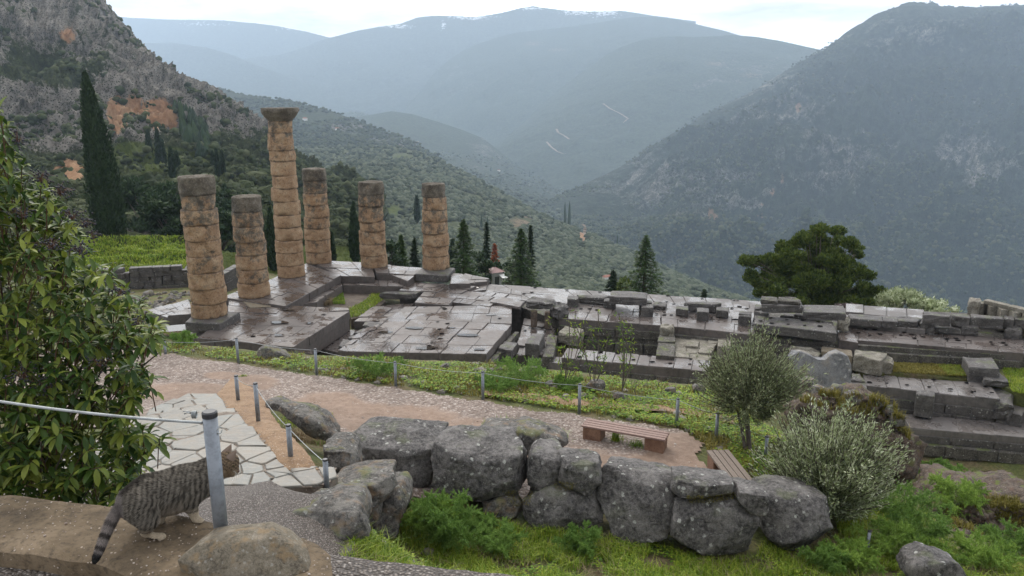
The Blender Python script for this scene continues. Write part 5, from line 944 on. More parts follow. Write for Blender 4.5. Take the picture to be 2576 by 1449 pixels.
lr2=[(2470,1275,24,21.5,'pale round rock on the rubble heap at the right'),(2545,1262,26,22.5,'grey rock at the right edge of the rubble heap'),(2570,1300,22,20.5,'dark rock cut by the right edge of the picture'),(2420,1258,14,23.5,'small rock at the left of the rubble heap'),(2500,1302,20,20.2,'speckled rock below the pale round rock'),(1760,905+75,16,28,'white-veined rock left of the olive crown'),(1690,985,13,27.5,'small pale rock in the moss before the front wall'),(1390,968,14,26.5,'upright pale rock behind the rope'),(1340,935,16,28,'flat rock on the grass behind the fifth post'),(1500,975,22,26,'brown rock with a hollow on the grassy bank'),(1560,1000,15,25.5,'brown rock half sunk in grass right of the hollow one'),(1245,905,13,29,'small stone on the crest of the grassy bank'),(1120,925,12,28,'pale stone in the grass above the fennel clump'),(1075,1396,17,13.9,'small grey stone lying on the ground before the fennel')]
for i,(x,y,r,D,lab) in enumerate(lr2):
    b=hit(x,y+r*.6)[0]; D=float(proj(b)[2])-.1
    th=np.arange(9)*2*np.pi/9; boulder('rock',lab,[(x+r*math.cos(t)*RNG.uniform(.85,1.2),y+r*math.sin(t)*.7*RNG.uniform(.85,1.15)) for t in th],D,[],r*D/2000*1.2,'greyrock',.05 if D>18 else .02,.035 if D>18 else .02,.1,None,70+i,'rock')
# rubble heap sheet at right
boulder('rubble_bank','rubble heap of small stones at the right edge above the mossy ravine',[(2360,1300),(2400,1262),(2470,1250),(2560,1255),(2640,1260),(2640,1340),(2480,1350),(2420,1400),(2380,1350)],21.5,[],2.0,'rubble',.26,.07,.2,None,40,'rubble bank',.9,.11)
# ---------------- vegetation ----------------
def unit(n):
    v=RNG.normal(size=(n,3)); return v/np.linalg.norm(v,axis=1)[:,None]
def cards(P,size,el=2.2,dirs=None,nrm=None,bend=0.):
    """leaf-like rhombs: centre P, length size*el along dirs"""
    n=len(P); size=np.broadcast_to(np.asarray(size,float),(n,))[:,None]; d=unit(n) if dirs is None else dirs/(np.linalg.norm(dirs,axis=1)[:,None]+1e-9)
    q=unit(n) if nrm is None else nrm+.5*unit(n); s=np.cross(d,q); s/=np.linalg.norm(s,axis=1)[:,None]+1e-9
    V=np.stack([P-d*size*el/2,P+s*size/2,P+d*size*el/2,P-s*size/2],1).reshape(-1,3); b=np.arange(n)*4; Fc=np.stack([b,b+1,b+2,b+3],1); return V,Fc
def blades(P,L,w,lean=.35,up=None):
    n=len(P); L=np.broadcast_to(np.asarray(L,float),(n,))[:,None]; a=RNG.uniform(0,2*np.pi,n); h=np.stack([np.cos(a),np.sin(a),a*0],1); s=np.stack([-np.sin(a),np.cos(a),a*0],1)
    le=np.abs(RNG.normal(0,lean,n))[:,None]; up=np.array([0,0,1.]); m=P+L*.55*(up+h*le*.5); t=P+L*(up*.95*(1-le*.25)+h*le*1.3)
    V=np.stack([P-s*w/2,P+s*w/2,m+s*w*.4,m-s*w*.4,t],1).reshape(-1,3); b=np.arange(n)*5; return V,b
def blade_mesh(name,P,L,w,mat,lean=.35,**k):
    V,b=blades(P,L,w,lean); n=len(b); Fc=np.concatenate([np.stack([b,b+1,b+2,b+3],1),np.stack([b+3,b+2,b+4,b+4],1)]) if 0 else None
    q=np.stack([b,b+1,b+2,b+3],1).tolist(); t=np.stack([b+3,b+2,b+4],1).tolist(); return mk(name,V,q+t,mat,**k)
ICO=None
def ico(sub=1):
    bm=bmesh.new(); bmesh.ops.create_icosphere(bm,subdivisions=sub,radius=1); bm.verts.index_update(); V=np.array([v.co for v in bm.verts]); Fc=np.array([[v.index for v in f.verts] for f in bm.faces]); bm.free(); return V,Fc
def blobfield(P,R,sq=.8,sub=2,rough=.35,merge=None):
    V0,F0=ico(sub); n=len(P); Vs=np.repeat(V0[None],n,0)*np.asarray(R)[:,None,None]; Vs[...,2]*=sq; Vs*=RNG.uniform(.85,1.15,(n,1,3))
    d=1+rough*fbm(V0[None]*1.4+RNG.uniform(0,99,(n,1,3)),2)[...,None]+RNG.normal(0,rough*.28,(n,len(V0),1)); Vs=Vs*d+P[:,None,:]; Fc=(F0[None]+np.arange(n)[:,None,None]*len(V0)).reshape(-1,3); return Vs.reshape(-1,3),Fc
V1,F1=blobfield(RP,RNG.uniform(.12,.42,len(RP)),.75,2,.55); mk('scattered_rubble',V1,F1,M['greyrock'],kind='stuff',label='scattered rubble below the old masonry at the left')
# ---- olive groves and far woods as one mass each
def on_sheet(G,n,test,jit=1.):
    """random points on a lofted sheet, denser where it shows larger"""
    ny,nx=G.shape[:2]; out=[]; tot=0; k=max(n,20000)
    while tot<n:
        u=RNG.uniform(0,nx-1.001,k); v=RNG.uniform(0,ny-1.001,k); i=u.astype(int); j=v.astype(int); a=(u-i)[:,None]; b=(v-j)[:,None]
        p=(G[j,i]*(1-a)+G[j,i+1]*a)*(1-b)+(G[j+1,i]*(1-a)+G[j+1,i+1]*a)*b; px,py,d=proj(p); m=test(px,py,d,p); out.append(p[m]); tot+=m.sum()
        if m.sum()==0: break
    return np.concatenate(out)[:n]
def farfol(name,a,b,c,sc):
    k=NT(name); f=k.math('ADD',k.math('MULTIPLY',k.isl,.7),k.math('MULTIPLY',k.noise(sc,4,.6),.5)); k.col(k.ramp(f,(.3,a),(.6,b),(.95,c))).rough(.9); k.p.inputs['Specular IOR Level'].default_value=.15
    k.bump(k.noise(sc*12,4,.7),1,.6); return k.m
M['grove']=farfol('grove_olive_crowns',(.035,.046,.022),(.075,.092,.05),(.135,.15,.095),.15)
M['scrub']=farfol('scrub_bushes',(.022,.032,.012),(.045,.06,.022),(.085,.095,.045),.1)
def grove_dens(px,py,p): 
    n=fbm(np.stack([p[:,0]*.012,p[:,1]*.012,p[:,2]*0],-1),3); bare=blob(px,py,(1310,560,50,16),(1465,592,14,26),(1530,705,40,10),(900,545,60,16),(990,530,24,16),(1010,395,30,5),(860,560,30,20)); return (n>-.33)&(RNG.uniform(0,1,len(px))>bare*1.4)
P=on_sheet(OP,24000,lambda px,py,d,p:(px>600)&(px<2250)&(py<850)&(RNG.uniform(0,1,len(px))<np.clip(700/d,.25,1))&grove_dens(px,py,p)); d=proj(P)[2]
R=RNG.uniform(1.6,3.4,len(P))*np.clip(d/700,.8,1.25); P[:,2]+=R*.5; V,Fc=blobfield(P,R,.8,1,.45); mk('olive_grove',V,Fc,M['grove'],kind='stuff',label='grey-green olive groves covering the hillside beyond the temple')
def sheet_of(name): 
    o=bpy.data.objects[name]; a=np.empty(len(o.data.vertices)*3,np.float32); o.data.vertices.foreach_get('co',a); return a.reshape(-1,3).astype(float)+ORG[name]
def vec_scatter(V,n,test): 
    px,py,d=proj(V); i=RNG.integers(0,len(V),n*3); i=i[test(px[i],py[i],d[i],V[i])][:n]; return V[i]+RNG.normal(0,1,(len(i),3))*(d[i]*.0035)[:,None]*[1,1,0]
vf=sheet_of('valley_floor'); P=vec_scatter(vf,9000,lambda px,py,d,p:(px>850)&(px<2100)&(py<800)&(fbm(p*np.array([.004,.004,0]),3)>-.25)); R=RNG.uniform(3,6,len(P)); V,Fc=blobfield(P+[0,0,2],R,.7,1,.4); mk('valley_grove',V,Fc,M['grove'],kind='stuff',label='hazy olive groves on the valley floor')
vf=sheet_of('village_spur'); P=vec_scatter(vf,5000,lambda px,py,d,p:(px>540)&(px<1100)&(fbm(p*np.array([.006,.006,0]),3)>-.1)); R=RNG.uniform(2.5,5,len(P)); V,Fc=blobfield(P+[0,0,2],R,.7,1,.4); mk('spur_scrub',V,Fc,M['scrub'],kind='stuff',label='scrub and groves on the low spur in the middle distance')
# scrub on the left mountain
P=on_sheet(LP,16000,lambda px,py,d,p:(px>-80)&(px<960)&(py>-60)&(py<620)&(d>105)&(fbm(p*.02+3,4,.6)>.0+.12*(py<200)-.25*(py>400))&(blob(px,py,(295,295,28,40),(335,265,30,18),(400,290,38,34),(432,300,14,26),(178,430,30,26))<.55)); d=proj(P)[2]
R=RNG.uniform(.4,1.5,len(P))**1.3*np.clip(d/330,.35,1.25)*RNG.choice([.7,1,1.3],len(P)); V,Fc=blobfield(P+np.c_[R*0,R*0,R*.35],R,.85,1,.5); mk('mountain_scrub',V,Fc,M['scrub'],kind='stuff',label='dark scrub bushes scattered over the left mountain')
rm=sheet_of('right_mountain'); P=vec_scatter(rm,26000,lambda px,py,d,p:(px>1350)&(px<2620)&(py<820)&(fbm(p*.004+7,4,.6)>.02-.4*(py>540)+.2*blob(px,py,(1700,470,260,90),(1990,290,180,70),(2120,400,160,90),(2300,90,160,60)))); R=RNG.uniform(2,4.2,len(P)); V,Fc=blobfield(P+[0,0,0],R,.9,1,.4); mk('slope_woodland',V,Fc,M['scrub'],kind='stuff',label='blue-green woodland on the right mountain')
# ---- trees
def core(prof,n=14,loc=(0,0,0),f=.8,lob=.15):
    V=[];th=np.arange(n)*2*np.pi/n
    for z,r in prof: V.append(np.c_[loc[0]+f*r*np.cos(th)*(1+lob*RNG.normal(0,1,n)*.5),loc[1]+f*r*np.sin(th)*(1+lob*RNG.normal(0,1,n)*.5),np.full(n,loc[2]+z)])
    m=len(prof); return np.concatenate(V),[(i*n+j,i*n+(j+1)%n,(i+1)*n+(j+1)%n,(i+1)*n+j) for i in range(m-1) for j in range(n)]
def cypress(loc,h,r,n,ls,label,group=None,lean=0.,mat='cypress',name='cypress_tree'):
    loc=np.array(loc,float); root=empty(name,loc,label,'tree',group); zt=np.array([.06,.1,.2,.35,.5,.65,.8,.9,.97,1.]); rr=np.array([.35,.75,1,.98,.9,.74,.52,.34,.16,.03])*r
    m=MB(); m.tube([loc+[0,0,-.5],loc+[0,0,h*.15],loc+[lean*h*.5,0,h*.5]],[r*.2,r*.16,r*.08],8); m.build('trunk',M['bark'],root)
    t=RNG.uniform(.05,1,n); w=np.interp(t,zt,rr); keep=RNG.uniform(0,1,n)<(w/r*.9+.12); t=t[keep]; w=w[keep]; th=RNG.uniform(0,2*np.pi,len(t)); lob=1+.13*np.sin(th*5+t*9)+.10*fbm(np.stack([np.cos(th)*2,np.sin(th)*2,t*h/r*.8],-1),3)*1.5
    rad=w*lob*RNG.uniform(.72,1.04,len(t)); P=np.c_[rad*np.cos(th)+lean*h*t,rad*np.sin(th),t*h]+loc; dr=np.c_[np.cos(th)*.45,np.sin(th)*.45,np.ones(len(t))]+.35*unit(len(t))
    V,Fc=cards(P,ls*RNG.uniform(.6,1.3,len(t)),2.4,dr); cv,cf=core([(a*h,b) for a,b in zip(zt,rr)],12,loc,.72); cv[:,0]+=lean*(cv[:,2]-loc[2]); k0=len(V); V=np.concatenate([V,cv]); mk('crown',V,Fc.tolist()+[tuple(k0+i for i in f) for f in cf],M[mat],root)
    return root
def fir(loc,h,r,label,n=60,ls=.16,mat='fir',group=None,dens=1.,name='fir_tree'):
    loc=np.array(loc,float); root=empty(name,loc,label,'tree',group); m=MB(); m.tube([loc+[0,0,-.5],loc+[0,0,h*.98]],[r*.09,.03],8); nb=n; VV=[];
    for i in range(nb):
        t=(i+.5)/nb; t=.08+.92*t**.9; a=i*2.399+RNG.uniform(-.3,.3); L=r*(1-t)**.8*RNG.uniform(.72,1.12)+.08; st=loc+[0,0,t*h]; dirn=np.array([math.cos(a),math.sin(a),0]); s=np.linspace(0,1,7); pts=st+dirn*(L*s)[:,None]+np.array([0,0,1.])*(L*(.10*s-.42*s**2+.22*s**4))[:,None]; m.tube(pts[:5],np.linspace(.03,.008,5)*r*.5,4)
        k=int((18+95*L/r)*dens); ss=RNG.uniform(.08,1.02,k)**.8; base=np.stack([np.interp(ss,s,pts[:,q]) for q in range(3)],-1); side=np.array([-dirn[1],dirn[0],0]); w=L*.30*(1.05-ss)+.06*r
        off=RNG.normal(0,.55,k)*w; P=base+side*off[:,None]+np.c_[np.zeros(k),np.zeros(k),-np.abs(off)*.35+RNG.normal(0,.035*r,k)]; VV.append((P,dirn*.8+side*np.sign(off)[:,None]*.5+np.c_[np.zeros(k),np.zeros(k),RNG.normal(-.12,.25,k)]))
    m.build('trunk',M['bark'],root); P=np.concatenate([a for a,b in VV]); D=np.concatenate([b for a,b in VV]); V,Fc=cards(P,ls*RNG.uniform(.6,1.3,len(P)),2.6,D,np.tile([0,0,1.],(len(P),1))); mk('crown',V,Fc,M[mat],root); return root
def clump_tree(name,loc,clumps,ls,per,mat,label,trunk_r=.25,group=None,up=.4,el=2.2,branch=True,flat=.75,cat='tree',corefrac=.62,br=1.):
    loc=np.array(loc,float); root=empty(name,loc,label,cat,group); m=MB(); c=np.array(clumps,float); top=c[:,2].mean(); fork=loc+np.array([c[:,0].mean()*.3,0,top*.35]); m.tube([loc-[0,0,.8],loc+(fork-loc)*.5+[.03*top,0,0],fork],[trunk_r*1.2,trunk_r,trunk_r*.8],9)
    VV=[];DD=[];CV=[];CR=[]
    for x,y,z,r in clumps:
        e=loc+[x,y,z]
        if branch: mid=(fork+e)/2+RNG.normal(0,.12,3)*r; m.tube([fork,mid,e],[trunk_r*.4*br,trunk_r*.25*br,trunk_r*.08],5)
        k=int(per*r*r); u=unit(k); rad=r*RNG.uniform(.55,1.06,k)*(1+.35*fbm(u*2+x*3+z,3)); u2=u*[1,1,flat]; VV.append(e+u2*rad[:,None]); DD.append(u*.8+[0,0,up]); CV.append(e); CR.append(r*corefrac)
    m.build('trunk',M['bark'],root,smooth=True); P=np.concatenate(VV); V,Fc=cards(P,ls*RNG.uniform(.6,1.35,len(P)),el,np.concatenate(DD)+.7*unit(len(P)))
    bv,bf=blobfield(np.array(CV),np.array(CR),flat,2,.35); k0=len(V); Fl=Fc.tolist()+(bf+k0).tolist(); mk('crown',np.concatenate([V,bv]),Fl,M[mat],root); return root
def ground_at(px,py,D): return at(px,py,D)
# tall cypress at left
b=at(291,645,78); cypress(b,float(zvert(b[0],b[1],178))-b[2],1.5,12000,.15,'very tall dark cypress standing alone left of the columns',lean=-.045)
# trees behind the columns
def bump_clumps(h,w,n,base=.25,d=1.,rs=.3):
    out=[]
    for i in range(n):
        t=RNG.uniform(base,1); rr=w*math.sqrt(max(.05,1-((t-.5)/.62)**2))*.5; a=RNG.uniform(0,6.28); q=RNG.uniform(.3,1); out.append((rr*q*math.cos(a),rr*q*math.sin(a)*d,t*h,w*rs*RNG.uniform(.6,1.1)*.6))
    return out
pl=[(395,655,95,455,9.,'tree of loose dark green crown behind the bare trees'),(450,660,90,480,8.5,'bushy dark pine just left of the leftmost column'),(560,672,88,505,6,'dark pine seen between the two leftmost columns'),(585,640,100,470,6,'second dark pine between the two leftmost columns'),(665,675,80,560,4.5,'dark pine seen between the second and the tallest column'),(350,600,120,480,8,'soft green pine behind the tall cypress'),(620,600,130,500,7,'rounded dark tree far behind the second column')]
for x,y,D,ty,w,lab in pl:
    b=at(x,y,D); h=float(zvert(b[0],b[1],ty))-b[2]; clump_tree('pine_tree',b,bump_clumps(h*.92,w,34,.15),.24,130,'darkpine',lab,.22,'dark pines behind the columns')
for x,y,D,ty,lab in [(690,690,72,520,'slim dark conifer between the second and third columns'),(838,668,78,585,'slim cypress right behind the fourth column'),(896,668,82,510,'slim tall cypress left of the ring-topped column'),(1050,500+60,300,495,'thin lone cypress on the olive slope above the rightmost column')]:
    b=at(x,y,D); h=float(zvert(b[0],b[1],ty))-b[2]; cypress(b,h,h*.085,1500,.2*D/80,lab)
# conifers behind the platform
for x,y,D,ty,w,lab,mt in [(1012,668,74,590,36,'small dark fir right of the ring-topped column','fir'),(1045,668,76,600,30,'small dark fir just left of the rightmost column','darkpine'),(1168,700,66,552,82,'tall dark green fir right of the rightmost column','fir'),(1225,665,82,560,18,'thin dark spire tree behind the first fir','darkpine'),(1310,720,70,575,90,'broad dark fir right of the kiosk','fir'),(1334,700,84,567,24,'thin dark spire just behind the broad fir','darkpine'),(1618,745,64,592,100,'bright green fir standing beyond the raised slab','fir'),(1540,745,72,680,44,'little dark fir left of the bright green one','darkpine'),(1768,765,80,728,22,'tiny fir tip above the temple edge','darkpine'),(1140,640,90,600,26,'slim dark fir tucked behind the rightmost column','darkpine')]:
    b=at(x,y+30,D); b[2]-=1.; h=float(zvert(b[0],b[1],ty))-b[2]; fir(b,h,w*D/2000/2*1.55,lab,int(44+h*6),.10*D/66,mt,dens=1.5)
b=at(1245,712,80); b[2]-=1; fir(b,float(zvert(b[0],b[1],612))-b[2],1.0,'dead rust-red conifer behind the kiosk',50,.12,'redtree')
for x,y,D,ty,w,lab in [(985,690,70,600,3.2,'olive-green bushy tree right of the ring-topped column'),(1210,705,74,625,3.0,'bushy dark tree left of the kiosk'),(1275,715,78,650,3.5,'dark bush filling the gap right of the kiosk'),(1575,750,66,705,2.5,'yellowish bush at the foot of the bright green fir')]:
    b=at(x,y+20,D); h=float(zvert(b[0],b[1],ty))-b[2]; clump_tree('bushy_tree',b,bump_clumps(h*.9,w,20,.2),.15,260,'darkpine' if x!=1575 else 'pine',lab,.1)
# small far cypresses
G4='small dark cypresses on the foot of the left mountain'
fc=[(378,395,250,328,11,'lone dark cypress left of the cypress clump below the orange cliff'),(405,450,235,322,16,'broadest cypress of the clump below the orange cliff, left side'),(420,450,235,350,12,'cypress in the middle of the clump below the orange cliff'),(436,455,230,372,11,'short cypress at the right side of the clump'),(450,450,235,382,10,'small cypress ending the clump on the right'),(505,445,235,388,20,'wide conifer between the clump and the three slim cypresses'),(538,450,232,380,8,'left one of three slim cypresses above the leftmost column'),(550,450,232,375,8,'middle one of three slim cypresses above the leftmost column'),(562,450,232,380,8,'right one of three slim cypresses above the leftmost column'),(568,520,200,470,8,'slim dark conifer between the two leftmost columns, far back')]
for x,y,D,ty,w,lab in fc:
    i=np.argmin((proj(LP.reshape(-1,3))[0]-x)**2+(proj(LP.reshape(-1,3))[1]-y)**2); b=LP.reshape(-1,3)[i]; h=float(zvert(b[0],b[1],ty))-b[2]; cypress(b,h,w*b[1]/2000*.55,900,.55,lab,G4)
# dark conifer wood beside the cliff
P=on_sheet(LP,280,lambda px,py,d,p:(np.abs(py-(300+(px-440)*.95))<34)&(px>440)&(px<525)&(py>270)&(py<400)); V=[];Fl=[];k0=0
for p in P:
    h=RNG.uniform(4,7.5)*proj(p)[2]/330; cv,cf=core([(0,1.3),(h*.3,1.25),(h*.7,.7),(h,.05)],7,p,1,.3); V.append(cv); Fl+=[tuple(k0+i for i in f) for f in cf]; k0+=len(cv)
mk('conifer_wood',np.concatenate(V),Fl,M['darkpine'],kind='stuff',label='dark conifer wood beside the orange cliff')
# cypress specks on the valley groves
G5='tiny cypresses in the valley groves'
OPf=OP.reshape(-1,3); VFf=sheet_of('valley_floor'); opx,opy,_=proj(OPf); vpx,vpy,_=proj(VFf)
sp=[(1433,532,508,7,0,'left one of the pair of cypresses at the grove edge'),(1447,532,506,8,0,'right one of the pair of cypresses at the grove edge'),(1214,580,535,6,0,'thin cypress in the grove above the broad fir, left one'),(1227,590,545,7,0,'thin cypress in the grove above the broad fir, right one'),(1055,400,384,8,0,'dark tree pair at the crest of the olive hill, left one'),(1066,400,384,8,0,'dark tree pair at the crest of the olive hill, right one'),(1332,445,428,4,1,'speck of a cypress on the valley floor'),(1380,420,405,4,1,'distant cypress on the valley floor below the track'),(1238,430,418,4,1,'faint cypress above the valley terraces'),(1260,462,448,4,1,'faint cypress above the valley farmhouse'),(1325,595,575,5,0,'small dark cypress in the middle of the grove'),(1556,610,588,4,0,'dark spire low in the grove near the right mountain')]
for x,y,ty,w,s,lab in sp:
    A_,ax,ay=(OPf,opx,opy) if s==0 else (VFf,vpx,vpy); b=A_[np.argmin((ax-x)**2+(ay-y)**2)]; D=float(proj(b)[2]); h=float(zvert(b[0],b[1],ty))-b[2]; h=max(h,5); root=empty('cypress_tree',b,lab,'tree',G5); cv,cf=core([(0,.4),(h*.1,1),(h*.45,.95),(h*.8,.5),(h,.05)],8,b,w*D/2000*.5,.25); mk('crown',cv,cf,M['cypress'],root); m=MB(); m.tube([b-[0,0,1],b+[0,0,h*.2]],.3,5); m.build('trunk',M['bark'],root)
# big pine
b=at(2045,790,60); pc=[]; 
out=[(1895,655,22),(1880,690,18),(1905,700,26),(1930,650,24),(1945,690,34),(1975,625,26),(1990,660,34),(2010,610,26),(2035,590,26),(2060,580,22),(2075,605,26),(2110,580,20),(2125,605,24),(2150,618,18),(2040,640,38),(2090,645,38),(2130,650,26),(2160,640,16),(1960,720,32),(2000,700,38),(2050,700,42),(2100,700,40),(2145,690,28),(2170,690,22),(2010,740,34),(2060,745,40),(2110,745,38),(2150,735,32),(2190,735,26),(2205,748,16),(1930,735,24),(1975,755,24),(2030,770,36),(2085,775,38),(2140,770,30),(2180,760,22),(1950,760,16),(2120,760,30),(1920,715,20),(2180,715,16),(2055,620,30),(2085,635,30),(2030,655,30),(2065,670,32),(2110,665,28),(2000,680,26)]
for x,y,r in out:
    for s in range(3):
        p=at(x+RNG.normal(0,r*.38),y+RNG.normal(0,r*.28),60+RNG.uniform(-2.8,2.8)); pc.append((*(p-b),r*60/2000*RNG.uniform(.55,.95)))
clump_tree('pine_tree',b,pc,.10,1500,'pine','big spreading green pine rising beyond the temple edge at the right',.4,up=.7,flat=.7,el=2.6,corefrac=.66,br=.16)
for x,y,D,ty,w,mt,lab in [(2262,800,56,742,3.3,'silver','round silvery bush beyond the temple edge, left one'),(2350,800,55,752,3.0,'silver','round silvery bush beyond the temple edge, right one'),(2305,800,60,745,1.5,'darkpine','small dark pine top between the two silvery bushes'),(2130,800,54,765,1.5,'twig','brownish dry bush at the foot of the big pine')]:
    b=at(x,y,D); h=float(zvert(b[0],b[1],ty))-b[2]; clump_tree('bush',b,bump_clumps(h*.95,w,22,.1,1,.35),.09,500,mt,lab,.08,cat='bush',up=1)
# bare trees
def bare(loc,h,label,w=1.,seed=0,lev=6,mat='twig',r0=.16,spread=.62,group=None,up=.25,name='bare_tree',cat='tree'):
    rg=np.random.default_rng(seed); loc=np.array(loc,float); root=empty(name,loc,label,cat,group); A=MB(); B=MB()
    def grow(p,d,L,r,l):
        q=p+d*L*.5+rg.normal(0,.06*L,3); e=q+(d+rg.normal(0,.18,3))*L*.5; (A if l<2 else B).tube([p,q,e],[r,r*.8,r*.6],5 if l<2 else 3,False)
        if l>=lev: return
        for _ in range(3 if l<lev-1 else 4):
            a=unit1(rg); nd=d*.75+a*spread*w; nd[2]+=up*.35; nd/=np.linalg.norm(nd); grow(e if rg.random()<.6 else q,nd,L*rg.uniform(.66,.84),r*.55,l+1)
    unit1=lambda rg:(lambda v:v/np.linalg.norm(v))(rg.normal(size=3))
    grow(loc-[0,0,.1],np.array([0,0,1.]),h*.27,r0,0); A.build('trunk',M['bark'],root); B.build('twigs',M[mat],root); return root
G6='bare grey trees below the grassy slope'
for i,(x,y,D,ty,w,lab) in enumerate([(335,650,84,530,1,'bare grey-purple tree right beside the tall cypress, leftmost'),(385,648,86,560,1.1,'bare grey tree in the middle of the leafless group'),(425,655,84,585,1.2,'low bare grey tree at the right of the leafless group'),(360,640,92,560,1.,'bare tree behind the gap of the leafless group'),(450,650,88,600,1.1,'small bare tree next to the leftmost column')]):
    b=at(x,y,D); bare(b,float(zvert(b[0],b[1],ty))-b[2],lab,w,i,6,'twig',.13,.75,G6)
# small mid-distance olive bushes on the left foot
P=on_sheet(LP,260,lambda px,py,d,p:(px>0)&(px<720)&(py>455)&(py<600)&(d>105)); R=RNG.uniform(1.,2.4,len(P)); V,Fc=blobfield(P+np.c_[R*0,R*0,R*.5],R,.8,2,.5); cv,cf=cards(np.repeat(P,60,0)+np.c_[0*R,0*R,R*.5].repeat(60,0)+unit(len(P)*60)*(R.repeat(60)*1.02)[:,None]*[1,1,.8],.28,2); k0=len(V)
mk('slope_bushes',np.concatenate([V,cv]),Fc.tolist()+(cf+k0).tolist(),M['scrub'],kind='stuff',label='grey-green bushes at the foot of the left mountain')
# ---- young olive tree and silvery bush: many rising shoots with narrow leaves
def shoots(name,label,base,cen,rx,rz,ns,lpl,leaf,mat,cat='tree',trunk=True,ang=.9,tr=.05):
    base=np.array(base,float); cen=np.array(cen,float); root=empty(name,base,label,cat); m=MB(); 
    if trunk:
        for k in range(3): o=RNG.normal(0,.05,3)*[1,1,0]; m.tube([base+o-[0,0,.15],base*.5+cen*.5+o*2-[0,0,rz*.25],cen-[0,0,rz*.5]+o*3],[tr,tr*.75,tr*.4],7)
    P=[];Dn=[]
    for i in range(ns):
        u=unit(1)[0]; irr=1+.85*float(fbm(u[None]*1.3+cen,2)[0]); st=cen+u*np.array([rx,rx,rz])*RNG.uniform(.1,.55)-[0,0,rz*.15]; d=u*np.array([1,1,.8])*ang+[0,0,.55]; d/=np.linalg.norm(d); L=(rx+rz)/2*RNG.uniform(.42,.78)*irr; n=9; s=np.linspace(0,1,n)[:,None]; pts=st+d*L*s+np.array([0,0,1.])*L*.25*s**2+RNG.normal(0,.02,3)*s
        lo=(((pts-cen)/[rx,rx,rz])**2).sum(1)<1.55*irr; pts=pts[lo] if lo.sum()>3 else pts[:4]; m.tube(pts[::2] if len(pts)>4 else pts,.004+.004*(rx),3,False); k=lpl; ss=RNG.uniform(0,len(pts)-1,k); P.append(np.stack([np.interp(ss,np.arange(len(pts)),pts[:,q]) for q in range(3)],-1)+RNG.normal(0,leaf*.45,(k,3))); dd=np.tile(pts[-1]-pts[0],(k,1)); dd/=np.linalg.norm(dd,axis=1)[:,None]; Dn.append(dd+.75*unit(k))
    m.build('trunk',M['bark'],root); P=np.concatenate(P); V,Fc=cards(P,leaf*.27*RNG.uniform(.7,1.3,len(P)),3.8,np.concatenate(Dn)); mk('crown',V,Fc,M[mat],root); return root
b=hit(1889,1142)[0]; D=float(proj(b)[2]); c=at(1885,968,D); shoots('young_olive_tree','young round-crowned olive tree with a thin trunk at the end of the path',b,c,1.22*D/20,1.22*D/20,760,74,.08,'olive',tr=.055)
b=hit(2140,1310)[0]; D=17.2; c=at(2085,1195,D); b=np.array([c[0]+.1,c[1],hz(c[0]+.1,c[1])]); shoots('silvery_olive_bush','wide silvery olive bush with pale upright leaf tips, right of the boulders',b,c,1.36*D/16.5,1.22*D/16.5,760,74,.09,'silver',cat='bush',trunk=True,ang=.75,tr=.03)
# leafy young shoots in front of the sunken room
b=hit(1490,985)[0]
for dx,lab in ((-.9,'thin leafy sapling before the sunken room, left one'),(.0,'thin leafy sapling before the sunken room, middle one'),(.9,'thin leafy sapling before the sunken room, right one')):
    r=empty('sapling',b+[dx,0,0],lab,'sapling'); m=MB(); P=[];Dd=[]
    for k in range(6):
        e=b+[dx+RNG.normal(0,.35),RNG.normal(0,.3),RNG.uniform(1.5,2.6)]; s=np.linspace(0,1,6)[:,None]; pts=b+[dx,0,0]+(e-b-[dx,0,0])*s+[.1,0,0]*np.sin(s*3); m.tube(pts,.012,4); P.append(pts[2:].repeat(7,0)+RNG.normal(0,.07,(28,3))); Dd.append(np.tile([.2,0,-.5],(28,1))+.8*unit(28))
    m.build('stem',M['bark'],r); V,Fc=cards(np.concatenate(P),.032,4.5,np.concatenate(Dd)); mk('leaves',V,Fc,M['herb'],r)
# dry bare shrubs on the bank
for i,(x,y,ty,lab) in enumerate([(925,900,800,'leafless brown shrub on the bank before the paving, left one'),(985,905,815,'reddish-tipped leafless shrub before the paving'),(1110,910,815,'leafless brown shrub on the bank before the paving, middle one'),(1030,905,830,'low leafless shrub between two taller ones'),(1655,975,905,'dry grey shrub against the front wall'),(1600,1000,920,'dry tangled shrub on the bank crest'),(2310,1245,1160,'straw-coloured dry bush under the rubble bank'),(2350,1300,1225,'thin dry twigs in the ravine at the right')]):
    b=hit(x,y)[0]; bare(b,float(zvert(b[0],b[1],ty))-b[2],lab,1.0,20+i,4,'twig' if i<6 else 'drygrass',.016,.6,None,.9,'dry_shrub','shrub')
# ---- ground cover
def poly_pts(poly,n,nearbias=True,seed=0):
    poly=np.array(poly,float); x0,y0=poly.min(0);x1,y1=poly.max(0); x=RNG.uniform(x0,x1,n*3); y=RNG.uniform(y0,y1,n*3); m=pip(x,y,poly); x=x[m][:n]; y=y[m][:n]; return hit_fast(x,y)
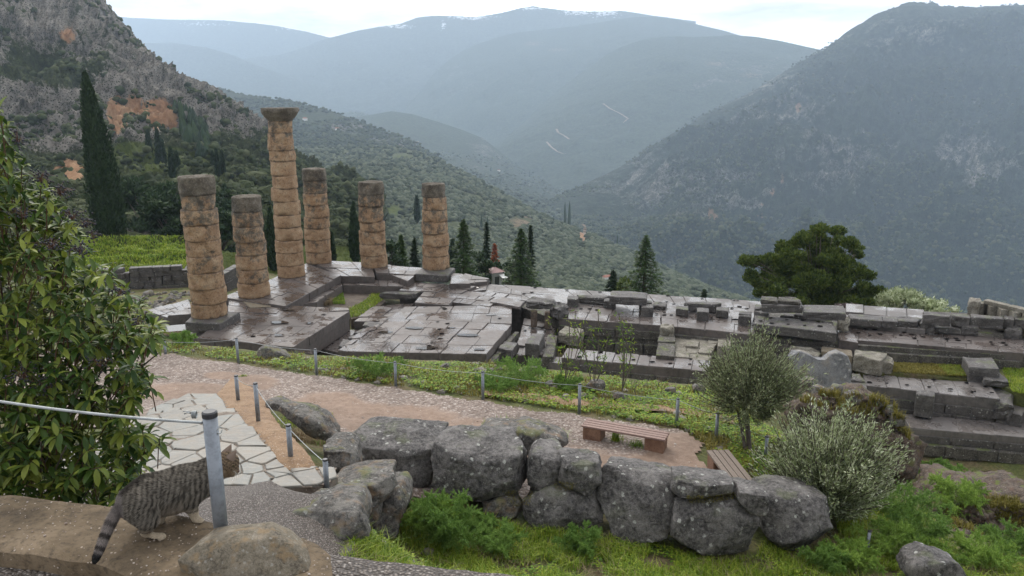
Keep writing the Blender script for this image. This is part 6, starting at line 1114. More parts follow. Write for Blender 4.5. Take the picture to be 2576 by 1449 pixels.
# table of terrain hits on a coarse photo grid for speed
_hx=np.arange(-120,2700,24); _hy=np.arange(820,1560,12); _HX,_HY=np.meshgrid(_hx,_hy); _HP=hit(_HX.ravel(),_HY.ravel()).reshape(len(_hy),len(_hx),3)
def hit_fast(x,y):
    u=np.clip((x+120)/24,0,len(_hx)-1.01); v=np.clip((y-820)/12,0,len(_hy)-1.01); i=u.astype(int); j=v.astype(int); a=(u-i)[:,None]; b=(v-j)[:,None]; A,B,C,Dd=_HP[j,i],_HP[j,i+1],_HP[j+1,i],_HP[j+1,i+1]
    ok=(np.ptp(np.stack([A[:,1],B[:,1],C[:,1],Dd[:,1]]),axis=0)<4); P=(A*(1-a)+B*a)*(1-b)+(C*(1-a)+Dd*a)*b; P=P[ok]; P=P[(P[:,1]<62)]; P[:,2]=hz(P[:,0],P[:,1])+.02; return P
bank=[(355,868),(430,860),(500,862),(600,868),(680,880),(780,888),(860,895),(960,900),(1100,898),(1215,905),(1330,905),(1450,925),(1600,945),(1720,960),(1800,975),(1860,1010),(1900,1060),(1960,1090),(2030,1130),(2030,1200),(1920,1260),(1870,1200),(1790,1165),(1770,1120),(1720,1083),(1620,1065),(1457,1040),(1215,1004),(1000,974),(800,944),(600,912),(440,891),(360,884)]
fore=[(905,1330),(990,1310),(1100,1280),(1200,1300),(1320,1340),(1440,1345),(1540,1345),(1640,1375),(1720,1400),(1820,1425),(1900,1410),(1930,1350),(2020,1405),(2110,1360),(2100,1300),(2230,1260),(2330,1290),(2420,1400),(2600,1420),(2700,1480),(2600,1530),(840,1530),(860,1440)]
ravine=[(2180,1270),(2260,1240),(2380,1290),(2440,1380),(2600,1440),(2600,1500),(2100,1480),(2080,1400),(2200,1350)]
pn=lambda P,s,o=0: fbm(np.c_[P[:,:2]*s,P[:,:1]*0+o],3)
# short grass and clover
P=poly_pts(bank,60000); P=P[pn(P,.7)+.5*pn(P,2.5,3)>-.12]; V1,F1=cards(P+[0,0,.03]+np.c_[0*P[:,:2],RNG.uniform(0,.08,len(P))],RNG.uniform(.03,.075,len(P)),1.3,np.c_[RNG.normal(0,1,(len(P),2)),RNG.uniform(-.2,.5,len(P))],np.tile([0,0,1.2],(len(P),1))); mk('bank_herbs',V1,F1,M['herb'],kind='stuff',label='bright green low herbs on the grassy bank')
P=poly_pts(bank,30000); P=P[pn(P,.9,4)>-.1]; blade_mesh('bank_grass',P,RNG.uniform(.06,.2,len(P)),.022,M['grassy'],.5,kind='stuff',label='yellowish moss and grass on the bank')
P=poly_pts(bank,700); V1,F1=blobfield(P,np.abs(RNG.normal(.03,.05,len(P)))+.02,.7,2,.5); mk('bank_stones',V1,F1,M['cream'],kind='stuff',label='small pale stones half hidden in the grass of the bank')
P=poly_pts(fore,55000); P=P[pn(P,1.1)>-.12]; blade_mesh('grass',P,RNG.uniform(.07,.24,len(P)),.011,M['grass'],.6,kind='stuff',label='green grass in front of the boulders')
P=poly_pts(fore,34000); P=P[pn(P,1.3,7)>.0]; V1,F1=cards(P+np.c_[0*P[:,:2],RNG.uniform(.0,.10,len(P))],RNG.uniform(.022,.05,len(P)),1.2,np.c_[RNG.normal(0,1,(len(P),2)),RNG.uniform(-.2,.4,len(P))],np.tile([0,0,1.2],(len(P),1))); mk('clover',V1,F1,M['herb'],kind='stuff',label='clover and small herbs in front of the boulders')
P=poly_pts(fore,9000); P=P[pn(P,.9,3)>.0]; blade_mesh('dry_grass',P,RNG.uniform(.06,.26,len(P)),.008,M['drygrass'],.8,kind='stuff',label='straw-coloured dry grass among the green')
P=poly_pts([(-100,905),(440,895),(600,918),(800,948),(1000,980),(1457,1047),(1700,1085),(1760,1110),(1740,1160),(1800,1200),(1500,1230),(900,1200),(820,1080),(660,1010),(400,1010),(-100,1000)],9000); V1,F1=blobfield(P+[0,0,.008],np.abs(RNG.normal(.004,.010,len(P)))+.006,.6,1,.3); M['pebble']=leafm('pebbles',(.18,.125,.095),(.30,.235,.195),(.48,.42,.37),0,.7); mk('path_pebbles',V1,F1,M['pebble'],kind='stuff',label='loose pebbles on the gravel path')
pp=pz([(RNG.uniform(-20,840),RNG.uniform(1240,1449)) for _ in range(420)],ZT); pp=pp[pip(pp[:,0],pp[:,1],pz(tw,ZT))]; n1=fbm(np.c_[pp*2.5,pp[:,:1]*0],3); pp=pp[n1>-.2]; V1,F1=blobfield(np.c_[pp,np.full(len(pp),ZT+.006)],np.abs(RNG.normal(0,.0022,len(pp)))+.0015,.6,1,.3); mk('terrace_pebbles',V1,F1,M['pebble'],kind='stuff',label='small pebbles on the earthy terrace wall')
# grass in the temple pits
def zone(f,poly,z,n,mat,name,label,L=.12,w=.03):
    q=P2(f,poly,z); x0,y0=q.min(0);x1,y1=q.max(0); P=np.c_[RNG.uniform(x0,x1,n),RNG.uniform(y0,y1,n)]; P=P[pip(P[:,0],P[:,1],q)]; P=np.c_[P,np.full(len(P),z)]; blade_mesh(name,P,RNG.uniform(.5,1.4,len(P))*L,w,M[mat],.6,kind='stuff',label=label)
sheet_from_poly('pit_earth',P2(cA,[(1190,440),(1440,450),(1460,520),(1560,500),(1700,400),(1650,330),(1400,320)],-1.05),-1.05,-2.,M['mud'],.25,.05,1,.05,kind='structure')
zone(cA,[(1220,420),(1420,425),(1400,330),(1330,330)],-1.02,3500,'herb','pit_grass','green grass tuft strip at the left side of the small pit',.14)
zone(cA,[(1460,520),(1540,500),(1700,380),(1640,320),(1560,400),(1440,460)],-1.02,4500,'grass','pit_grass','green grass strip at the right side of the small pit',.14)
zone(cA,[(1230,440),(1330,430),(1310,380),(1230,400)],-1.02,1200,'drygrass','pit_grass','dry yellow tuft at the left end of the small pit',.4)
sheet_from_poly('court_earth',P2(cC,[(850,620),(1090,600),(2200,640),(2200,880),(1890,800),(1730,735),(1300,706),(900,674)],-1.47),-1.47,-3.,M['ground'],.3,.06,1,.05,kind='structure')
zone(cC,[(1075,630),(1560,640),(1600,722),(1090,688)],-1.44,9000,'grassy','court_grass','mossy yellow-green grass in the stone court',.10)
zone(cC,[(1800,640),(2100,660),(2100,860),(1880,820)],-1.44,7000,'grass','court_grass','green grass at the right end of the stone court',.12)
zone(cC,[(1380,640),(1560,650),(1580,718),(1450,710)],-1.44,3000,'herb','court_grass','greener patch beside the big block in the court',.10)
sheet_from_poly('ravine_mud',P2(cC,[(1200,1330),(2100,1340),(2100,1500),(1300,1450)],-4.4),-4.35,-5.,M['mud'],.3,.08,1,.05,kind='structure')
zone(cC,[(1260,1330),(2000,1330),(2000,1360),(1300,1345)],-4.3,2500,'herb','ravine_grass','thin line of weeds at the foot of the moulded wall',.16,.05)
# left grass slope
P=on_sheet(LP,30000,lambda px,py,d,p:(px>150)&(px<500)&(py>595)&(py<712)&(d<95)); blade_mesh('slope_grass',P,RNG.uniform(.12,.32,len(P)),.08,M['grass'],.5,kind='stuff',label='bright green grass slope beyond the old masonry')
# fennel
def fennel(loc,R,h,n,label,mat='fennel',nf=14,w=.0042,name='fennel_plant',flop=.6):
    loc=np.array(loc,float); root=empty(name,loc,label,'plant'); m=MB(); VV=[];DD=[]
    for i in range(nf):
        a=i*2.4+RNG.uniform(-.3,.3); q=RNG.uniform(.35,1.); o=np.array([math.cos(a),math.sin(a),0])*R*q; s=np.linspace(0,1,8)[:,None]; top=h*(1.1-q*.55)*RNG.uniform(.75,1.1); pts=loc+o*s+np.array([0,0,1.])*(top*(np.sin(s*np.pi*flop)/math.sin(np.pi*flop*.5 if flop>.5 else np.pi*flop)*.9)); m.tube(pts,[.008,.0075,.007,.006,.005,.004,.003,.002],5)
        for j in range(2,8):
            for k in range(4):
                d=unit(1)[0]; d=d*.9+o/ R*.5+[0,0,.25]; d/=np.linalg.norm(d); L=R*.42*(1.15-j/9.)*RNG.uniform(.7,1.2); e=pts[j]+d*L+[0,0,-L*.12]; nn=n; t=RNG.uniform(.05,1,nn)[:,None]; P=pts[j]+(e-pts[j])*t+unit(nn)*L*.28*(1.1-t)*RNG.uniform(.1,1,nn)[:,None]; VV.append(P); DD.append(d+.9*unit(nn)); m.tube([pts[j],e],.0022,3,False)
    m.build('stems',M['fennel'],root); P=np.concatenate(VV); P[:,2]=np.maximum(P[:,2],hz(P[:,0],P[:,1])+.01); V,Fc=cards(P,w,9,np.concatenate(DD)); mk('fronds',V,Fc,M[mat],root); return root
M['fennellight']=leafm('bright_fennel',(.10,.20,.03),(.20,.33,.05),(.36,.48,.10),.3,.6,.3,1.5)
b=hit(1120,1385)[0]; fennel(b,.85,1.05,80,'big bright feathery fennel plant under the pointed boulder','fennel',24,.0065)
b2=at(1090,1290,14.3); fennel(b2-[0,0,.25],.55,.45,150,'pale domed crown of fronds on top of the big fennel','fennellight',14,.006)
for x,y,R,h,mt,lab in [(1250,1395,.6,.55,'fennel','dark fennel plant right of the big bright one'),(1460,1400,.5,.55,'fennel','fennel plant before the tall cracked boulder'),(1205,1350,.45,.4,'fennel','small fennel tucked under the pointed boulder'),(2140,1440,.6,.55,'fennellight','fennel at the bottom right of the last boulder'),(2230,1400,.7,.6,'fennellight','fennel on the slope right of the short grey post'),(2320,1385,.7,.6,'fennel','fennel in the middle of the right slope'),(2260,1310,.8,.6,'fennel','fennel behind the silvery bush on the right slope'),(2400,1300,.8,.7,'fennellight','tall-stemmed fennel before the rubble heap'),(2460,1430,.8,.5,'fennellight','fennel near the bottom right corner'),(2350,1440,.6,.45,'fennellight','fennel beside the rock at the bottom edge'),(2380,1225,.5,.4,'fennel','fennel clump deep in the ravine'),(2540,1400,.7,.5,'fennel','dark fennel in the right corner gully'),(2080,1445,.5,.5,'fennel','fennel under the last boulder')]:
    b=hit(x,y)[0]; s=float(proj(b)[2])/14.5; fennel(b,R*s,h*s,46,lab,mt,14,.0075*s)
for x,y,R,lab in [(945,950,1.0,'dark feathery fennel clump on the bank beside the fourth post'),(1310,965,1.2,'wide feathery fennel clump on the bank left of the sixth post'),(1250,985,.8,'low fennel clump near the fifth post'),(525,865,.7,'feathery fennel clump before the leftmost column'),(650+10,868,.6,'fennel clump behind the second far post'),(460,868,.7,'fennel tuft by the puddle near the plinth'),(1420,985,.7,'herb clump under the rope right of the wide fennel')]:
    b=hit(x,y)[0]; fennel(b,R,R*.55,30,lab,'fennel',10,.011)
def tuft(x,y,n,L,R,mat,lab,w=.02,name='grass_tuft'):
    b=hit(x,y)[0]; P=np.c_[b[0]+RNG.normal(0,R,n),b[1]+RNG.normal(0,R,n)]; P=np.c_[P,hz(P[:,0],P[:,1])]; blade_mesh(name,P,RNG.uniform(.6,1.3,n)*L,w,M[mat],.45,label=lab,kind='stuff')
for x,y,n,L,R,mt,lab in [(1600,1128,160,.16,.10,'herb','small green tuft under the pinkish bench, right one'),(1550,1112,160,.28,.06,'grass','taller dark tuft under the pinkish bench, left one'),(1265,1085,700,.22,.22,'fennel','bluish herb cushion on the rocks behind the pointed boulder'),(1395,1105,400,.22,.16,'fennel','small herb cushion at the right end of those rocks'),(770,1065,900,.14,.28,'grass','bright green cushion enclosed by the curved dark rock'),(850,1122,700,.14,.28,'fennel','grey-green cushion between kerb rocks and lichen boulder'),(705,1175,250,.08,.12,'herb','small green weeds at the foot of the stair kerb'),(612,950,120,.1,.06,'herb','tiny weeds beside the far kerb post'),(770,1110,900,.3,.35,'drygrass','long dry grass along the right edge of the kerb')]:
    tuft(x,y,n,L,R,mt,lab,.014)
# moss patch in the gap of the boulder wall
# ---- laurel shrub (near)
def laurel():
    """broad-leaved evergreen: twigs that end in whorls of drooping folded leaves"""
    cen=at(60,800,5.0); root=empty('laurel_shrub',(float(cen[0])-.1,float(cen[1])+.1,6.6),'large glossy-leaved evergreen shrub with dark berry clusters at the left edge','shrub')
    edge=np.array([(-150,180),(0,255),(30,330),(60,400),(110,450),(150,520),(190,560),(225,590),(170,640),(215,690),(300,650),(285,700),(360,745),(400,800),(405,850),(330,880),(370,930),(400,960),(330,1010),(310,1060),(415,1090),(380,1130),(340,1180),(330,1230),(290,1275),(150,1262),(-150,1245)])
    tips=[]; k=0
    while len(tips)<760 and k<60000:
        k+=1; x=RNG.uniform(-150,430); y=RNG.uniform(190,1290)
        if not pip(np.array([x]),np.array([y]),edge)[0]: continue
        d=np.min(np.hypot(edge[:,0]-x,edge[:,1]-y)); D=4.35+RNG.uniform(0,1.0)+max(0,90-d)*.004
        if y>1200: D=max(D,4.5)
        tips.append(at(x,y,D))
    edgepts=[]
    for a,b in zip(edge[1:-2],edge[2:-1]):
        for t in (0.2,.6): 
            q=a+(b-a)*t; edgepts.append(at(q[0]-14,q[1]+4,4.7+RNG.uniform(-.3,.3)))
    tips=np.array(tips+edgepts); heart=np.array([cen[0]-.55,cen[1]+.55,0]); 
    prof=np.array([[0,0,.0],[.12,.10,.0],[.32,.20,.0],[.55,.22,.0],[.78,.16,0],[1,.0,0]]); LV=[];LF=[];n0=0; tw=MB(); berries=[]
    for ti,t in enumerate(tips):
        out=t-(heart+[0,0,t[2]-.3]); out/=np.linalg.norm(out); ax=out*.7+[0,0,.55]+RNG.normal(0,.18,3); ax/=np.linalg.norm(ax); base=t-ax*.14; tw.tube([base-ax*.12-[0,0,.05],base,t],[.0035,.003,.0022],4,False)
        nl=RNG.integers(9,14)
        for i in range(nl):
            a=i*2.4+RNG.uniform(-.3,.3); f=RNG.uniform(0,1); org=base+(t-base)*f; u=np.cross(ax,[0.3,.2,1]); u/=np.linalg.norm(u); v=np.cross(ax,u); h=np.cos(a)*u+np.sin(a)*v; young=f>.8; L=RNG.uniform(.07,.115)*(1-.25*young); d=h*(1.0-.45*young)+ax*(.35+.8*young); d/=np.linalg.norm(d); side=np.cross(d,[0,0,1.]); side/=np.linalg.norm(side)+1e-6; up=np.cross(side,d); curl=RNG.uniform(.35,1.3); W=RNG.uniform(.9,1.15)*.72
            pts=[]; p=org.copy(); dd=d.copy(); 
            for j in range(6):
                if j: st=prof[j][0]-prof[j-1][0]; dd=dd+np.array([0,0,-curl*st]); dd/=np.linalg.norm(dd); p=p+dd*L*st
                upj=np.cross(side,dd); w=prof[j][1]*L*W; pts+= [p-side*w+upj*w*.45,p-upj*0,p+side*w+upj*w*.45]
            LV+=pts; 
            for j in range(5):
                for c in (0,1): LF.append((n0+j*3+c,n0+j*3+c+1,n0+(j+1)*3+c+1,n0+(j+1)*3+c))
            n0+=18
    mk('leaves',np.array(LV),LF,M['laurel'],root,smooth=True); tw.build('twigs',M['redtwig'],root)
    b=MB(); 
    for k in range(46): 
        t=tips[RNG.integers(len(tips))]; s=np.linspace(0,1,5)[:,None]; p0=np.array([heart[0]+RNG.normal(0,.15),heart[1]+RNG.normal(0,.15),max(6.8,t[2]-1.1)]); b.tube(p0+(t-[0,0,.1]-p0)*s+np.array([0,0,-.12])*np.sin(s*np.pi),[.012,.010,.008,.006,.004],5)
    for k in range(4): b.tube([[heart[0]+RNG.normal(0,.1),heart[1]+RNG.normal(0,.1),6.1],[heart[0]+RNG.normal(0,.2),heart[1]+RNG.normal(0,.2),8.5],[heart[0]+RNG.normal(0,.3),heart[1]+RNG.normal(0,.3),10.6]],[.05,.035,.015],7)
    b.build('branches',M['bark'],root)
    V0,F0=ico(2)
    for (x,y,sx,sy,n) in [(100,445,24,16,60),(150,480,26,16,60),(215,560,18,14,45),(45,350,14,30,40),(235,600-10,14,14,30),(330,545,1,1,0),(200,650-25,20,16,50),(130,735-120,30,14,60),(60,855-320,24,12,35),(330,585,1,1,0),(60,940,30,26,60),(120,965,28,22,50),(180,540,24,14,50),(250,910,22,16,30),(345,870-60,16,12,25),(300,930-200,22,12,30)]:
        if n==0: continue
        c=at(x,y,4.45); P=c+RNG.normal(0,1,(n,3))*np.array([sx,sx*1.0,sy])*4.45/2000*.62; R=RNG.uniform(.0045,.0062,n); V=(V0[None]*R[:,None,None]+P[:,None]).reshape(-1,3); Fb=(F0[None]+np.arange(n)[:,None,None]*len(V0)).reshape(-1,3); bc=mk('berry_cluster',V,Fb,M['berry'],root,smooth=True)
        m=MB(); 
        for p in P[::2]: m.tube([c-[0,0,.03],(c+p)/2+[0,0,.01],p],.0012,3,False)
        m.build('stalks',M['redtwig'],bc)
laurel()
# ---- roads, tracks, ruins, far houses
def trk(name,G,pts,w,mat,up=.6,sub=6):
    out=[]; A_=G; a,b,_=proj(A_)
    L=[]; 
    for p,q in zip(pts[:-1],pts[1:]):
        for t in np.linspace(0,1,sub,endpoint=False): L.append((p[0]+(q[0]-p[0])*t,p[1]+(q[1]-p[1])*t))
    L.append(pts[-1])
    for x,y in L: 
        o=np.argsort((a-x)**2+(b-y)**2)[:3]; dd=float(np.mean(proj(A_[o])[2])); out.append(at(x,y,dd*.995))
    ribbon(name,out,w,M[mat],up)
trk('road',LP.reshape(-1,3),[(590,475),(620,464),(650,452),(672,447)],5,'road')
trk('track',OPf,[(835,428),(845,418),(858,408),(864,395),(880,385),(893,376)],7,'road',1.5)
RMf=sheet_of('right_mountain'); MMf=sheet_of('middle_mountain')
trk('road',RMf,[(1376,358),(1386,372),(1400,384),(1420,390)],9,'road',3) if 0 else None
for pts in ([(1375,358),(1385,370),(1402,383),(1415,388),(1426,389)],[(1400,326),(1404,335),(1418,342),(1432,352)],[(1517,262),(1535,275),(1560,287),(1580,300),(1568,310)],[(1432,352),(1400,326)][:1]*1+[(1398,330)]): 
    if len(pts)>2: trk('mountain_road',MMf,pts,9,'track',3)
trk('mountain_road',MMf,[(1420,326),(1470,322),(1520,316),(1568,308)],7,'track',3)
trk('road',sheet_of('village_spur'),[(1022,374),(1035,368),(1050,360)],14,'road',4)
trk('track',OPf,[(1462,605),(1470,590),(1472,572),(1466,566)],3,'track',.9); trk('track',OPf,[(1350,582),(1385,568),(1370,560)],2.2,'track',.9)
0 and trk('scree_slope',RMf,[(2000,340),(1992,400),(1985,430),(1965,455),(1950,480),(1925,500),(1905,520)],16,'track',4)
M['hroof']=NT('tile_roof').col((.30,.13,.085)).m
def house(p,w,label,d=.7):
    h=w*.5; root=empty('farmhouse',p,label,'house'); m=MB(); m.box((p[0],p[1],p[2]+h/2),(w,w*d,h),.3); m.build('wall',M['white'],root); m=MB(); c,s=math.cos(.3),math.sin(.3); R_=lambda u,v,z:[p[0]+u*c-v*s,p[1]+u*s+v*c,p[2]+z]; e=.55
    m.add([R_(-w*e,-w*d*e,h),R_(w*e,-w*d*e,h),R_(w*e,w*d*e,h),R_(-w*e,w*d*e,h),R_(-w*.35,0,h*1.5),R_(w*.35,0,h*1.5)],[(0,1,5,4),(2,3,4,5),(1,2,5),(3,0,4),(3,2,1,0)]); m.build('roof',M['hroof'],root)
for G_,x,y,w,lab in [(VFf,1254,432,8,'tiny white farmhouse on the valley floor'),(VFf,1365,445,10,'tiny white house lowest in the valley groves'),(sheet_of('village_spur'),768,305,10,'tiny white house high on the low spur'),(sheet_of('village_spur'),848,330,9,'tiny pale house on the low spur right of the tallest column'),(OPf,1525,708,5,'little red-roofed hut in the grove left of the bright green fir')]:
    a,b_,_=proj(G_); house(G_[np.argmin((a-x)**2+(b_-y)**2)]+[0,0,.5],w,lab)
# ancient foundations in the grove
a,b_,_=proj(OPf); c_=OPf[np.argmin((a-872)**2+(b_-480)**2)]; rt=empty('distant_ruin',c_,'low stone ruins with a small porch in the grove between two columns','ruin')
for i in range(9):
    m=MB(); m.box(c_+[RNG.uniform(-13,13),RNG.uniform(-10,10),1.0],(RNG.uniform(4,9),RNG.uniform(.8,1.5),RNG.uniform(1,2)),RNG.uniform(-.3,.3)); m.build('low_wall',M['cream'],rt)
a,b_,_=proj(OPf); c_=OPf[np.argmin((a-975)**2+(b_-565)**2)]

# small stones that make up the rubble bank
for nm,lab,polyg,D0,n in [('rubble_stones','small reddish stones in the rubble bank',[(2010,1060),(2060,990),(2120,1000),(2230,1010),(2290,1100),(2270,1230),(2200,1240),(2190,1140),(2060,1110)],25,420),('rubble_stones','small stones heaped at the right edge',[(2380,1290),(2470,1255),(2640,1260),(2640,1330),(2440,1390)],21,260)]:
    deps=bpy.context.evaluated_depsgraph_get(); P=[]; tr=0
    poly_=np.array(polyg,float)
    while len(P)<n and tr<n*6:
        tr+=1; x=RNG.uniform(poly_[:,0].min(),poly_[:,0].max()); y=RNG.uniform(poly_[:,1].min(),poly_[:,1].max())
        if not pip(np.array([x]),np.array([y]),poly_)[0]: continue
        d=ray(x,y); ok,loc,nn,_,ob,_=SC.ray_cast(deps,Vector(CAM+d*19),Vector(d).normalized(),distance=20)
        if ok and ob.name.startswith(('rubble_bank','ground')): P.append(list(loc))
    if P:
        P=np.array(P); V1,F1=blobfield(P,RNG.uniform(.04,.15,len(P)),.75,2,.55); mk(nm,V1,F1,M['rubble'],kind='stuff',label=lab)
# growth on the rubble bank
deps=bpy.context.evaluated_depsgraph_get()
def shot(poly,n,ok_names):
    P=[];poly=np.array(poly,float);tr=0
    while len(P)<n and tr<n*5:
        tr+=1; x=RNG.uniform(poly[:,0].min(),poly[:,0].max()); y=RNG.uniform(poly[:,1].min(),poly[:,1].max())
        if not pip(np.array([x]),np.array([y]),poly)[0]: continue
        d=ray(x,y); o,loc,nn,_,ob,_=SC.ray_cast(deps,Vector(CAM+d*10),Vector(d).normalized(),distance=32)
        if o and nn.z>.25 and ob.name.startswith(ok_names): P.append(list(loc))
    return np.array(P)
P=shot([(2010,1010),(2060,985),(2230,1000),(2290,1060),(2290,1110),(2230,1060),(2120,1040)],2600,('rubble','rock','ground'))
if len(P): P=P[fbm(np.c_[P[:,:2]*1.3,P[:,:1]*0],3)>-.1]; blade_mesh('bank_top_grass',P,RNG.uniform(.08,.3,len(P)),.02,M['grassy'],.5,kind='stuff',label='mossy dry grass on top of the rubble bank')
P=shot([(2370,1290),(2470,1250),(2600,1260),(2600,1449),(2480,1449),(2420,1400)],3500,('rubble','rock','ground'))
if len(P): P=P[fbm(np.c_[P[:,:2]*1.1,P[:,:1]*0+4],3)>-.02]; blade_mesh('gully_grass',P,RNG.uniform(.06,.22,len(P)),.018,M['grassy'],.5,kind='stuff',label='mossy grass over the rubble at the right edge')

P=shot([(1725,1246),(1790,1240),(1850,1236),(1852,1256),(1800,1270),(1735,1272)],900,('boulder',)) if 0 else None
def shot2(poly,n,ok_names,nzmin=-1.):
    P=[];poly=np.array(poly,float);tr=0
    while len(P)<n and tr<n*5:
        tr+=1; x=RNG.uniform(poly[:,0].min(),poly[:,0].max()); y=RNG.uniform(poly[:,1].min(),poly[:,1].max())
        if not pip(np.array([x]),np.array([y]),poly)[0]: continue
        d=ray(x,y); o,loc,nn,_,ob,_=SC.ray_cast(deps,Vector(CAM+d*6),Vector(d).normalized(),distance=32)
        if o and ob.name.startswith(ok_names) and nn.z>nzmin: P.append(list(loc))
    return np.array(P)
for poly,n,lab in [([(1722,1246),(1790,1246),(1850,1238),(1855,1252),(1800,1264),(1735,1266)],1500,'bright moss filling the gap under the cap boulder'),([(1262,1235),(1345,1228),(1330,1270),(1290,1275)],900,'moss between the pointed boulder and the narrow one'),([(1395,1210),(1450,1215),(1440,1235),(1395,1232)],400,'moss on the brown-grey boulder under the two-spotted one')]:
    P=shot2(poly,n,('boulder','ground'))
    if len(P)>5: V1,F1=cards(P+RNG.normal(0,.008,P.shape),.014,1.6); mk('moss',V1,F1,M['grassy'],kind='stuff',label=lab)
# ---------------- cat ----------------
def build_cat():
    # joints: (col,row,distance,radius in m)
    J=lambda px,py,D: at(px,py,D)
    bm=bmesh.new()
    def cap(a,b,ra,rb,n=6,sq=(1,1,1)):
        a=np.array(a);b=np.array(b)
        for t in np.linspace(0,1,n):
            p=a+(b-a)*t; r=ra+(rb-ra)*t; ret=bmesh.ops.create_icosphere(bm,subdivisions=2,radius=r); 
            for v in ret['verts']: v.co=Vector(p)+Vector((v.co.x*sq[0],v.co.y*sq[1],v.co.z*sq[2]))
    def chain(L,n=6,sq=(1,1,1)):
        for (a,ra),(b,rb) in zip(L[:-1],L[1:]): cap(a,b,ra,rb,n,sq)
    # trunk: rump -> loin -> ribs -> shoulder -> neck
    rump=J(342,1262,3.56); loin=J(378,1246,3.60); belly=J(425,1240,3.66); ribs=J(468,1221,3.72); chest=J(508,1206,3.76); neck=J(543,1176,3.80); head=J(569,1164,3.83)
    chain([(rump,.083),(loin,.101),(belly,.108),(ribs,.103),(chest,.088),(neck,.063)],9)
    cap(J(400,1262,3.63),J(450,1248,3.70),.075,.072,6)
    chain([(neck,.060),(J(556,1170,3.815),.054),(head,.054)],5)
    # head: skull, cheeks, muzzle facing right and slightly away
    cap(head,J(577,1163,3.835),.055,.048,4); cap(J(579,1172,3.83),J(587,1177,3.83),.040,.028,4); cap(J(587,1177,3.83),J(595,1185,3.83),.025,.016,4); cap(J(572,1186,3.83),J(588,1192,3.83),.030,.015,4)
    # hind leg near: thigh, shank, foot
    for dx,dy,dD in ((0,0,0),(1,0,1)):
        if dx==0: hip=J(352,1272,3.52); knee=J(372,1308,3.51); hock=J(366,1338,3.53); heel=J(372,1345,3.545); toe=J(407,1350,3.56)
        else: hip=J(370,1262,3.66); knee=J(392,1300,3.68); hock=J(378,1315,3.69); heel=J(383,1322,3.69); toe=J(405,1321,3.69)
        s=.92 if dx else 1
        chain([(hip,.078*s),(knee,.050*s)],6); chain([(knee,.045*s),(hock,.024*s),(heel,.019*s)],6); chain([(heel,.017*s),(J(390,1350,3.555) if not dx else J(396,1321,3.69),.019*s),(toe,.019*s)],5)
        for k in (-1,0,1): cap(toe+[0.006*abs(k)*-1+.004,.013*k,-.003],toe+[.012-.004*abs(k),.014*k,-.005],.0105,.0095,2)
    # fore legs
    for dx in (0,1):
        if dx==0: sh=J(492,1236,3.70); el=J(478,1268,3.69); wr=J(489,1297,3.70); pw=J(505,1312,3.70); pa=J(494,1309,3.70)
        else: sh=J(492,1232,3.82); el=J(462,1262,3.80); wr=J(461,1288,3.80); pw=J(474,1300,3.80); pa=J(466,1299,3.80)
        chain([(sh,.052),(el,.036),(wr,.021),(pa,.019)],6); chain([(pa,.019),(pw,.019)],4)
        for k in (-1,0,1): cap(pw+[-.004*abs(k)+.003,.012*k,-.003],pw+[.010-.004*abs(k),.013*k,-.005],.010,.009,2)
    # tail hanging back and down
    T=[(J(300,1278,3.53),.026),(J(286,1300,3.50),.025),(J(275,1325,3.46),.023),(J(263,1352,3.42),.022),(J(252,1380,3.38),.021),(J(243,1402,3.35),.019),(J(238,1413,3.34),.013)]
    chain([(J(318,1266,3.54),.036)]+T,8)
    me=bpy.data.meshes.new('t'); bm.to_mesh(me); bm.free(); o=bpy.data.objects.new('t',me); COL.objects.link(o); md=o.modifiers.new('r','REMESH'); md.mode='VOXEL'; md.voxel_size=.0055
    dg=bpy.context.evaluated_depsgraph_get(); ev=o.evaluated_get(dg); m2=ev.to_mesh(); V=np.empty(len(m2.vertices)*3,np.float32); m2.vertices.foreach_get('co',V); V=V.reshape(-1,3).astype(float); Fc=[tuple(p.vertices) for p in m2.polygons]; ev.to_mesh_clear(); bpy.data.objects.remove(o); bpy.data.meshes.remove(me)
    E=np.array([(a,b) for q in Fc for a,b in zip(q,q[1:]+q[:1])])
    for _ in range(7):
        s=np.zeros_like(V); n=np.zeros(len(V)); np.add.at(s,E[:,0],V[E[:,1]]); np.add.at(n,E[:,0],1); V=V*.5+.5*s/np.maximum(n,1)[:,None]
    V[:,2]=np.maximum(V[:,2],ZT+.003)
    # shoulder blades, fur folds
    q=Fc; F_=np.array([f for f in Fc if len(f)==4]); nrm=np.cross(V[F_[:,2]]-V[F_[:,0]],V[F_[:,3]]-V[F_[:,1]]); N=np.zeros_like(V)
    for k in range(4): np.add.at(N,F_[:,k],nrm)
    N/=np.linalg.norm(N,axis=1)[:,None]+1e-12
    px,py,d=proj(V)
    # coat pattern (the cat's own markings)
    spine=np.array([rump,loin,belly,ribs,chest,neck,head]); 
    ax=np.clip((px-300)/(595-300),0,1)*.62      # metres along the body
    hgt=(V[:,2]-ZT)
    top=np.interp(px,[290,340,377,430,483,540,580],[1262,1215,1186,1166,1150,1145,1130]); rel=(py-top)/95.
    w=fbm(V*9,3)*.026+fbm(V*25,2)*.010
    s1=np.sin((ax+w+rel*.035)*2*np.pi/.027); stripe=np.clip(s1*1.7,0,1)*np.clip(1.15-.35*np.abs(fbm(V*14+4,3))*3,0.25,1)
    base=np.array([.175,.155,.128])*(1+.35*fbm(V*30,3))[:,None]; dark=np.array([.010,.008,.007]); pale=np.array([.27,.225,.175])
    dors=np.clip(1-rel/.22,0,1)*(px<560)*(px>300); k=np.clip(stripe*.82+dors*.85,0,.95)
    # broken spots over flank
    k=np.maximum(k,.55*(fbm(V*[30,30,22],3)>.22)*(rel<1.1)); C=base*(1-k)[:,None]+dark*k[:,None]
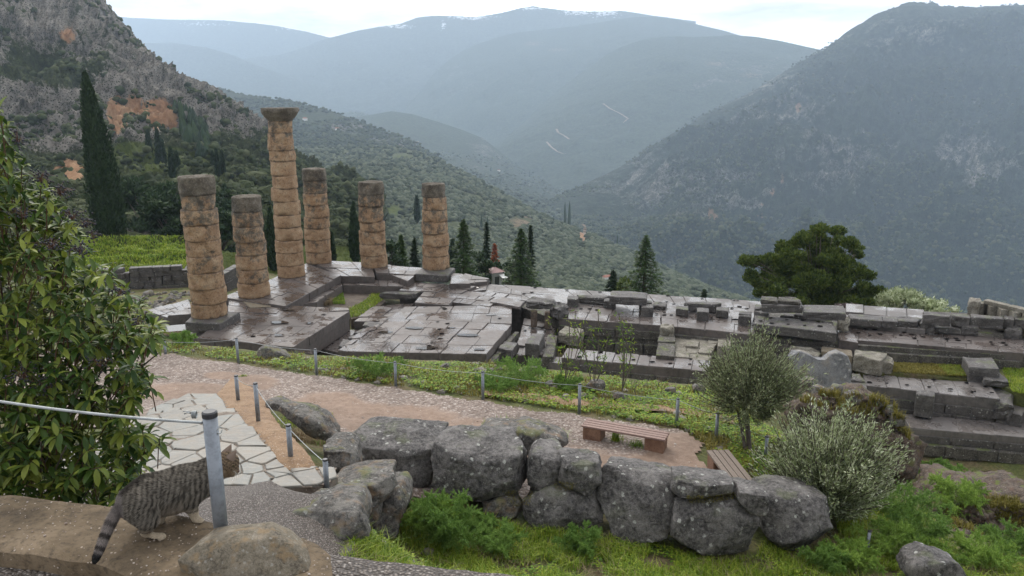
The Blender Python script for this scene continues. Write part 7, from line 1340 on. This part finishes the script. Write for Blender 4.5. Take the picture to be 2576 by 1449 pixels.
    under=np.clip((rel-1.0)/.3,0,1)*(px>395)*(px<465)*(py<1312)*(N[:,2]<.1); C=C*(1-under*.6)[:,None]+pale*(under*.6)[:,None]
    leg=np.clip((.085-hgt)/.04,0,1)*(px>335); tan=np.array([.40,.33,.24]); ls=np.clip(np.sin(hgt*2*np.pi/.024+px*.05)*1.5,0,1)*.7*(hgt>.045); C=C*(1-leg)[:,None]+(tan*(1-ls)[:,None]+dark*ls[:,None])*leg[:,None]
    sole=((hgt<.022)&(N[:,2]<.0))&(px<400)&(px>340); C[sole]=[.03,.02,.015]
    tl=(px<312); tt=np.hypot(px-300,py-1278); rg=np.clip(np.sin(tt*2*np.pi/34)*1.6,0,1)*np.clip(tt/60,.3,1)*.85; tc_=np.array([.15,.13,.12])*(1-rg)[:,None]+dark*rg[:,None]; tipd=np.clip((tt-118)/12,0,1); tc_=tc_*(1-tipd)[:,None]+np.array([.008,.008,.008])*tipd[:,None]; C[tl]=tc_[tl]
    hd=(px>548)&(py<1206); hb=np.clip((px-548)/14,0,1); hc=np.array([.17,.12,.075])*(1+.3*fbm(V*60,2))[:,None]; hs=np.clip(np.sin((py-px*.6)*2*np.pi/9+fbm(V*40,2)*2)*1.8-.2,0,1)*.85*(py<1183); hc=hc*(1-hs)[:,None]+dark*hs[:,None]; C[hd]=(C*(1-hb)[:,None]+hc*hb[:,None])[hd]
    muz=np.exp(-((px-593)/7)**2-((py-1190)/8)**2); C=C*(1-muz*.6)[:,None]+np.array([.38,.30,.21])*(muz*.6)[:,None]
    root=empty('cat',(float(V[:,0].mean()),float(V[:,1].mean()),ZT),'grey-brown tabby cat with pale paws and a ringed tail, standing behind the near post','cat')
    k=NT('cat_coat'); k.col(k.attr('coat',0)).rough(.85); k.bump(k.noise(260,3,.7),.5,.004); M['coat']=k.m
    k=NT('cat_fur'); k.col(k.attr('coat',0)).rough(.9); k.p.inputs['Specular IOR Level'].default_value=.1; M['fur']=k.m
    mk('body',V,Fc,M['coat'],root,smooth=True,attrs={'coat':C})
    # fur: short hairs lying back along the body
    ar=np.linalg.norm(nrm,axis=1); idx=RNG.choice(len(F_),90000,p=ar/ar.sum()); a,b_=RNG.uniform(0,1,(2,len(idx),1)); f=F_[idx]; P=(V[f[:,0]]*(1-a)+V[f[:,1]]*a)*(1-b_)+(V[f[:,3]]*(1-a)+V[f[:,2]]*a)*b_; n_=N[f[:,0]]; CC=C[f[:,0]]*RNG.uniform(.6,1.5,(len(idx),1))
    x_,y_,_=proj(P); flow=np.where((x_<315)[:,None],np.array([-.3,-.1,-1.]),np.array([-.85,-.1,-.45])); flow=flow-n_*(flow*n_).sum(1)[:,None]; flow/=np.linalg.norm(flow,axis=1)[:,None]+1e-9
    hl=np.clip((P[:,2]-ZT)/.12,.25,1)*np.where(x_>548,.42,1.); D_=flow+n_*.42+.25*unit(len(P)); D_/=np.linalg.norm(D_,axis=1)[:,None]; L=(RNG.uniform(.010,.022,len(P))*hl)[:,None]; s=np.cross(D_,n_); s/=np.linalg.norm(s,axis=1)[:,None]+1e-9; W=.0009
    T_=P+D_*L-n_*L*.12; VV=np.stack([P-s*W,P+s*W,T_],1).reshape(-1,3); b0=np.arange(len(P))*3; mk('fur',VV,np.stack([b0,b0+1,b0+2],1),M['fur'],root,attrs={'coat':CC.repeat(3,0)},kind='stuff')
    # ears
    def ear(base,tip,w,th,lab=None):
        base=np.array(base);tip=np.array(tip); ax_=tip-base; s=np.cross(ax_,[0,1,.15]); s/=np.linalg.norm(s); nn=np.cross(s,ax_); nn/=np.linalg.norm(nn); Vv=[];Ff=[]; n=9;m=7
        for lay in (0,1):
            for i in range(m):
                t=i/(m-1)
                for j in range(n):
                    u=(j/(n-1)-.5)*2; ww=w*(1-t**1.4)*.5; Vv.append(base+ax_*t+s*u*ww+nn*((1-u*u)*-.35*ww*1.3+lay*th))
        for lay in (0,1):
            o=lay*n*m; Ff+=[(o+i*n+j,o+i*n+j+1,o+(i+1)*n+j+1,o+(i+1)*n+j) for i in range(m-1) for j in range(n-1)]
        for i in range(m-1):
            for j in (0,n-1): Ff.append((i*n+j,(i+1)*n+j,n*m+(i+1)*n+j,n*m+i*n+j))
        k_=np.zeros((len(Vv),3))+[.12,.09,.065]; k_[:n*m]=[.20,.145,.11]; mk('ear',Vv,Ff,M['coat'],root,smooth=True,attrs={'coat':k_})
    ear(J(566,1149,3.86),J(582,1117,3.87),.056,.004); ear(J(578,1155,3.80),J(595,1132,3.80),.046,.004)
    k=NT('cat_eye'); k.col((.07,.07,.02)).rough(.1); M['eye']=k.m
    v0,f0=ico(2); e=J(590,1172,3.80); mk('eye',v0*[.0035,.0035,.0045]+e+[-.004,0,0],f0,M['eye'],root,smooth=True); e2=J(600,1185,3.825); k=NT('nose_leather'); k.col((.09,.045,.038)).rough(.5); mk('nose',v0*[.006,.007,.005]+e2,f0,k.m,root,smooth=True)
    m=MB(); wb=J(594,1190,3.82)
    for i in range(7): dd=np.array([.25,-1+.2*i*0,.2])+RNG.normal(0,.3,3); dd/=np.linalg.norm(dd); m.tube([wb,wb+dd*.03,wb+dd*.055-[0,0,.006]],[.0005,.0004,.0002],3,False)
    m.build('whiskers',M['white'],root)
build_cat()
# ---------------- haze ----------------
mh,th=newmat('haze_air'); oo=th.nodes.new('ShaderNodeOutputMaterial'); pv=th.nodes.new('ShaderNodeVolumePrincipled'); pv.inputs['Color'].default_value=(.65,.81,1.0,1); pv.inputs['Density'].default_value=HAZE; pv.inputs['Anisotropy'].default_value=.25
th.links.new(pv.outputs[0],oo.inputs['Volume'])
zmin=1e9;zmax=-1e9
for o in SC.objects:
    if o.type=='MESH':
        z=o.matrix_world.translation.z if o.parent is None else 0
        co=np.empty(len(o.data.vertices)*3,np.float32); o.data.vertices.foreach_get('co',co); b=co.reshape(-1,3)
        if len(b): zz=ORG[o.name][2] if o.name in ORG else 0; zmin=min(zmin,b[:,2].min()+zz); zmax=max(zmax,b[:,2].max()+zz)
b=MB(); z0=zmin-1; z1=zmax+2; b.box((0,4200,(z0+z1)/2),(17000,9600,z1-z0)); 
hb=b.build('haze',mh,kind='stuff')
